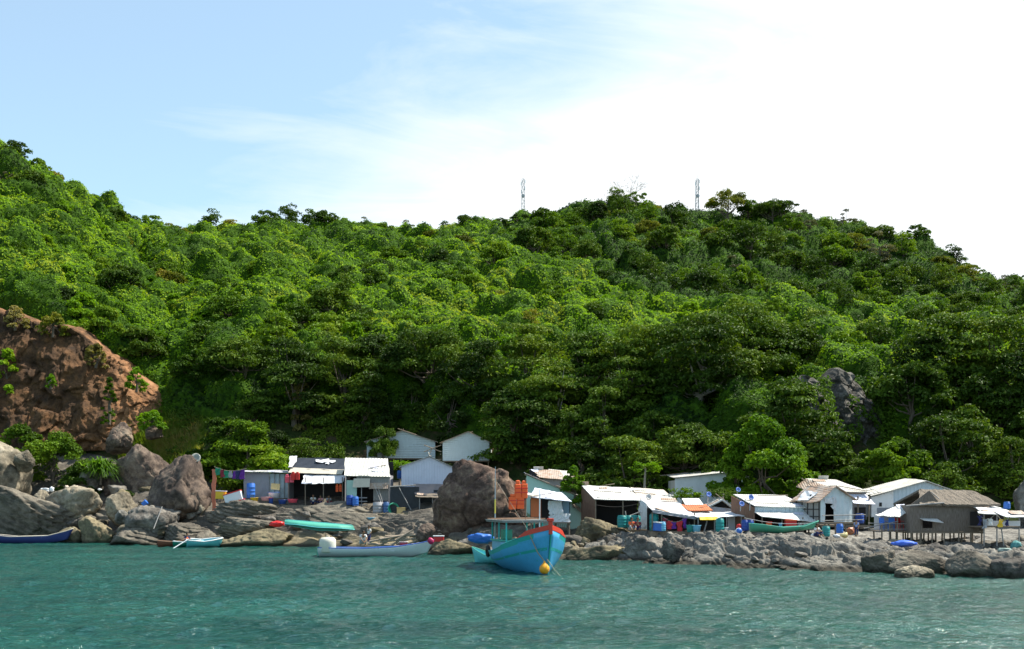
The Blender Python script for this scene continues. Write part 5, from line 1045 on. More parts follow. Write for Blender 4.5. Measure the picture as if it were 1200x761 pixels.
# ---- Q. torn white gable hut, turned so that its left side shows
r = thing('gable_hut', 'white gable hut with torn front wall and lattice side', 'hut', P(962, 612, 75.5), 0.42, None)
w_, h_, rs, dp_ = 2.75, 1.6, 0.85, 2.7
MB().prism([(0, 0), (.35, 0), (.40, 1.1), (.3, 1.45), (1.1, 1.7), (1.15, 0), (w_, 0), (w_, h_), (w_ * .42, h_ + rs), (0, h_)], 0, .05).build('front_wall', C_('sheet_paleblue', (0.62, 0.72, 0.76), 0.18, pitch=.45, depth=.03, rustcol=(.38, .44, .46)), r)
MB().sheet((.95, -.04, .9), (1.25, -.08, .8), (1.3, -.05, 1.75), (.85, -.04, 1.75), .02, 4, 5, .06, seed=17).sheet((.3, -.05, 1.3), (1.0, -.06, 1.25), (1.1, -.04, 1.75), (.25, -.04, 1.6), .02, 6, 3, .06, seed=18).build('torn_sheet', m_cloth, r)
mb = MB(); mbp = MB(); mb.box(-.03, 0, .05, dp_, 0, h_ - .02)
for i in range(5): mbp.box(-.07, -.032, .1 + i * .6, .17 + i * .6, -.1, h_ - .04)
for i in range(3): mbp.box(-.085, -.072, .05, dp_, .35 + i * .5, .40 + i * .5)
mb.build('side_wall', m_grey_p, r); mbp.build('lattice', m_dark, r)
MB().box(.1, w_ - .1, dp_ - .05, dp_, 0, h_).box(w_ - .05, w_, .06, dp_, 0, h_ - .02).box(.06, w_ - .1, 1.2, 1.24, 0, 1.9).build('rear_wall', m_dark, r)
MB().sheet((-.35, -.25, h_ - .18), (w_ * .42, -.25, h_ + rs + .06), (w_ * .42, dp_ + .2, h_ + rs + .06), (-.35, dp_ + .2, h_ - .18), .05, 5, 5, .05, seed=19).sheet((w_ * .42, -.25, h_ + rs + .065), (w_ + .25, -.25, h_ - .08), (w_ + .25, dp_ + .2, h_ - .08), (w_ * .42, dp_ + .2, h_ + rs + .065), .05, 5, 5, .02, seed=20).build('roof', m_rusty, r)
MB().sheet((-.3, 1.0, h_ - .08), (.4, .8, h_ + .45), (.6, 2.4, h_ + .6), (-.3, 2.2, h_ - .08), .03, 4, 4, .04, seed=21).build('patch', m_cloth, r)
MB().box(-.1, w_ + .1, -.6, dp_, -.14, -.02).build('floor', m_pole, r); stilts(r, [0, .9, 1.8, 2.7], [-.4, 2.4], -1.3, -.14)
mb = MB(); mb.tube([(-.4, -.6, .1), (3.2, -.6, .15)], .03).tube([(-.4, -.6, .45), (3.4, -.6, .5)], .03).build('rail', m_grey_p, r)
# ---- S. blue tin shed
r = thing('tin_shed', 'blue grey tin shed behind the thatched hut', 'shed', P(1070, 606, 84), 0.0, None); k = 84 / F; q = lambda px, py: ((px - 1070) * k, (606 - py) * k)
MB().prism([q(1047, 606), q(1047, 575), q(1084, 565), q(1120, 577), q(1120, 606)], 0, .06).build('front_wall', m_blue, r)
MB().prism([q(1021, 606), q(1021, 583), q(1046.8, 575.5), q(1046.8, 606)], -.05, .02).build('white_wall', m_whitey, r)
a, b_, c = q(1019, 581.5), q(1084, 563.5), q(1123, 577)
MB().sheet((a[0], -.3, a[1]), (b_[0], -.3, b_[1]), (b_[0] - .6, 2.6, b_[1] + .25), (a[0] + .3, 2.6, a[1] + .55), .05, 6, 2, .02).sheet((b_[0], -.3, b_[1] + .005), (c[0], -.3, c[1]), (c[0], 2.6, c[1]), (b_[0] - .6, 2.6, b_[1] + .25), .05, 4, 2, .02).build('roof', m_grey, r)
MB().box(q(1021, 0)[0], q(1120, 0)[0], 2.5, 2.55, 0, 1.6).build('rear_wall', m_blue, r); MB().box(q(1030, 0)[0], q(1033, 0)[0], -.09, -.055, .8, 1.1).build('vent', m_dark, r)
# ---- T. stilted deck with white awning
r = thing('deck', 'stilted deck with white awning beside the thatched hut', 'deck', P(1053, 622, 72.5), 0.0, None); k = 72.5 / F; q = lambda px, py: ((px - 1053) * k, (622 - py) * k)
MB().sheet((q(1024, 0)[0], -.3, q(0, 604)[1]), (q(1050, 0)[0], -.6, q(0, 605.5)[1]), (q(1082, 0)[0], .4, q(0, 593)[1]), (q(1058, 0)[0], .9, q(0, 592)[1]), .04, 6, 4, .03, seed=22).build('awning', m_white, r)
mb = MB(); 
for i in range(11): mb.box(q(1030, 0)[0] + i * .24, q(1030, 0)[0] + i * .24 + .22, -.5, 2.2, -.06, 0)
mb.build('floor', m_pole, r)
for p_ in (1031, 1040, 1049, 1066, 1077): MB().tube([(q(p_, 0)[0], -.4, -1.3), (q(p_, 0)[0] + .02, -.35, q(0, 604)[1] if p_ in (1049, ) else .45)], .05).build('post', m_pole, r)
stilts(r, [q(p_, 0)[0] for p_ in (1035, 1055, 1076)], [1.9], -1.0, -.05, .05, 'post')
MB().tube([(q(1015, 0)[0], -.4, .5), (q(1078, 0)[0], -.4, .42)], .025).tube([(q(1010, 0)[0], -.4, .15), (q(1050, 0)[0], -.4, .62)], .03).tube([(q(1018, 0)[0], -.4, .1), (q(1078, 0)[0], -.4, .1)], .025).build('rail', m_grey_p, r)
MB().box(q(1034, 0)[0], q(1041, 0)[0], 1.6, 1.65, 0, 1.0).build('panel', m_cloth, r); MB().box(q(1041, 0)[0], q(1078, 0)[0], 2.2, 2.25, 0, 1.5).build('rear_wall', m_gcloth, r)
# ---- U. thatched hut
thatch = new_mat('thatch'); b = NB(thatch[1]); o_ = b.obj(); g_ = b.noise(b.mapping(o_, (14, 14, 1.6)), 2.2, 5, .65); n_ = b.noise(o_, 1.5, 4)
b.out(b.bsdf(b.mix(b.math('MULTIPLY', n_, .5), b.ramp(g_, [(.35, (.10, .085, .07)), (.55, (.25, .215, .18)), (.7, (.38, .335, .28))]), (.16, .13, .10)), .95, b.bump(g_, .06), .1))
woven = new_mat('woven_wall'); b = NB(woven[1]); o_ = b.obj(); g_ = b.noise(b.mapping(o_, (9, 9, 1.0)), 2.6, 5, .6); n_ = b.noise(o_, 1.3, 5, .6)
b.out(b.bsdf(b.mix(b.math('MULTIPLY', n_, .6), b.ramp(g_, [(.35, (.12, .10, .085)), (.65, (.27, .23, .20))]), (.13, .105, .085)), .9, b.bump(g_, .03), .1))
r = thing('thatched_hut', 'brown thatched hut on stilts with woven walls', 'hut', P(1109, 623, 71.5), 0.0, None); k = 71.5 / F; q = lambda px, py: ((px - 1109) * k, (623 - py) * k)
MB().box(q(1066, 0)[0], q(1081, 0)[0], 0, .06, 0, q(0, 592)[1]).box(q(1081, 0)[0] + .002, q(1093, 0)[0] - .002, 0, .06, 0, q(0, 619)[1]).box(q(1081, 0)[0] + .002, q(1093, 0)[0] - .002, 0, .06, q(0, 610)[1], q(0, 591.5)[1]).box(q(1093, 0)[0], q(1153, 0)[0], 0, .06, 0, q(0, 590)[1]).build('front_wall', woven[0], r)
MB().box(q(1066, 0)[0], q(1066, 0)[0] + .05, .07, 2.9, 0, q(0, 592)[1]).box(q(1153, 0)[0] - .05, q(1153, 0)[0], .07, 2.9, 0, q(0, 592)[1]).box(q(1066, 0)[0], q(1153, 0)[0], 2.9, 2.95, 0, q(0, 592)[1]).build('rear_wall', woven[0], r)
MB().prism([q(1067, 591.6), q(1101, 590), q(1089, 575)], .0, .05).build('gable', woven[0], r)
MB().sheet((q(1079, 0)[0], -.55, q(0, 609.5)[1]), (q(1102, 0)[0], -.55, q(0, 612.5)[1]), (q(1098, 0)[0], -.02, q(0, 608)[1]), (q(1078, 0)[0], -.02, q(0, 607.5)[1]), .03).build('window_flap', m_white, r)
MB().sheet((q(1102, 0)[0], -.35, q(0, 591)[1]), (q(1169, 0)[0], -.35, q(0, 591)[1]), (q(1151, 0)[0], 1.5, q(0, 574.5)[1]), (q(1088, 0)[0], 1.5, q(0, 573)[1]), .16, 22, 6, .045, seed=23).sheet((q(1075, 0)[0], -.3, q(0, 591)[1]), (q(1102.5, 0)[0], -.35, q(0, 591)[1]), (q(1090, 0)[0], 1.5, q(0, 573.2)[1]), (q(1087, 0)[0], 1.45, q(0, 573.5)[1]), .14, 6, 6, .04, seed=24).build('thatched_roof', thatch[0], r)
MB().sheet((q(1160, 0)[0], 3.2, q(0, 590)[1]), (q(1066, 0)[0], 3.2, q(0, 590)[1]), (q(1088, 0)[0], 1.52, q(0, 573)[1]), (q(1151, 0)[0], 1.52, q(0, 574.5)[1]), .14, 10, 3, .03, seed=25).build('rear_roof', thatch[0], r)
MB().tube([(q(1060, 0)[0], -.3, q(0, 593)[1]), (q(1104, 0)[0], -.36, q(0, 589.5)[1])], .05).tube([(q(1098, 0)[0], -.4, q(0, 585)[1]), (q(1091, 0)[0], -.1, q(0, 577)[1])], .03).build('pole', m_grey_p, r)
stilts(r, [q(p_, 0)[0] for p_ in (1068, 1079, 1093, 1107, 1124, 1138, 1151)], [.05, 1.5, 2.8], -1.25, 0, .05)
MB().box(q(1066, 0)[0], q(1153, 0)[0], 0, 2.9, -.12, -.02).build('floor', m_pole, r)
# ---- V. white stall at the right
r = thing('stall', 'small white stilted stall with washing at the right edge', 'stall', P(1172, 618, 69.5), 0.0, None); k = 69.5 / F; q = lambda px, py: ((px - 1172) * k, (618 - py) * k)
MB().sheet((q(1152, 0)[0], .2, q(0, 600)[1]), (q(1192, 0)[0], .2, q(0, 601)[1]), (q(1184, 0)[0], 2.2, q(0, 594.5)[1] + .05), (q(1156, 0)[0], 2.2, q(0, 594)[1] + .05), .05, 5, 3, .03).build('roof', m_whitey, r)
MB().sheet((q(1142, 0)[0], -.6, q(0, 601.5)[1]), (q(1163, 0)[0], -.6, q(0, 602.5)[1]), (q(1163, 0)[0], .3, q(0, 599.5)[1]), (q(1148, 0)[0], .3, q(0, 599.5)[1]), .04, 4, 2, .02).build('awning', m_white, r)
MB().sheet((q(1173, 0)[0], -.7, q(0, 606)[1]), (q(1200, 0)[0], -.7, q(0, 605.5)[1]), (q(1191, 0)[0], .2, q(0, 600.5)[1]), (q(1166, 0)[0], .2, q(0, 600)[1]), .04, 5, 2, .03).build('awning', m_cloth, r)
MB().box(q(1152, 0)[0], q(1194, 0)[0], -.2, -.12, q(0, 616.5)[1], q(0, 610.5)[1]).build('counter', m_cloth, r)
MB().box(q(1152, 0)[0], q(1192, 0)[0], 1.9, 1.95, 0, q(0, 600)[1]).build('rear_wall', m_dark, r); MB().box(q(1150, 0)[0], q(1194, 0)[0], -.2, 2, -.02, .06).build('floor', m_pole, r)
for p_ in (1152, 1167, 1172, 1193): MB().tube([(q(p_ + (3 if p_ == 1172 else 0), 0)[0], -.15, -1.2), (q(p_, 0)[0], -.15, q(0, 601.5)[1] if p_ != 1172 else 0)], .04).build('post', m_grey_p, r)

# ---- roofs are patched with odd sheets, held down by poles
rp = random.Random(77)
def patch_roof(ob, n, mats, up=.035, poles=0):
    """lay n small sheets on the largest upward faces of a roof mesh, parented to the same hut"""
    me = ob.data; fs = sorted([f for f in me.polygons if f.normal.z > .3], key=lambda f: -f.area); V = [me.vertices[i].co for f in fs for i in f.vertices]
    if not V: return
    ax = Vector((1, 0, 0)); quads = [f for f in fs if len(f.vertices) == 4][:24]
    for i in range(n):
        f = rp.choice(quads); c = sum((me.vertices[k].co for k in f.vertices), Vector()) / 4; nrm = f.normal.copy(); sl = nrm.cross(ax).normalized() * (1 if nrm.cross(ax).y > 0 else -1); w_, h_ = rp.uniform(.25, .6), rp.uniform(.18, .36); c = c + nrm * up * rp.uniform(.8, 1.6); ta = (ax - nrm * ax.dot(nrm)).normalized()
        MB().sheet(c - ta * w_ - sl * h_, c + ta * w_ - sl * h_, c + ta * w_ * .95 + sl * h_, c - ta * w_ + sl * h_ * .9, .02, 3, 2, .02, seed=i).build('roof_patch', rp.choice(mats), ob.parent)
    for i in range(poles):
        f = rp.choice(quads); c = sum((me.vertices[k].co for k in f.vertices), Vector()) / 4; nrm = f.normal; d = (ax * rp.uniform(.6, 1) + nrm.cross(ax) * rp.uniform(-.5, .5)).normalized(); d = (d - nrm * d.dot(nrm)).normalized() * rp.uniform(.7, 1.3)
        MB().tube([tuple(c - d + nrm * .09), tuple(c + d + nrm * .09)], .035, 5).build('roof_pole', m_pole, ob.parent)
for o in [o for o in bpy.data.objects if o.type == 'MESH' and o.parent and (o.name.split('.')[0] in ('roof', 'side_roof', 'awning', 'rear_roof')) and o.data.materials[0] not in (thatch[0], m_black)]:
    nm = o.name.split('.')[0]; big = nm == 'roof'
    patch_roof(o, rp.randint(2, 4) if big else rp.randint(0, 1), [m_grey, m_rusty, m_rusty, m_fibro, m_lav], poles=rp.randint(0, 2) if big else 0)
# ================================================================= BOATS
def lerp_tab(tab, u): return float(np.interp(u, [t[0] for t in tab], [t[1] for t in tab]))
class Hull:
    """lofted hull, bow towards +X; tables give half beam, keel height and sheer height along 0 (stern) .. 1 (bow)"""
    def __init__(s, L, beam, keel, sheer, rake=0.0, full=2.2, srake=0.0): s.L, s.beam, s.keel, s.sheer, s.rake, s.full, s.srake = L, beam, keel, sheer, rake, full, srake
    def pt(s, u, v, side=1, off=0.0):
        """v: 0 at the keel, 1 at the sheer"""
        b_, k_, h_ = lerp_tab(s.beam, u), lerp_tab(s.keel, u), lerp_tab(s.sheer, u); y = b_ * (1 - (1 - v) ** s.full) ** (1 / 1.3) + off
        x = -s.L / 2 + s.L * u + s.rake * v * max(0, u - .55) / .45 - s.srake * v * max(0, .15 - u) / .15
        return (x, side * y, k_ + (h_ - k_) * v)
    def skin(s, mb, v0=0, v1=1, off=0.0, nu=40, nv=8, u0=0, u1=1):
        for side in (1, -1):
            V = [s.pt(u0 + (u1 - u0) * i / nu, v0 + (v1 - v0) * j / nv, side, off) for i in range(nu + 1) for j in range(nv + 1)]
            mb.add(V, [(i * (nv + 1) + j, i * (nv + 1) + j + 1, (i + 1) * (nv + 1) + j + 1, (i + 1) * (nv + 1) + j) for i in range(nu) for j in range(nv)])
        return mb
    def transom(s, mb, u=0.0, nv=8, v1=1.0):
        V = [s.pt(u, v1 * j / nv, 1) for j in range(nv + 1)] + [s.pt(u, v1 * j / nv, -1) for j in range(nv + 1)]
        return mb.add(V, [(j, j + 1, nv + 2 + j, nv + 1 + j) for j in range(nv)])
    def deck(s, mb, v, u0=0.02, u1=.97, nu=24, inset=.03):
        V = []
        for i in range(nu + 1):
            u = u0 + (u1 - u0) * i / nu; p = s.pt(u, v, 1); V += [(p[0], max(.005, p[1] - inset), p[2]), (p[0], -max(.005, p[1] - inset), p[2])]
        return mb.add(V, [(2 * i, 2 * i + 1, 2 * i + 3, 2 * i + 2) for i in range(nu)])
    def rail(s, mb, r=.04, u0=0, u1=1, v=1.0, nu=36, dz=0.0):
        for side in (1, -1): mb.tube([(lambda p: (p[0], p[1], p[2] + dz))(s.pt(u0 + (u1 - u0) * i / nu, v, side)) for i in range(nu + 1)], r, 6)
        return mb
def solid(o, t): md = o.modifiers.new('thickness', 'SOLIDIFY'); md.thickness = t; md.offset = 0; return o
pt_ = lambda n, c, r=.35, d=.25, **k: paint(n, c, r, d, **k)
b_blue = pt_('hull_blue', (0.07, 0.38, 0.68), .4, .35, dirtcol=(.03, .20, .36)); b_teal = pt_('hull_teal', (0.02, 0.36, 0.33), .4, .3); b_red = pt_('hull_red', (0.62, 0.055, 0.03), .4, .25); b_lb = pt_('cabin_lightblue', (0.20, 0.45, 0.60), .5, .3)
b_white = pt_('hull_white', (0.62, 0.68, 0.70), .4, .35, dirtcol=(.40, .45, .44)); b_navy = pt_('gunwale_blue', (0.06, 0.13, 0.42)); b_green = pt_('hull_green', (0.01, 0.20, 0.14)); b_wet = pt_('wet_bottom', (0.02, 0.022, 0.025), .3, .2)
b_turq = pt_('turquoise', (0.14, 0.55, 0.60)); b_mint = pt_('mint_hull', (0.08, 0.40, 0.30), .5, .25); b_wood = wood('boat_wood', (0.24, 0.15, 0.10)); b_wred = wood('boat_redwood', (0.26, 0.10, 0.06)); b_metal = pt_('grey_metal', (.45, .46, .47), .4, .3); b_rope = pt_('rope', (.28, .26, .2), .9)
b_brightor = pt_('vest_orange', (.85, .13, .03), .7, .15); b_vestred = pt_('vest_red', (.62, .04, .03), .7, .15); b_yel = pt_('buoy_yellow', (.85, .38, .02), .35, .2); b_tyre = pt_('tyre_rubber', (.02, .02, .02), .7)

# ---- blue fishing boat
psi = 0.25
H = Hull(9.2, [(0, 1.15), (.15, 1.55), (.4, 1.92), (.65, 1.95), (.82, 1.45), (.93, .72), (1, .04)], [(0, -.25), (.5, -.4), (.85, -.4), (1, -.35)], [(0, 1.0), (.2, .98), (.4, 1.12), (.6, 1.42), (.8, 1.95), (1, 2.55)], rake=.75, full=1.9, srake=.5)
stem = P(641, 672, 62.8); dirv = Vector((math.sin(psi), -math.cos(psi), 0)); cen = Vector((stem.x, stem.y, 0)) - dirv * 4.6
boat = thing('fishing_boat', 'bright blue wooden fishing boat with teal bands moored off the rocks', 'boat', (cen.x, cen.y, -0.05), math.atan2(dirv.y, dirv.x))
solid(H.transom(H.skin(MB())).build('hull', b_blue, boat, True), .05)
H.skin(MB(), .86, 1.0, .03, 40, 2).build('sheer_band', b_teal, boat, True); H.skin(MB(), .60, .66, .035, 40, 1, 0.1, .995).build('rubbing_strake', b_teal, boat, True); H.skin(MB(), .0, .24, .012, 40, 3).build('bottom', b_wet, boat, True)
H.skin(MB(), .40, .425, .02, 40, 1, .25, .99).build('seam', b_teal, boat, True)
H.rail(MB(), .055, 0.0, .83).build('gunwale', b_teal, boat, True)
mb = MB(); 
for side in (1, -1):
    n_ = 12
    for i in range(n_):
        u0, u1 = .82 + .18 * i / n_, .82 + .18 * (i + 1) / n_; p0, p1 = H.pt(u0, 1, side), H.pt(u1, 1, side); h0, h1 = .02 + .26 * min(1, i / 4), .02 + .26 * min(1, (i + 1) / 4); t_ = .05 * side
        mb.add([(p0[0], p0[1] + t_, p0[2]), (p1[0], p1[1] + t_, p1[2]), (p1[0], p1[1] + t_, p1[2] + h1), (p0[0], p0[1] + t_, p0[2] + h0), (p0[0], p0[1] - t_, p0[2]), (p1[0], p1[1] - t_, p1[2]), (p1[0], p1[1] - t_, p1[2] + h1), (p0[0], p0[1] - t_, p0[2] + h0)], [(0, 1, 2, 3), (7, 6, 5, 4), (3, 2, 6, 7), (0, 3, 7, 4), (1, 5, 6, 2)])
mb.build('bow_rail', b_red, boat)
sx_ = 4.6 + .70; MB().box(sx_ - .12, sx_ + .12, -.10, .10, 2.3, 3.18).box(sx_ - .2, sx_ + .16, -.16, .16, 3.02, 3.2).build('stem_post', b_red, boat, bevel=.02)
MB().tube([H.pt(1.0, v / 10, 1, 0) for v in range(11)], .05).build('stem', b_teal, boat, True)
H.deck(MB(), .84).build('deck', b_lb, boat)
MB().box(-4.2, -1.9, -1.15, 1.15, .75, 1.65).build('engine_house', b_lb, boat, bevel=.02); MB().box(-4.35, -1.8, -1.25, 1.25, 1.66, 1.76).build('house_roof', b_mint, boat, bevel=.02)
for x in (-4.1, -2.3, -.4):
    for y in (-1.15, 1.15): MB().box(x - .045, x + .045, y - .045, y + .045, (1.77 if x < -1 else .9), 2.86).build('post', b_teal if x < 0 else b_metal, boat)
MB().box(-4.6, -.1, -1.45, 1.45, 2.87, 2.96).box(-4.65, -.05, -1.5, 1.5, 2.965, 3.02).build('canopy', pt_('canopy_grey', (.24, .24, .23), .8, .4), boat)
MB().tube([(-3.6, -1.1, .9), (-3.55, -1.1, 4.2), (-3.5, -1.1, 6.4)], [.05, .045, .02]).build('mast', pt_('mast_blue', (.30, .38, .42)), boat)
MB().tube([(-3.56, -1.1, 3.4), (-3.55, -1.1, 4.3)], .056).build('mast_tape', pt_('tape_yellow', (.65, .55, .10)), boat); MB().tube([(-3.6, -1.1, 1.8), (-3.59, -1.1, 2.5)], .058).build('mast_tape', pt_('tape_yellow', (.65, .55, .10)), boat)
MB().tube([(-.2, .9, 1.2), (-.15, .92, 4.9)], [.05, .04]).build('pole', b_white, boat)
MB().box(-2.9, -2.2, -.9, -.3, 1.78, 2.4).build('locker', pt_('locker_green', (.04, .30, .20)), boat, bevel=.02)
MB().tube([(2.6, .5, 1.3), (2.6, .5, 1.9)], .04).build('bollard', b_wood, boat)
MB().box(.3, 1.0, .3, .95, 1.05, 1.5).build('fish_crate', b_yel, boat, bevel=.02); MB().box(-.6, .1, -1.1, -.5, 1.05, 1.55).build('crate', b_white, boat, bevel=.02)
mb = MB()
for k in range(5): mb.lathe([(.34 - .02 * k, -.04), (.40 - .02 * k, 0), (.34 - .02 * k, .04), (.28 - .02 * k, 0), (.34 - .02 * k, -.04)], (2.2, .2, 1.6 + .06 * k), 14)
mb.build('rope_coil', b_rope, boat, True); MB().box(-1.86, -1.84, -.7, -.1, 1.1, 1.6).box(-1.86, -1.84, .1, .7, 1.1, 1.6).build('window', b_tyre, boat)
MB().tube([(-3.55, -1.1, 5.6), (2.2, -.1, 1.9)], .012, 4).build('forestay', b_rope, boat)
mb = MB()
for k in range(5): mb.tube([(-4.4 + k * .9, -1.4, 3.06), (-4.2 + k * .9, 1.4, 3.10)], .035, 5)
mb.build('canopy_poles', b_wood, boat)
# engine and tyre at the stern
MB().lathe([(.12, -.12), (.34, -.10), (.42, 0), (.34, .10), (.12, .12)], (-4.5, -1.35, .95), 18, 'Y').build('tyre', b_tyre, boat, True)
def world(boat, p): bpy.context.view_layer.update(); return boat.matrix_world @ Vector(p)
def at_boat(name, label, cat, p, group=None): c = world(boat, p); return thing(name, label, cat, c, boat.rotation_euler.z, group)
r = at_boat('red_tarp', 'crumpled red tarpaulin and net on the fishing boat foredeck', 'tarp', (1.6, -.5, 1.0)); bpy.data.objects.remove(r)
def blob(name, label, cat, loc, sx, sy, sz, mat, seed, group=None, sub=3, rough=.35):
    V, Fq = rock_mesh(seed, (sx, sy, sz), npl=12, rnd=1.0, rough=rough, sub=sub); o = np_mesh(name, V, Fq, mat, None, True, None, True); o.location = loc; return tag(o, label, cat, group)
blob('tarpaulin', 'crumpled red tarpaulin heap on the fishing boat deck', 'tarpaulin', world(boat, (1.5, -.5, 1.25)), .75, .45, .30, b_vestred, 5)
o = blob('buoy', 'small yellow float on the red tarpaulin heap', 'buoy', world(boat, (1.2, -.45, 1.75)), .26, .26, .26, b_yel, 6, rough=.02)
# life vests on a stick
def vest(name, label, loc, w, h, mat, rz=0, group=None):
    r = thing(name, label, 'life vest', loc, rz, group); mb = MB(); mb.box(-w, -.03, -.09, .09, -h, h * .62); mb.box(.03, w, -.09, .09, -h * .94, h * .66); mb.box(-w * .82, -w * .2, -.07, .09, h * .622, h); mb.box(w * .2, w * .8, -.07, .09, h * .662, h * .97); mb.build('panels', mat, r, bevel=.05)
    MB().box(-w, w, -.12, -.092, -h * .35, -h * .25).box(-w, w, -.12, -.092, h * .1, h * .2).build('strap', b_vestred, r); return r
MB_p = MB().tube([(0, 0, 0), (.03, 0, 1.9), (.02, 0, 2.6)], .035); pl = MB_p.build('pole', b_wood); pl.location = world(boat, (-1.4, .35, 2.98)); tag(pl, 'stick holding the orange life vests on the boat canopy', 'pole')
vest('life_vest', 'upper orange life vest hung over the blue fishing boat', world(boat, (-1.4, .05, 4.9)), .42, .58, b_brightor, .35, 'orange life vests on the fishing boat')
vest('life_vest', 'lower orange life vest hung over the blue fishing boat', world(boat, (-1.4, -.25, 4.15)), .50, .48, b_brightor, .35, 'orange life vests on the fishing boat')
# hanging float and anchor rope
bw = world(boat, H.pt(.90, 1, -1, .02)); bl = P(638, 667, 62.4)
r = thing('float', 'orange yellow ball float hanging by a rope at the blue bow', 'float', bl); MB().lathe([(.001, -.30), (.16, -.26), (.27, -.14), (.30, 0), (.27, .14), (.16, .26), (.06, .38), (.05, .46), (.001, .46)], (0, 0, 0), 20).build('ball', b_yel, r, True)
d = bw - bl; MB().tube([(0, 0, .44), tuple(d * .45 + Vector((0, -.12, .05))), tuple(d)], .035).build('rope', b_rope, r)
a = MB().tube([tuple(world(boat, (4.9, -.1, .9))), tuple(P(650, 668, 61.6)), tuple(P(660, 679, 59.5) * 1)], .022).build('anchor_rope', b_rope); tag(a, 'anchor rope slanting from the blue bow into the water', 'rope')
# turquoise tender at the stern
H2 = Hull(2.6, [(0, .45), (.5, .62), (.85, .35), (1, .03)], [(0, -.1), (1, -.05)], [(0, .45), (.6, .55), (1, 1.05)], rake=.3)
tn = thing('dinghy', 'small turquoise dinghy tucked behind the fishing boat stern', 'boat', (*P(577, 655, 73.5)[:2], 0), math.radians(150)); solid(H2.transom(H2.skin(MB())).build('hull', b_turq, tn, True), .04); H2.rail(MB(), .035).build('gunwale', b_mint, tn, True); H2.deck(MB(), .4).build('floor', b_lb, tn)

# ---- white open skiff
H3 = Hull(8.3, [(0, .85), (.3, 1.0), (.6, .95), (.85, .55), (1, .03)], [(0, -.2), (.6, -.22), (.85, -.12), (1, .25)], [(0, .62), (.4, .56), (.7, .70), (.9, 1.0), (1, 1.22)], rake=.5)
c = P(438, 651, 84); sk = thing('skiff', 'long white open boat with blue gunwale and green bottom', 'boat', (c.x, c.y, 0), -0.10)
solid(H3.transom(H3.skin(MB())).build('hull', b_white, sk, True), .05); H3.skin(MB(), .80, 1.0, .02, 40, 2).build('gunwale_band', b_navy, sk, True, label='blue painted gunwale band'); H3.skin(MB(), 0, .36, .015, 40, 3, .45, 1).build('bottom', b_green, sk, True); H3.rail(MB(), .04).build('rim', b_navy, sk, True); H3.deck(MB(), .45).build('floor', b_lb, sk)
for x in (-1.8, 0, 1.6): MB().box(x - .14, x + .14, -.85, .85, .36, .41).build('thwart', b_white, sk)
MB().box(-4.35, -4.15, -.3, .3, -.3, .5).build('transom_board', b_mint, sk)
r = thing('tank', 'rounded cream plastic tank standing at the stern of the white boat', 'tank', P(384, 643, 84)); MB().lathe([(.001, -.3), (.55, -.3), (.62, -.2), (.64, .5), (.60, .72), (.45, .84), (.001, .88)], (0, 0, 0), 24).build('body', pt_('tank_cream', (.66, .64, .55), .6, .25), r, True); MB().lathe([(.001, .88), (.16, .88), (.16, .97), (.001, .98)], (0, 0, 0), 12).build('cap', m_cream, r)
blob('fender', 'dark pink round fender at the white boat bow', 'fender', P(505, 634, 82.6), .26, .24, .26, pt_('fender_pink', (.45, .02, .10), .4), 8, rough=.02)
# ---- green upturned boat
H4 = Hull(6.3, [(0, .12), (.2, .5), (.5, .62), (.8, .48), (1, .03)], [(0, 0), (.5, 0), (1, 0)], [(0, .42), (.5, .62), (1, .40)], rake=.2)
c = P(374, 617, 102); gb = thing('upturned_boat', 'mint green boat lying upside down on the layered rocks', 'boat', (c.x, c.y, c.z + .35), 0.0); gb.rotation_euler = (math.pi - .25, 0.085, 0.05)
H4.skin(MB()).build('hull', b_mint, gb, True); H4.rail(MB(), .035).build('rim', b_turq, gb, True); MB().tube([(x / 10 * 3.05, 0, -.02) for x in range(-10, 11)], .03).build('keel', b_turq, gb, True)
# ---- long painted boat at the left edge
H5 = Hull(11, [(0, .1), (.15, .6), (.5, .85), (.8, .55), (1, .03)], [(0, .1), (.2, -.2), (.8, -.2), (1, .35)], [(0, 1.9), (.2, .95), (.5, .62), (.8, .72), (.95, 1.2), (1, 1.45)], rake=.6)
c = P(17, 634, 111.5); lb = thing('longtail_boat', 'long low boat with navy pink and white stripes at the left shore', 'boat', (c.x, c.y, 0), -0.05)
solid(H5.skin(MB()).build('hull', pt_('hull_navy', (.045, .055, .20)), lb, True), .05); H5.skin(MB(), .80, 1.0, .02, 40, 1).build('pink_band', pt_('band_pink', (.55, .34, .36)), lb, True); H5.skin(MB(), .30, .42, .02, 40, 1).build('stripe', pt_('stripe_violet', (.38, .30, .45)), lb, True); H5.skin(MB(), 0, .26, .015, 40, 2).build('bottom', b_wred, lb, True)
H5.rail(MB(), .045).build('rim', m_cream, lb, True); H5.deck(MB(), .5).build('floor', b_wood, lb)
for x in (-3, -1.5, 0, 1.5, 3): MB().box(x - .1, x + .1, -.6, .6, .5, .55).build('thwart', m_cream, lb)
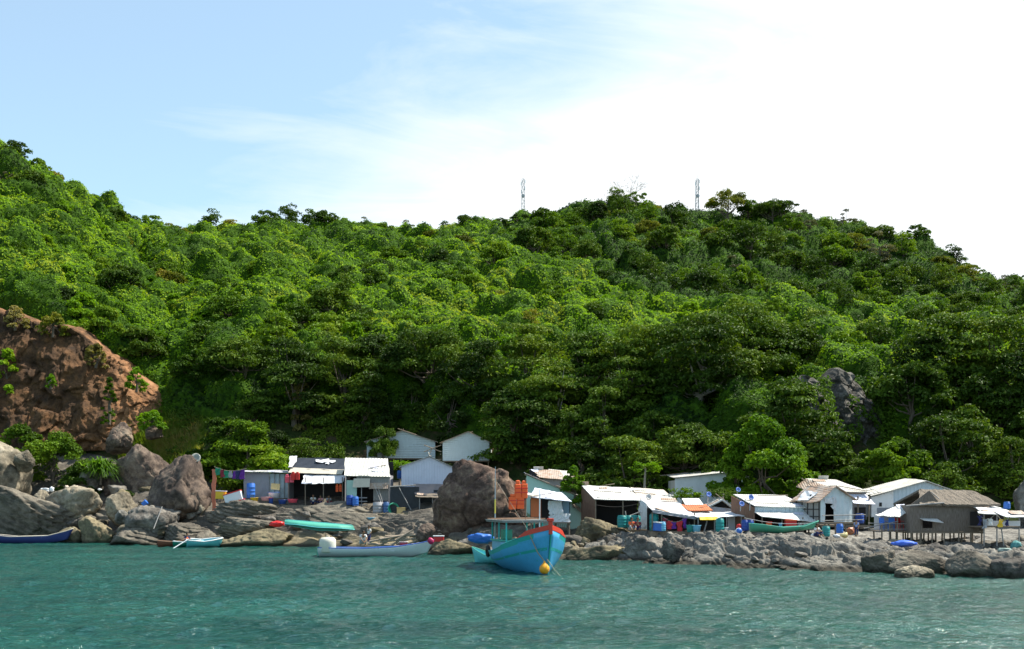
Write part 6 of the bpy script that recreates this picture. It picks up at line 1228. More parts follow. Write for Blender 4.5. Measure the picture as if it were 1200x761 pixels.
# ---- round-ended turquoise dinghy, green dinghy and brown boat beside it
H6 = Hull(2.9, [(0, .5), (.3, .68), (.7, .62), (.92, .32), (1, .06)], [(0, -.12), (1, -.05)], [(0, .62), (.5, .5), (1, .72)], rake=.25)
def dinghy(px, py, D, rz, s, label, hull, inner, name='dinghy', tilt=0.0):
    c = P(px, py, D); r = thing(name, label, 'boat', (c.x, c.y, 0.02), rz); r.scale = (s, s, s); r.rotation_euler.x = tilt
    solid(H6.transom(H6.skin(MB())).build('hull', hull, r, True), .05); H6.rail(MB(), .06).tube([(-1.45, -.5, .62), (-1.45, .5, .62)], .05).build('rim', m_whitey if False else b_white if hull is not b_wred else b_wood, r, True); H6.deck(MB(), .35).build('floor', inner, r); MB().box(-.2, .1, -.62, .62, .40, .45).build('thwart', b_lb, r); return r
dinghy(238, 641, 102, .45, 1.05, 'turquoise and white dinghy nosed against the left rocks', b_turq, b_lb, tilt=.12)
dinghy(218, 643, 101.5, .2, .78, 'dark green dinghy between the brown boat and the turquoise dinghy', b_green, b_teal)
dinghy(201, 642, 101.8, .1, .82, 'brown wooden boat left of the two dinghies', b_wred, b_wood)
a = MB().tube([tuple(P(203, 643, 99.5)), tuple(P(221, 632, 100.5))], .06).build('oar', b_white); tag(a, 'white oar slanting into the water between the dinghies', 'oar')
# ---- green boat drawn up before the white roofed hut
H7 = Hull(4.2, [(0, .4), (.2, .55), (.5, .62), (.8, .45), (1, .03)], [(0, .12), (.5, 0), (1, .35)], [(0, .68), (.2, .60), (.5, .42), (.8, .5), (1, .85)], rake=.35)
c = P(916, 625.5, 73.6); g2 = thing('rowing_boat', 'green wooden boat drawn up on the terrace before the white awning', 'boat', (c.x, c.y, c.z), -.05)
solid(H7.transom(H7.skin(MB())).build('hull', pt_('hull_worngreen', (.05, .36, .24), .5, .5, dirtcol=(.2, .2, .15)), g2, True), .04); H7.skin(MB(), 0, .45, .012, 30, 2).build('bottom', m_pole, g2, True); H7.rail(MB(), .03).build('rim', b_mint, g2, True)
for x in (-1, .3, 1.1): MB().box(x - .08, x + .08, -.5, .5, .38, .42).build('thwart', b_wood, g2)
# ================================================================= CLUTTER
c_blue = pt_('plastic_blue', (.04, .16, .55), .4, .15); c_dblue = pt_('plastic_darkblue', (.02, .07, .32), .4, .15); c_teal = pt_('plastic_teal', (.02, .25, .25), .4, .2); c_lb = pt_('plastic_lightblue', (.15, .45, .68), .4, .15); c_red = pt_('plastic_red', (.62, .03, .03), .4, .15); c_pink = pt_('plastic_pink', (.75, .10, .16), .4, .1); c_white = pt_('plastic_white', (.78, .80, .82), .5, .15); c_yel = pt_('plastic_yellow', (.75, .48, .03), .4, .15); c_green = pt_('plastic_green', (.04, .38, .24), .4, .15)
def barrel(px, pyb, D, r_, h, mat, label, lid=None, group='barrels and drums around the huts', name='barrel', tiltx=0):
    r = thing(name, label, 'barrel', P(px, pyb, D), 0, group); r.rotation_euler.x = tiltx
    pr = [(.001, 0), (r_ * .94, 0), (r_, .04)]
    for k in range(3): z = h * (.25 + .25 * k); pr += [(r_, z - .04), (r_ * 1.05, z - .015), (r_ * 1.05, z + .015), (r_, z + .04)]
    pr += [(r_, h - .04), (r_ * .9, h), (.001, h)]; MB().lathe(pr, (0, 0, 0), 18).build('body', mat, r, True)
    MB().lathe([(.001, h), (r_ * .86, h), (r_ * .9, h + .02), (r_ * .86, h + .06), (.001, h + .065)], (0, 0, .002), 18).build('lid', lid or mat, r, True); return r
def bucket(px, pyb, D, r_, h, mat, label, cat='bucket', name='bucket', rim=None, group='buckets and tubs around the huts'):
    r = thing(name, label, cat, P(px, pyb, D), 0, group); MB().lathe([(.001, .01), (r_ * .78, .01), (r_ * .95, h * .9), (r_, h), (r_ * .93, h), (r_ * .74, .05), (.001, .05)], (0, 0, 0), 18).build('body', mat, r, True)
    MB().lathe([(r_ * .97, h - .03), (r_ * 1.06, h - .02), (r_ * 1.06, h + .02), (r_ * .95, h + .02)], (0, 0, 0), 18).build('rim', rim or mat, r, True); return r
def cooler(px, pyb, D, w, d, h, mat, lid, label, rz=0.0, tilt=0.0, name='cool_box', ax=(0, 0)):
    r = thing(name, label, 'box', P(px, pyb, D), rz); r.rotation_euler = (ax[0], tilt, rz)
    MB().box(-w / 2, w / 2, -d / 2, d / 2, 0, h).build('body', mat, r, bevel=.03); MB().box(-w / 2 - .03, w / 2 + .03, -d / 2 - .03, d / 2 + .03, h + .003, h + .09).build('lid', lid, r, bevel=.02); return r
# left cluster by the tarpaulin shack
barrel(294, 584, 110, .42, 1.45, c_blue, 'tall blue barrel in front of the grey cloth wall')
cooler(276, 590, 109.5, 1.75, .7, 1.05, c_white, c_red, 'white cool box with red lid tilted on the layered rocks', 0, -.30)
cooler(285, 596, 109, 1.0, .6, .75, pt_('plastic_periwinkle', (.20, .25, .68), .4), c_red, 'periwinkle blue box leaning under the white cool box', 0, -.45)
cooler(259, 585, 110, 1.0, .6, .75, c_yel, c_white, 'yellow box with white lid beside the brown wedge boulder', 0, .05)
bucket(298, 588.5, 109.3, .40, .42, c_yel, 'yellow basin at the foot of the tall blue barrel', 'basin', 'basin'); bucket(317.5, 591, 109, .24, .62, c_dblue, 'blue pail with red rim before the clear plastic screen', rim=c_red)
bucket(321, 583, 110, .60, .50, c_white, 'large white basin with blue lining before the plastic screen', 'basin', 'basin', rim=c_blue); bucket(331, 591, 109, .42, .42, c_dblue, 'dark blue tub left of the pink tub', 'tub', 'tub'); bucket(343, 589.5, 109, .50, .36, c_pink, 'bright pink tub below the black roofed shack', 'tub', 'tub'); bucket(311, 587, 109, .45, .36, pt_('plastic_palepink', (.7, .35, .38), .4), 'pale pink tub right of the yellow basin', 'tub', 'tub')
o = MB().box(-.45, .45, 0, .04, 0, .62).build('board', c_yel); o['label'] = 'x'; o.location = P(322.5, 574, 110.5); o.rotation_euler.y = .08; tag(o, 'tan yellow board hung on the clear plastic screen', 'board'); o.data.materials[0] = pt_('board_tan', (.62, .46, .22))
# washing line beside the shack
def clothesline(p0, p1, items, label, names, seed, h=None):
    r = thing('washing_line', label, 'washing line', p0); d = p1 - p0; n = 10; MB().tube([tuple(d * (i / n) - Vector((0, 0, .35 * math.sin(math.pi * i / n)))) for i in range(n + 1)], .02, 4).build('line', b_rope, r)
    for i, (f, w, hh, m_) in enumerate(items):
        a = p0 + d * f - Vector((0, 0, .35 * math.sin(math.pi * f))); o = MB().sheet((-w / 2, 0, -hh), (w / 2, 0, -hh * .95), (w / 2, 0, 0), (-w / 2, 0, 0), .03, 4, 4, .05, seed=seed + i).build('garment', m_); o.location = a; o.rotation_euler.z = .15 * (i % 3 - 1); tag(o, names[i], 'garment', 'garments hung out to dry')
gm = lambda n, c: paint(n, c, .9, .2)
g_green, g_white, g_navy, g_purple, g_grey, g_red, g_maroon = gm('cloth_green', (.02, .25, .14)), gm('cloth_white', (.72, .72, .7)), gm('cloth_navy', (.03, .035, .12)), gm('cloth_purple', (.13, .03, .28)), gm('cloth_grey', (.35, .37, .4)), gm('cloth_red', (.55, .04, .05)), gm('cloth_maroon', (.24, .03, .05))
clothesline(P(251, 547, 110.5), P(289, 549, 110.5), [(.10, .5, .75, g_green), (.26, .45, .8, g_maroon), (.38, .5, .75, g_green), (.50, .4, .7, g_grey), (.62, .4, .8, g_purple), (.74, .45, .9, g_navy), (.87, .5, 1.0, g_purple)], 'washing line strung from the wedge boulder to the tarpaulin shack',
            ['green garment at the left end of the line by the wedge boulder', 'maroon garment between the two green ones', 'second green garment on the line beside the tarpaulin shack', 'grey garment in the middle of the line beside the tarpaulin shack', 'purple garment just right of the grey one', 'navy garment left of the last purple one', 'long purple garment at the right end by the tarpaulin shack'], 40)
o = MB().sheet((-.2, 0, -4.2), (.2, 0, -4.1), (.25, 0, 0), (-.2, 0, 0), .04, 2, 8, .05, seed=60).build('hanging_cloth', gm('cloth_orange', (.62, .20, .12))); o.location = P(250.5, 550, 110.8); tag(o, 'long faded orange cloth hanging beside the brown wedge boulder', 'cloth')
for i, (px, py, lab, m_) in enumerate([(346, 558, 'red life vest hanging at the corner of the black roofed shack', b_vestred), (339, 561, 'dull red life vest left of the brighter one under the black roof', c_pink)]): vest('life_vest', lab, P(px, py, 109.4), .42, .42, m_, .3 * i, 'life vests at the black roofed shack')
vest('life_vest', 'orange life vest hung on the post right of the white awning', P(397, 572, 109), .3, .4, b_brightor, .2)
# dish aerials
def dish(px, py, D, r_, mat, label, post, rz=0.3, group='satellite dishes on the roofs'):
    r = thing('satellite_dish', label, 'satellite dish', P(px, py, D), rz, group); mb = MB(); mb.lathe([(.001, .0), (r_ * .5, .04 * r_ / .3), (r_, .14 * r_ / .3), (r_ * 1.0, .16 * r_ / .3), (r_ * .5, .07 * r_ / .3), (.001, .03)], (0, 0, 0), 20, 'Y'); mb.V = [(x, -y, z) for x, y, z in mb.V]; o = mb.build('reflector', mat, r, True); o.rotation_euler.x = -.35
    MB().tube([(0, .05, -.05), (0, .1, -post)], .03).build('post', b_metal, r); MB().tube([(0, 0, 0), (0, -r_ * .9, -r_ * .2)], .015).box(-.04, .04, -r_ * .95, -r_ * .85, -r_ * .28, -r_ * .14).build('feed', b_metal, r); return r
c_dish = pt_('dish_blue', (.10, .20, .60), .5)
dish(830, 580, 80.5, .20, c_dish, 'blue dish above the orange roofed stall', .9); dish(864.5, 574.5, 85, .20, c_dish, 'highest blue dish in front of the white shed', .9); dish(879.5, 583.5, 77, .21, c_dish, 'blue dish on the left corner of the white roofed hut', .9); dish(868.5, 591, 77.5, .20, c_dish, 'lowest blue dish on the brown side wall', .5); dish(759.5, 583, 82, .24, pt_('dish_grey', (.5, .5, .5)), 'grey dish on the stained beige roof', .5); dish(229.5, 537.5, 112, .48, pt_('dish_cream', (.30, .32, .29)), 'pale round dish standing behind the brown wedge boulder', 1.0)
# around the grey roofed hut
barrel(410, 592, 107, .34, .9, c_dblue, 'blue drum under the mint wall panel'); barrel(416.5, 593, 106.8, .30, .85, c_blue, 'second blue drum beside the bench of the grey roofed hut')
barrel(443, 603, 106.4, .50, 1.15, pt_('tank_grey', (.36, .36, .38)), 'grey water tank below the ladder of the grey roofed hut', name='water_tank'); barrel(452.5, 603, 106.3, .30, 1.15, pt_('drum_slateblue', (.07, .15, .34)), 'slate blue drum right of the grey water tank')
r = bucket(459, 597, 106, .55, .5, c_green, 'green basin standing on its edge beside the slate blue drum', 'basin', 'basin'); r.rotation_euler = (1.45, 0, .5)
cooler(470, 605, 105.6, .82, .6, .75, pt_('crate_tan', (.70, .48, .20)), pt_('crate_tan', (.70, .48, .20)), 'tan yellow crate on the rounded boulder', 0, .05, 'crate'); bucket(434.5, 612, 104.4, .42, .42, c_lb, 'light blue bucket on the dipping ledge', rim=c_lb)
barrel(469, 561, 112, .32, .75, c_blue, 'small blue drum under the papaya tree beside the white tin house')
blob('tarpaulin', 'red tarpaulin bundle on the ledge left of the upturned boat', 'tarpaulin', P(325, 614, 104), .85, .5, .3, c_red, 61)
# driftwood and shore litter by the white boat
for i in range(16):
    rr_ = random.Random(i + 50); px, py = rr_.uniform(438, 500), rr_.uniform(624, 640); L_ = rr_.uniform(1.2, 3.2); an = rr_.uniform(-.2, 1.0); a = P(px, py, 92); o = MB().tube([(-L_ / 2 * math.cos(an), rr_.uniform(-.3, .3), -L_ / 2 * math.sin(an) * .45), (L_ / 2 * math.cos(an), 0, L_ / 2 * math.sin(an) * .45)], [.10, .06]).build('driftwood', m_palewood if 'm_palewood' in globals() else wood('driftwood_pale', (.42, .34, .26)))
    o.location = a; tag(o, 'weathered pole or board in the driftwood heap behind the white boat', 'driftwood', 'driftwood behind the white boat')
cooler(514, 635, 90, .85, .5, .42, c_red, c_white, 'red cool box with white lid beside the white boat bow'); blob('tarpaulin', 'blue tarpaulin bundle behind the fishing boat stern', 'tarpaulin', P(563, 631, 79), .95, .5, .38, c_blue, 62); bucket(473, 641, 88, .35, .4, c_pink, 'pink striped pail in the driftwood heap', rim=c_white)
# long hut
for i, (px, D, lab) in enumerate([(729, 82.2, 'teal drum at the left of the row inside the long hut'), (736, 82.4, 'second teal drum from the left inside the long hut'), (745, 82.0, 'teal drum nearest the white drape of the long hut')]): barrel(px, 618.5, D, .36, .85, c_teal, lab)
barrel(766.5, 622, 79.2, .33, 1.15, c_teal, 'tall teal barrel at the left post of the garment stall'); cooler(771, 622.5, 78.4, .62, .5, .55, c_blue, c_white, 'blue cool box with white lid leaning by the tall teal barrel', .3, .12); barrel(776.5, 622.5, 78.4, .22, .6, c_lb, 'light blue drum right of the blue cool box'); bucket(754.5, 620, 80, .18, .2, c_white, 'small white bowl on the rock edge before the drape', 'bowl', 'bowl')
clothesline(P(777, 606, 78.6), P(804, 606.5, 78.6), [(.08, .36, .7, g_maroon), (.28, .38, .62, g_red), (.46, .34, .5, g_purple), (.72, .42, .8, g_red), (.95, .3, .75, g_purple)], 'line of garments under the white tarpaulin awning', ['maroon garment at the left of the stall line', 'bright red garment second on the stall line', 'purple garment between the two red ones at the stall', 'long red garment near the right of the stall line', 'purple garment at the right end of the stall line'], 80)
bucket(809, 624, 77.8, .30, .5, c_teal, 'teal tub between the garments and the light blue tub', 'tub', 'tub'); bucket(816.5, 624, 77.6, .30, .48, c_lb, 'light blue tub left of the propped pole', 'tub', 'tub')
barrel(843.5, 623.5, 76.8, .29, .88, c_teal, 'tall teal barrel under the white awning of the orange roofed stall'); bucket(851, 623.5, 76.8, .15, .3, c_white, 'white bucket beside the tall teal barrel'); r = barrel(864.5, 624, 75.0, .22, .5, c_white, 'white and blue drum lying before the brown side wall', c_blue, tiltx=1.35)
barrel(873, 622, 76, .24, .68, c_dblue, 'left blue barrel of the pair by the green boat stern'); barrel(879, 622, 76, .24, .68, c_dblue, 'right blue barrel of the pair by the green boat stern'); blob('sack', 'red sack left of the two blue barrels', 'sack', P(866.5, 618, 76.3), .22, .2, .25, c_red, 64)
cooler(926, 619.5, 75.8, .75, .5, .52, c_red, pt_('plastic_orange', (.75, .12, .03)), 'red crate under the white awning behind the green boat', 0, .03, 'crate'); cooler(940, 620, 76.2, .65, .4, .35, pt_('cabinet_white', (.58, .6, .62)), pt_('cabinet_white', (.58, .6, .62)), 'low white cabinet right of the red crate', name='cabinet'); cooler(901, 617, 76, .36, .3, .25, pt_('plastic_orange', (.75, .12, .03)), c_red, 'small orange box at the left under the long awning'); bucket(914.5, 618.5, 75.6, .13, .3, c_lb, 'pale blue bucket between the orange box and red crate')
# before the gable hut
barrel(968, 629, 71.5, .25, .62, c_teal, 'teal drum standing on the rocks before the gable hut'); barrel(984, 625, 72.4, .22, .55, c_blue, 'blue drum under the rail of the gable hut'); blob('sack', 'white sack left of the teal drum before the gable hut', 'sack', P(954.5, 627.5, 71.6), .24, .2, .16, c_white, 65); blob('sack', 'pale yellow sack before the gable hut', 'sack', P(990, 627.5, 71.4), .26, .2, .22, pt_('sack_yellow', (.66, .56, .28)), 66); blob('sack', 'brown orange bundle right of the pale yellow sack', 'sack', P(997, 623, 71.6), .30, .22, .26, pt_('sack_brown', (.36, .13, .06)), 67); blob('sack', 'grey white sack right of the teal drum', 'sack', P(980, 628.5, 71.2), .24, .2, .15, pt_('sack_grey', (.5, .52, .56)), 68)
barrel(1007.5, 613.5, 80, .3, .65, c_dblue, 'dark blue drum at the doorway of the tin roofed house')
# deck chairs
def chair(p, rz, mat, label, first=None):
    r = thing('plastic_chair', label, 'chair', p, rz, 'plastic chairs on the deck'); MB().box(-.2, .2, -.2, .2, .40, .44).build('seat', mat, r, bevel=.01); MB().sheet((-.2, .2, .44), (.2, .2, .44), (.19, .26, .85), (-.19, .26, .85), .03).build('backrest', mat, r)
    for x in (-.17, .17):
        for y in (-.17, .17): MB().tube([(x * 1.1, y * 1.1, 0), (x, y, .4)], .02, 5).build('leg', mat, r)
    for x in (-.21, .21): MB().box(x - .02, x + .02, -.18, .22, .60, .63).build('armrest', mat, r)
    return r
dq = P(1053, 622, 72.5)
for i, (dx, dy, rz, m_, lab) in enumerate([(-.85, .35, .3, c_blue, 'blue plastic chair at the left end of the deck'), (-.45, .1, 2.9, c_blue, 'blue plastic chair second from the left on the deck'), (.15, .2, .2, c_red, 'red plastic chair in the middle of the deck'), (.6, .25, -.3, c_red, 'red plastic chair near the right end of the deck'), (1.15, .3, -.8, c_blue, 'blue plastic chair beside the thatched hut wall')]): chair(dq + Vector((dx, dy, 0)), rz, m_, lab)
blob('tarpaulin', 'bright blue tarpaulin heap under the deck edge', 'tarpaulin', P(1062, 637, 68.5), .78, .45, .22, pt_('tarp_brightblue', (.06, .16, .72), .5, .1), 69)
# right stall
barrel(1180, 597, 70.9, .20, .42, c_blue, 'small blue tank on the stall roof', group=None, name='water_tank'); blob('net', 'heap of teal fishing net beside the right stall', 'net', GD(1190, 69) + Vector((0, 0, .35)), .32, .3, .30, m_net, 70); blob('net', 'spread grey green net on the rubble under the right stall', 'net', GD(1178, 68) + Vector((0, 0, .15)), .6, .4, .14, pt_('net_greygreen', (.22, .30, .28), .9), 71)
clothesline(P(1146, 602, 69), P(1166, 603, 69), [(.12, .22, .62, g_navy), (.38, .2, .6, g_grey), (.72, .26, .42, g_white)], 'short washing line at the right stall', ['navy garment at the left stall post', 'grey garment between navy and white at the right stall', 'white garment on the short line at the right stall'], 90)
clothesline(P(1169, 604, 68.8), P(1184, 605, 68.8), [(.25, .28, .5, c_yel), (.75, .2, .4, g_navy)], 'second short line under the right awning', ['yellow garment under the right stall awning', 'dark garment right of the yellow one'], 95)
# shore litter in the left pile
for i in range(18):
    rr_ = random.Random(i + 200); px, py = rr_.uniform(50, 120), 0; py = rr_.uniform(570, 586); m_ = rr_.choice([c_white, c_white, c_white, pt_('bag_paleblue', (.45, .6, .66)), gm('bag_beige', (.6, .5, .4))])
    blob('litter', 'pale plastic bag or rag in the rubbish strewn over the left boulders', 'rubbish', P(px, py, 118.5 + rr_.uniform(-1.5, 0)), rr_.uniform(.15, .45), .2, rr_.uniform(.1, .28), m_, 300 + i, 'rubbish on the left boulders', sub=2, rough=.5)
a = MB().tube([tuple(P(180, 620, 106.5)), tuple(P(190, 594, 108))], .05).build('pole', m_grey_p); tag(a, 'thin pale pole leaning on the rounded grey boulder', 'pole'); a = MB().tube([tuple(P(168, 592, 110)), tuple(P(172, 588, 110))], .3, 8).build('blue_bag', c_blue); tag(a, 'blue bag wedged between the tan and brown boulders', 'bag')
# overhead wires
for i, (p0, p1, lab) in enumerate([(P(699, 592, 82), P(750, 590, 82), 'slack wire across the dark front of the long hut'), (P(872, 607, 75), P(952, 613, 74), 'thin wire before the brown side wall and awning')]):
    d = p1 - p0; a = MB().tube([tuple(p0 + d * (k / 8) - Vector((0, 0, .2 * math.sin(math.pi * k / 8)))) for k in range(9)], .015, 4).build('wire', b_tyre if i == 0 else b_metal); tag(a, lab, 'wire')

# ================================================================= LATTICE MASTS ON THE RIDGE
def mast(px, ytop, ybase, D, label):
    b0 = P(px, ybase, D); Hh = (ybase - ytop) / F * D; r = thing('radio_mast', label, 'mast', b0); w_ = .55; mb = MB(); br = MB(); n = 16
    for sx in (-1, 1):
        for sy in (-1, 1): mb.tube([(sx * w_, sy * w_, -4), (sx * w_ * .55, sy * w_ * .55, Hh)], .07, 4)
    for k in range(n):
        z0, z1 = Hh * k / n, Hh * (k + 1) / n; f0, f1 = w_ * (1 - .45 * k / n), w_ * (1 - .45 * (k + 1) / n); s_ = 1 if k % 2 else -1
        br.tube([(-f0 * s_, -f0, z0), (f1 * s_, -f1, z1)], .04, 4).tube([(-f0 * s_, f0, z0), (f1 * s_, f1, z1)], .04, 4).tube([(-f0, -f0 * s_, z0), (-f1, f1 * s_, z1)], .04, 4).tube([(-f1, -f1, z1), (f1, -f1, z1)], .04, 4)
    mb.build('legs', b_metal, r); br.build('bracing', b_metal, r)
    for k, (dx, z) in enumerate([(.75, .93), (-.8, .88), (.7, .78), (-.7, .7)]): MB().box(dx * .7 - .09, dx * .7 + .09, -.6, -.5, Hh * z - .5, Hh * z + .5).build('antenna_panel', c_white, r)
    MB().lathe([(.001, 0), (.5, .1), (.5, .3), (.001, .3)], (0, -1.1, Hh * .6), 14, 'Y').build('dish', b_metal, r); MB().tube([(0, 0, Hh), (0, 0, Hh + 1.2)], .04, 4).build('rod', b_metal, r)
mast(613, 210, 262, 302, 'left lattice radio mast on the skyline'); mast(817, 210, 262, 306, 'right lattice radio mast on the skyline')

# ================================================================= PEOPLE
m_skin = paint('skin', (.30, .16, .09), .6, .1); m_hair = paint('hair', (.015, .012, .010), .6, .1)
def skin_chain(verts, edges, rads, name, mat, parent, lev=2, extra=None):
    me = bpy.data.meshes.new(name); me.from_pydata(verts, edges, []); o = link(bpy.data.objects.new(name, me)); bm = bmesh.new(); bm.from_mesh(me); ly = bm.verts.layers.skin.verify(); bm.verts.ensure_lookup_table()
    for i, v in enumerate(bm.verts): r_ = rads[i]; v[ly].radius = (r_, r_) if isinstance(r_, float) else r_; v[ly].use_root = (i == 0)
    bm.to_mesh(me); bm.free(); o.modifiers.new('skin', 'SKIN').use_smooth_shade = True; sb = o.modifiers.new('sub', 'SUBSURF'); sb.levels = lev; sb.render_levels = lev
    dg = bpy.context.evaluated_depsgraph_get(); m2 = bpy.data.meshes.new_from_object(o.evaluated_get(dg)); bpy.data.objects.remove(o); m2.materials.clear(); m2.materials.append(mat)
    if extra:
        bm = bmesh.new(); bm.from_mesh(m2)
        for V, Fq in extra:
            vs = [bm.verts.new(v) for v in V]
            for f in Fq:
                try: bm.faces.new([vs[i] for i in f])
                except ValueError: pass
        bm.to_mesh(m2); bm.free()
    m2.polygons.foreach_set('use_smooth', [True] * len(m2.polygons)); m2.name = name
    return link(bpy.data.objects.new(name, m2), parent)
POSES = {  # joints, metres, facing -Y
 'stand': dict(pel=(0, 0, .95), ch=(0, -.01, 1.28), nk=(0, -.01, 1.46), hd=(0, -.04, 1.62), hipL=(-.1, 0, .92), knL=(-.12, -.03, .5), anL=(-.13, 0, .08), toL=(-.14, -.17, .04), hipR=(.1, 0, .92), knR=(.14, -.06, .5), anR=(.15, .02, .08), toR=(.17, -.15, .04), shL=(-.19, 0, 1.40), elL=(-.26, .03, 1.12), wrL=(-.24, -.10, .88), shR=(.19, 0, 1.40), elR=(.27, .02, 1.12), wrR=(.22, -.14, .92)),
 'crouch': dict(pel=(0, .12, .34), ch=(0, -.06, .66), nk=(0, -.14, .84), hd=(0, -.22, .98), hipL=(-.11, .10, .33), knL=(-.17, -.26, .48), anL=(-.15, -.06, .08), toL=(-.16, -.22, .04), hipR=(.11, .10, .33), knR=(.17, -.26, .48), anR=(.15, -.06, .08), toR=(.16, -.22, .04), shL=(-.18, -.10, .79), elL=(-.22, -.30, .56), wrL=(-.08, -.42, .38), shR=(.18, -.10, .79), elR=(.22, -.30, .56), wrR=(.08, -.42, .40)),
 'sit': dict(pel=(0, .05, .14), ch=(0, 0, .48), nk=(0, -.04, .66), hd=(0, -.08, .82), hipL=(-.1, .02, .14), knL=(-.22, -.30, .34), anL=(-.16, -.46, .06), toL=(-.17, -.60, .05), hipR=(.1, .02, .14), knR=(.20, -.32, .34), anR=(.14, -.48, .06), toR=(.15, -.62, .05), shL=(-.18, -.02, .60), elL=(-.26, -.14, .38), wrL=(-.16, -.34, .36), shR=(.18, -.02, .60), elR=(.26, -.14, .38), wrR=(.14, -.36, .38))}
def person(loc, rz, pose, shirt, trousers, label, s=1.0, vestm=None, hair_long=False):
    J = {k: Vector(v) for k, v in POSES[pose].items()}; r = thing('person', label, 'person', loc, rz); r.scale = (s, s, s)
    names = list(J); ix = {n: i for i, n in enumerate(names)}; rad = dict(pel=.12, ch=(.155, .105), nk=.055, hd=.098, hipL=.095, hipR=.095, knL=.058, knR=.058, anL=.038, anR=.038, toL=.035, toR=.035, shL=.062, shR=.062, elL=.042, elR=.042, wrL=.028, wrR=.028)
    E = [(ix[a], ix[b]) for a, b in [('pel', 'ch'), ('ch', 'nk'), ('nk', 'hd'), ('pel', 'hipL'), ('hipL', 'knL'), ('knL', 'anL'), ('anL', 'toL'), ('pel', 'hipR'), ('hipR', 'knR'), ('knR', 'anR'), ('anR', 'toR'), ('ch', 'shL'), ('shL', 'elL'), ('elL', 'wrL'), ('ch', 'shR'), ('shR', 'elR'), ('elR', 'wrR')]]
    V = [tuple(J[n]) for n in names]; R = [rad[n] for n in names]; top = J['hd'] + Vector((0, -.005, .09)); V.append(tuple(top)); R.append(.07); E.append((ix['hd'], len(V) - 1))
    ex = []
    for sd, sg in (('L', -1), ('R', 1)):     # palm, four unequal curled fingers and a thumb
        w_ = J['wr' + sd]; dd = (w_ - J['el' + sd]).normalized(); sdv = dd.cross(Vector((0, -1, .2))).normalized(); nrm = sdv.cross(dd).normalized(); pc = w_ + dd * .085; V.append(tuple(pc)); R.append((.040, .018)); E.append((ix['wr' + sd], len(V) - 1))
        for k, L_ in enumerate((.065, .078, .072, .055)):
            b0 = pc + sdv * (.030 - .020 * k); p1 = b0 + dd * L_ * .55 + nrm * .006; p2 = p1 + dd * L_ * .40 + nrm * .028; Vt, Ft = tube_np([tuple(b0 - dd * .02), tuple(p1), tuple(p2)], [.010, .009, .006], 6); ex.append((Vt, Ft))
        t0 = w_ + dd * .035 + sdv * .024 * 1; Vt, Ft = tube_np([tuple(t0), tuple(t0 + sdv * .035 + dd * .03), tuple(t0 + sdv * .042 + dd * .065 + nrm * .012)], [.013, .011, .007], 6); ex.append((Vt, Ft))
    h = J['hd']; Vt, Ft = tube_np([tuple(h + Vector((0, -.088, .035))), tuple(h + Vector((0, -.118, -.005))), tuple(h + Vector((0, -.090, -.015)))], [.010, .017, .012], 6); ex.append((Vt, Ft))   # nose
    for sx in (-1, 1): Vt, Ft = tube_np([tuple(h + Vector((sx * .092, 0, .03))), tuple(h + Vector((sx * .108, .012, .01))), tuple(h + Vector((sx * .092, 0, -.03)))], [.010, .018, .008], 6); ex.append((Vt, Ft))   # ears
    skin_chain(V, E, R, 'body', m_skin, r, 2, ex)
    hv, hf = rock_mesh(3, (.108, .118, .10), npl=4, rnd=1.0, rough=.03, sub=3); hv = hv + np.array(h) + [0, .022, .055]; keep_ = [f for f in hf if not (hv[f][:, 1].mean() < h.y - .045 and hv[f][:, 2].mean() < h.z + .065)]
    np_mesh('hair', hv, np.array(keep_), m_hair, r, True, None, True)
    mb = MB()
    for sx in (-1, 1): mb.box(h.x + sx * .034 - .011, h.x + sx * .034 + .011, h.y - .099, h.y - .092, h.z + .012, h.z + .022)
    mb.box(h.x - .022, h.x + .022, h.y - .098, h.y - .090, h.z - .050, h.z - .043); mb.build('face_features', m_hair, r)
    ar = lambda a, b, f: tuple(J[a].lerp(J[b], f))
    skin_chain([tuple(J['pel'] + Vector((0, 0, -.02))), tuple(J['ch']), ar('ch', 'nk', .6), tuple(J['shL']), ar('shL', 'elL', .75), tuple(J['shR']), ar('shR', 'elR', .75)], [(0, 1), (1, 2), (1, 3), (3, 4), (1, 5), (5, 6)], [.14, (.178, .125), .075, .078, .062, .078, .062], 'shirt', shirt, r)
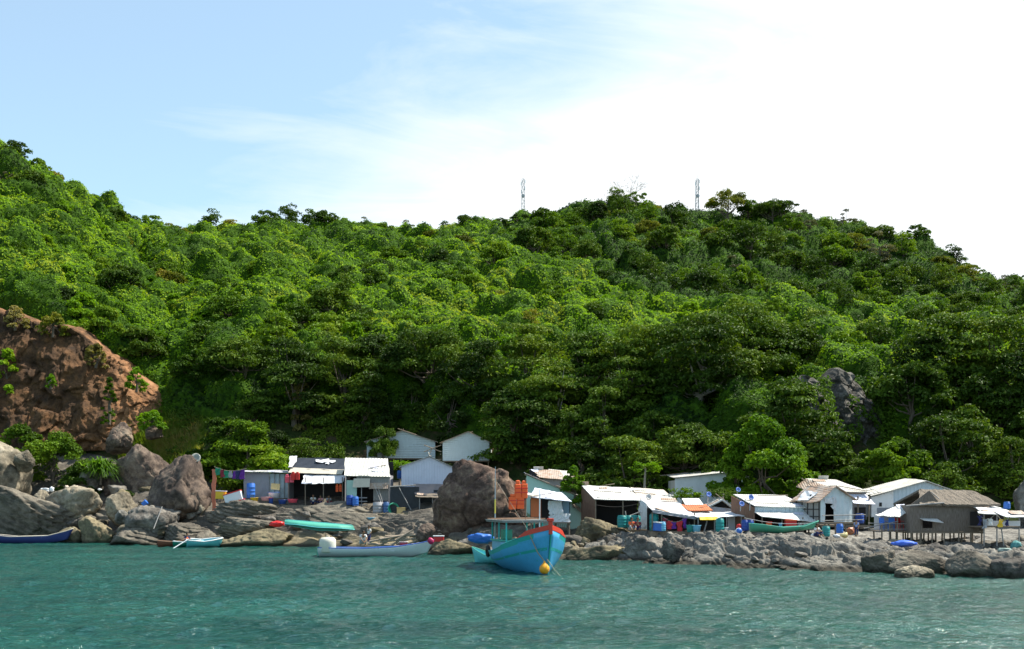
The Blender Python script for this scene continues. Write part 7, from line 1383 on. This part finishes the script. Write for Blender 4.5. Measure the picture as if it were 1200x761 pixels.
    skin_chain([tuple(J['pel']), tuple(J['hipL']), tuple(J['knL']), ar('knL', 'anL', .7), tuple(J['hipR']), tuple(J['knR']), ar('knR', 'anR', .7)], [(0, 1), (1, 2), (2, 3), (0, 4), (4, 5), (5, 6)], [.132, .108, .074, .058, .108, .074, .058], 'trousers', trousers, r)
    if vestm: skin_chain([tuple(J['pel'].lerp(J['ch'], .2)), tuple(J['ch'] + Vector((0, 0, .03))), ar('ch', 'nk', .55)], [(0, 1), (1, 2)], [(.19, .16), (.21, .16), .10], 'life_vest', vestm, r)
    return r
p_ = P(425, 641, 93); person((p_.x, p_.y, p_.z), .4, 'crouch', g_white, g_grey, 'person in white shirt crouching behind the white boat', 1.25)
p_ = P(432.5, 639.5, 95); person((p_.x, p_.y, p_.z), -.8, 'stand', g_white, g_navy, 'person in white shirt and dark trousers standing behind the white boat', 1.0)
p_ = P(219, 642, 101.6); person((p_.x, p_.y, .28), .6, 'sit', g_navy, g_navy, 'person in orange life vest sitting in the dark green dinghy', 1.05, b_brightor)
p_ = P(367, 591, 110); person(p_, .2, 'sit', g_white, g_navy, 'person in white shirt sitting under the white awning', 1.05); p_ = P(376, 591.5, 109.6); person(p_, -.3, 'sit', pt_('shirt_pink', (.6, .25, .28)), g_navy, 'person in pink shirt sitting under the white awning', 1.0)
p_ = P(385, 591.5, 109.9); person(p_, .5, 'sit', g_grey, g_maroon, 'person in grey shirt sitting rightmost under the white awning', 1.0)
p_ = P(740, 621.5, 79.3); person(p_, .3, 'sit', b_brightor, g_grey, 'child in orange shirt sitting on the rocks by the teal drums', .95); p_ = P(747.5, 621.5, 79.3); person(p_, -.2, 'sit', g_maroon, g_navy, 'child in dark maroon shirt beside the child in orange', .95)
p_ = P(957, 629, 71.3); person(p_, .5, 'sit', g_white, g_navy, 'person in white sitting left of the teal drum before the gable hut', .9); p_ = P(1003.5, 629, 71); person(p_, -.5, 'stand', pt_('shirt_blue', (.25, .33, .6)), g_navy, 'person in blue standing at the right of the gable hut', .62)
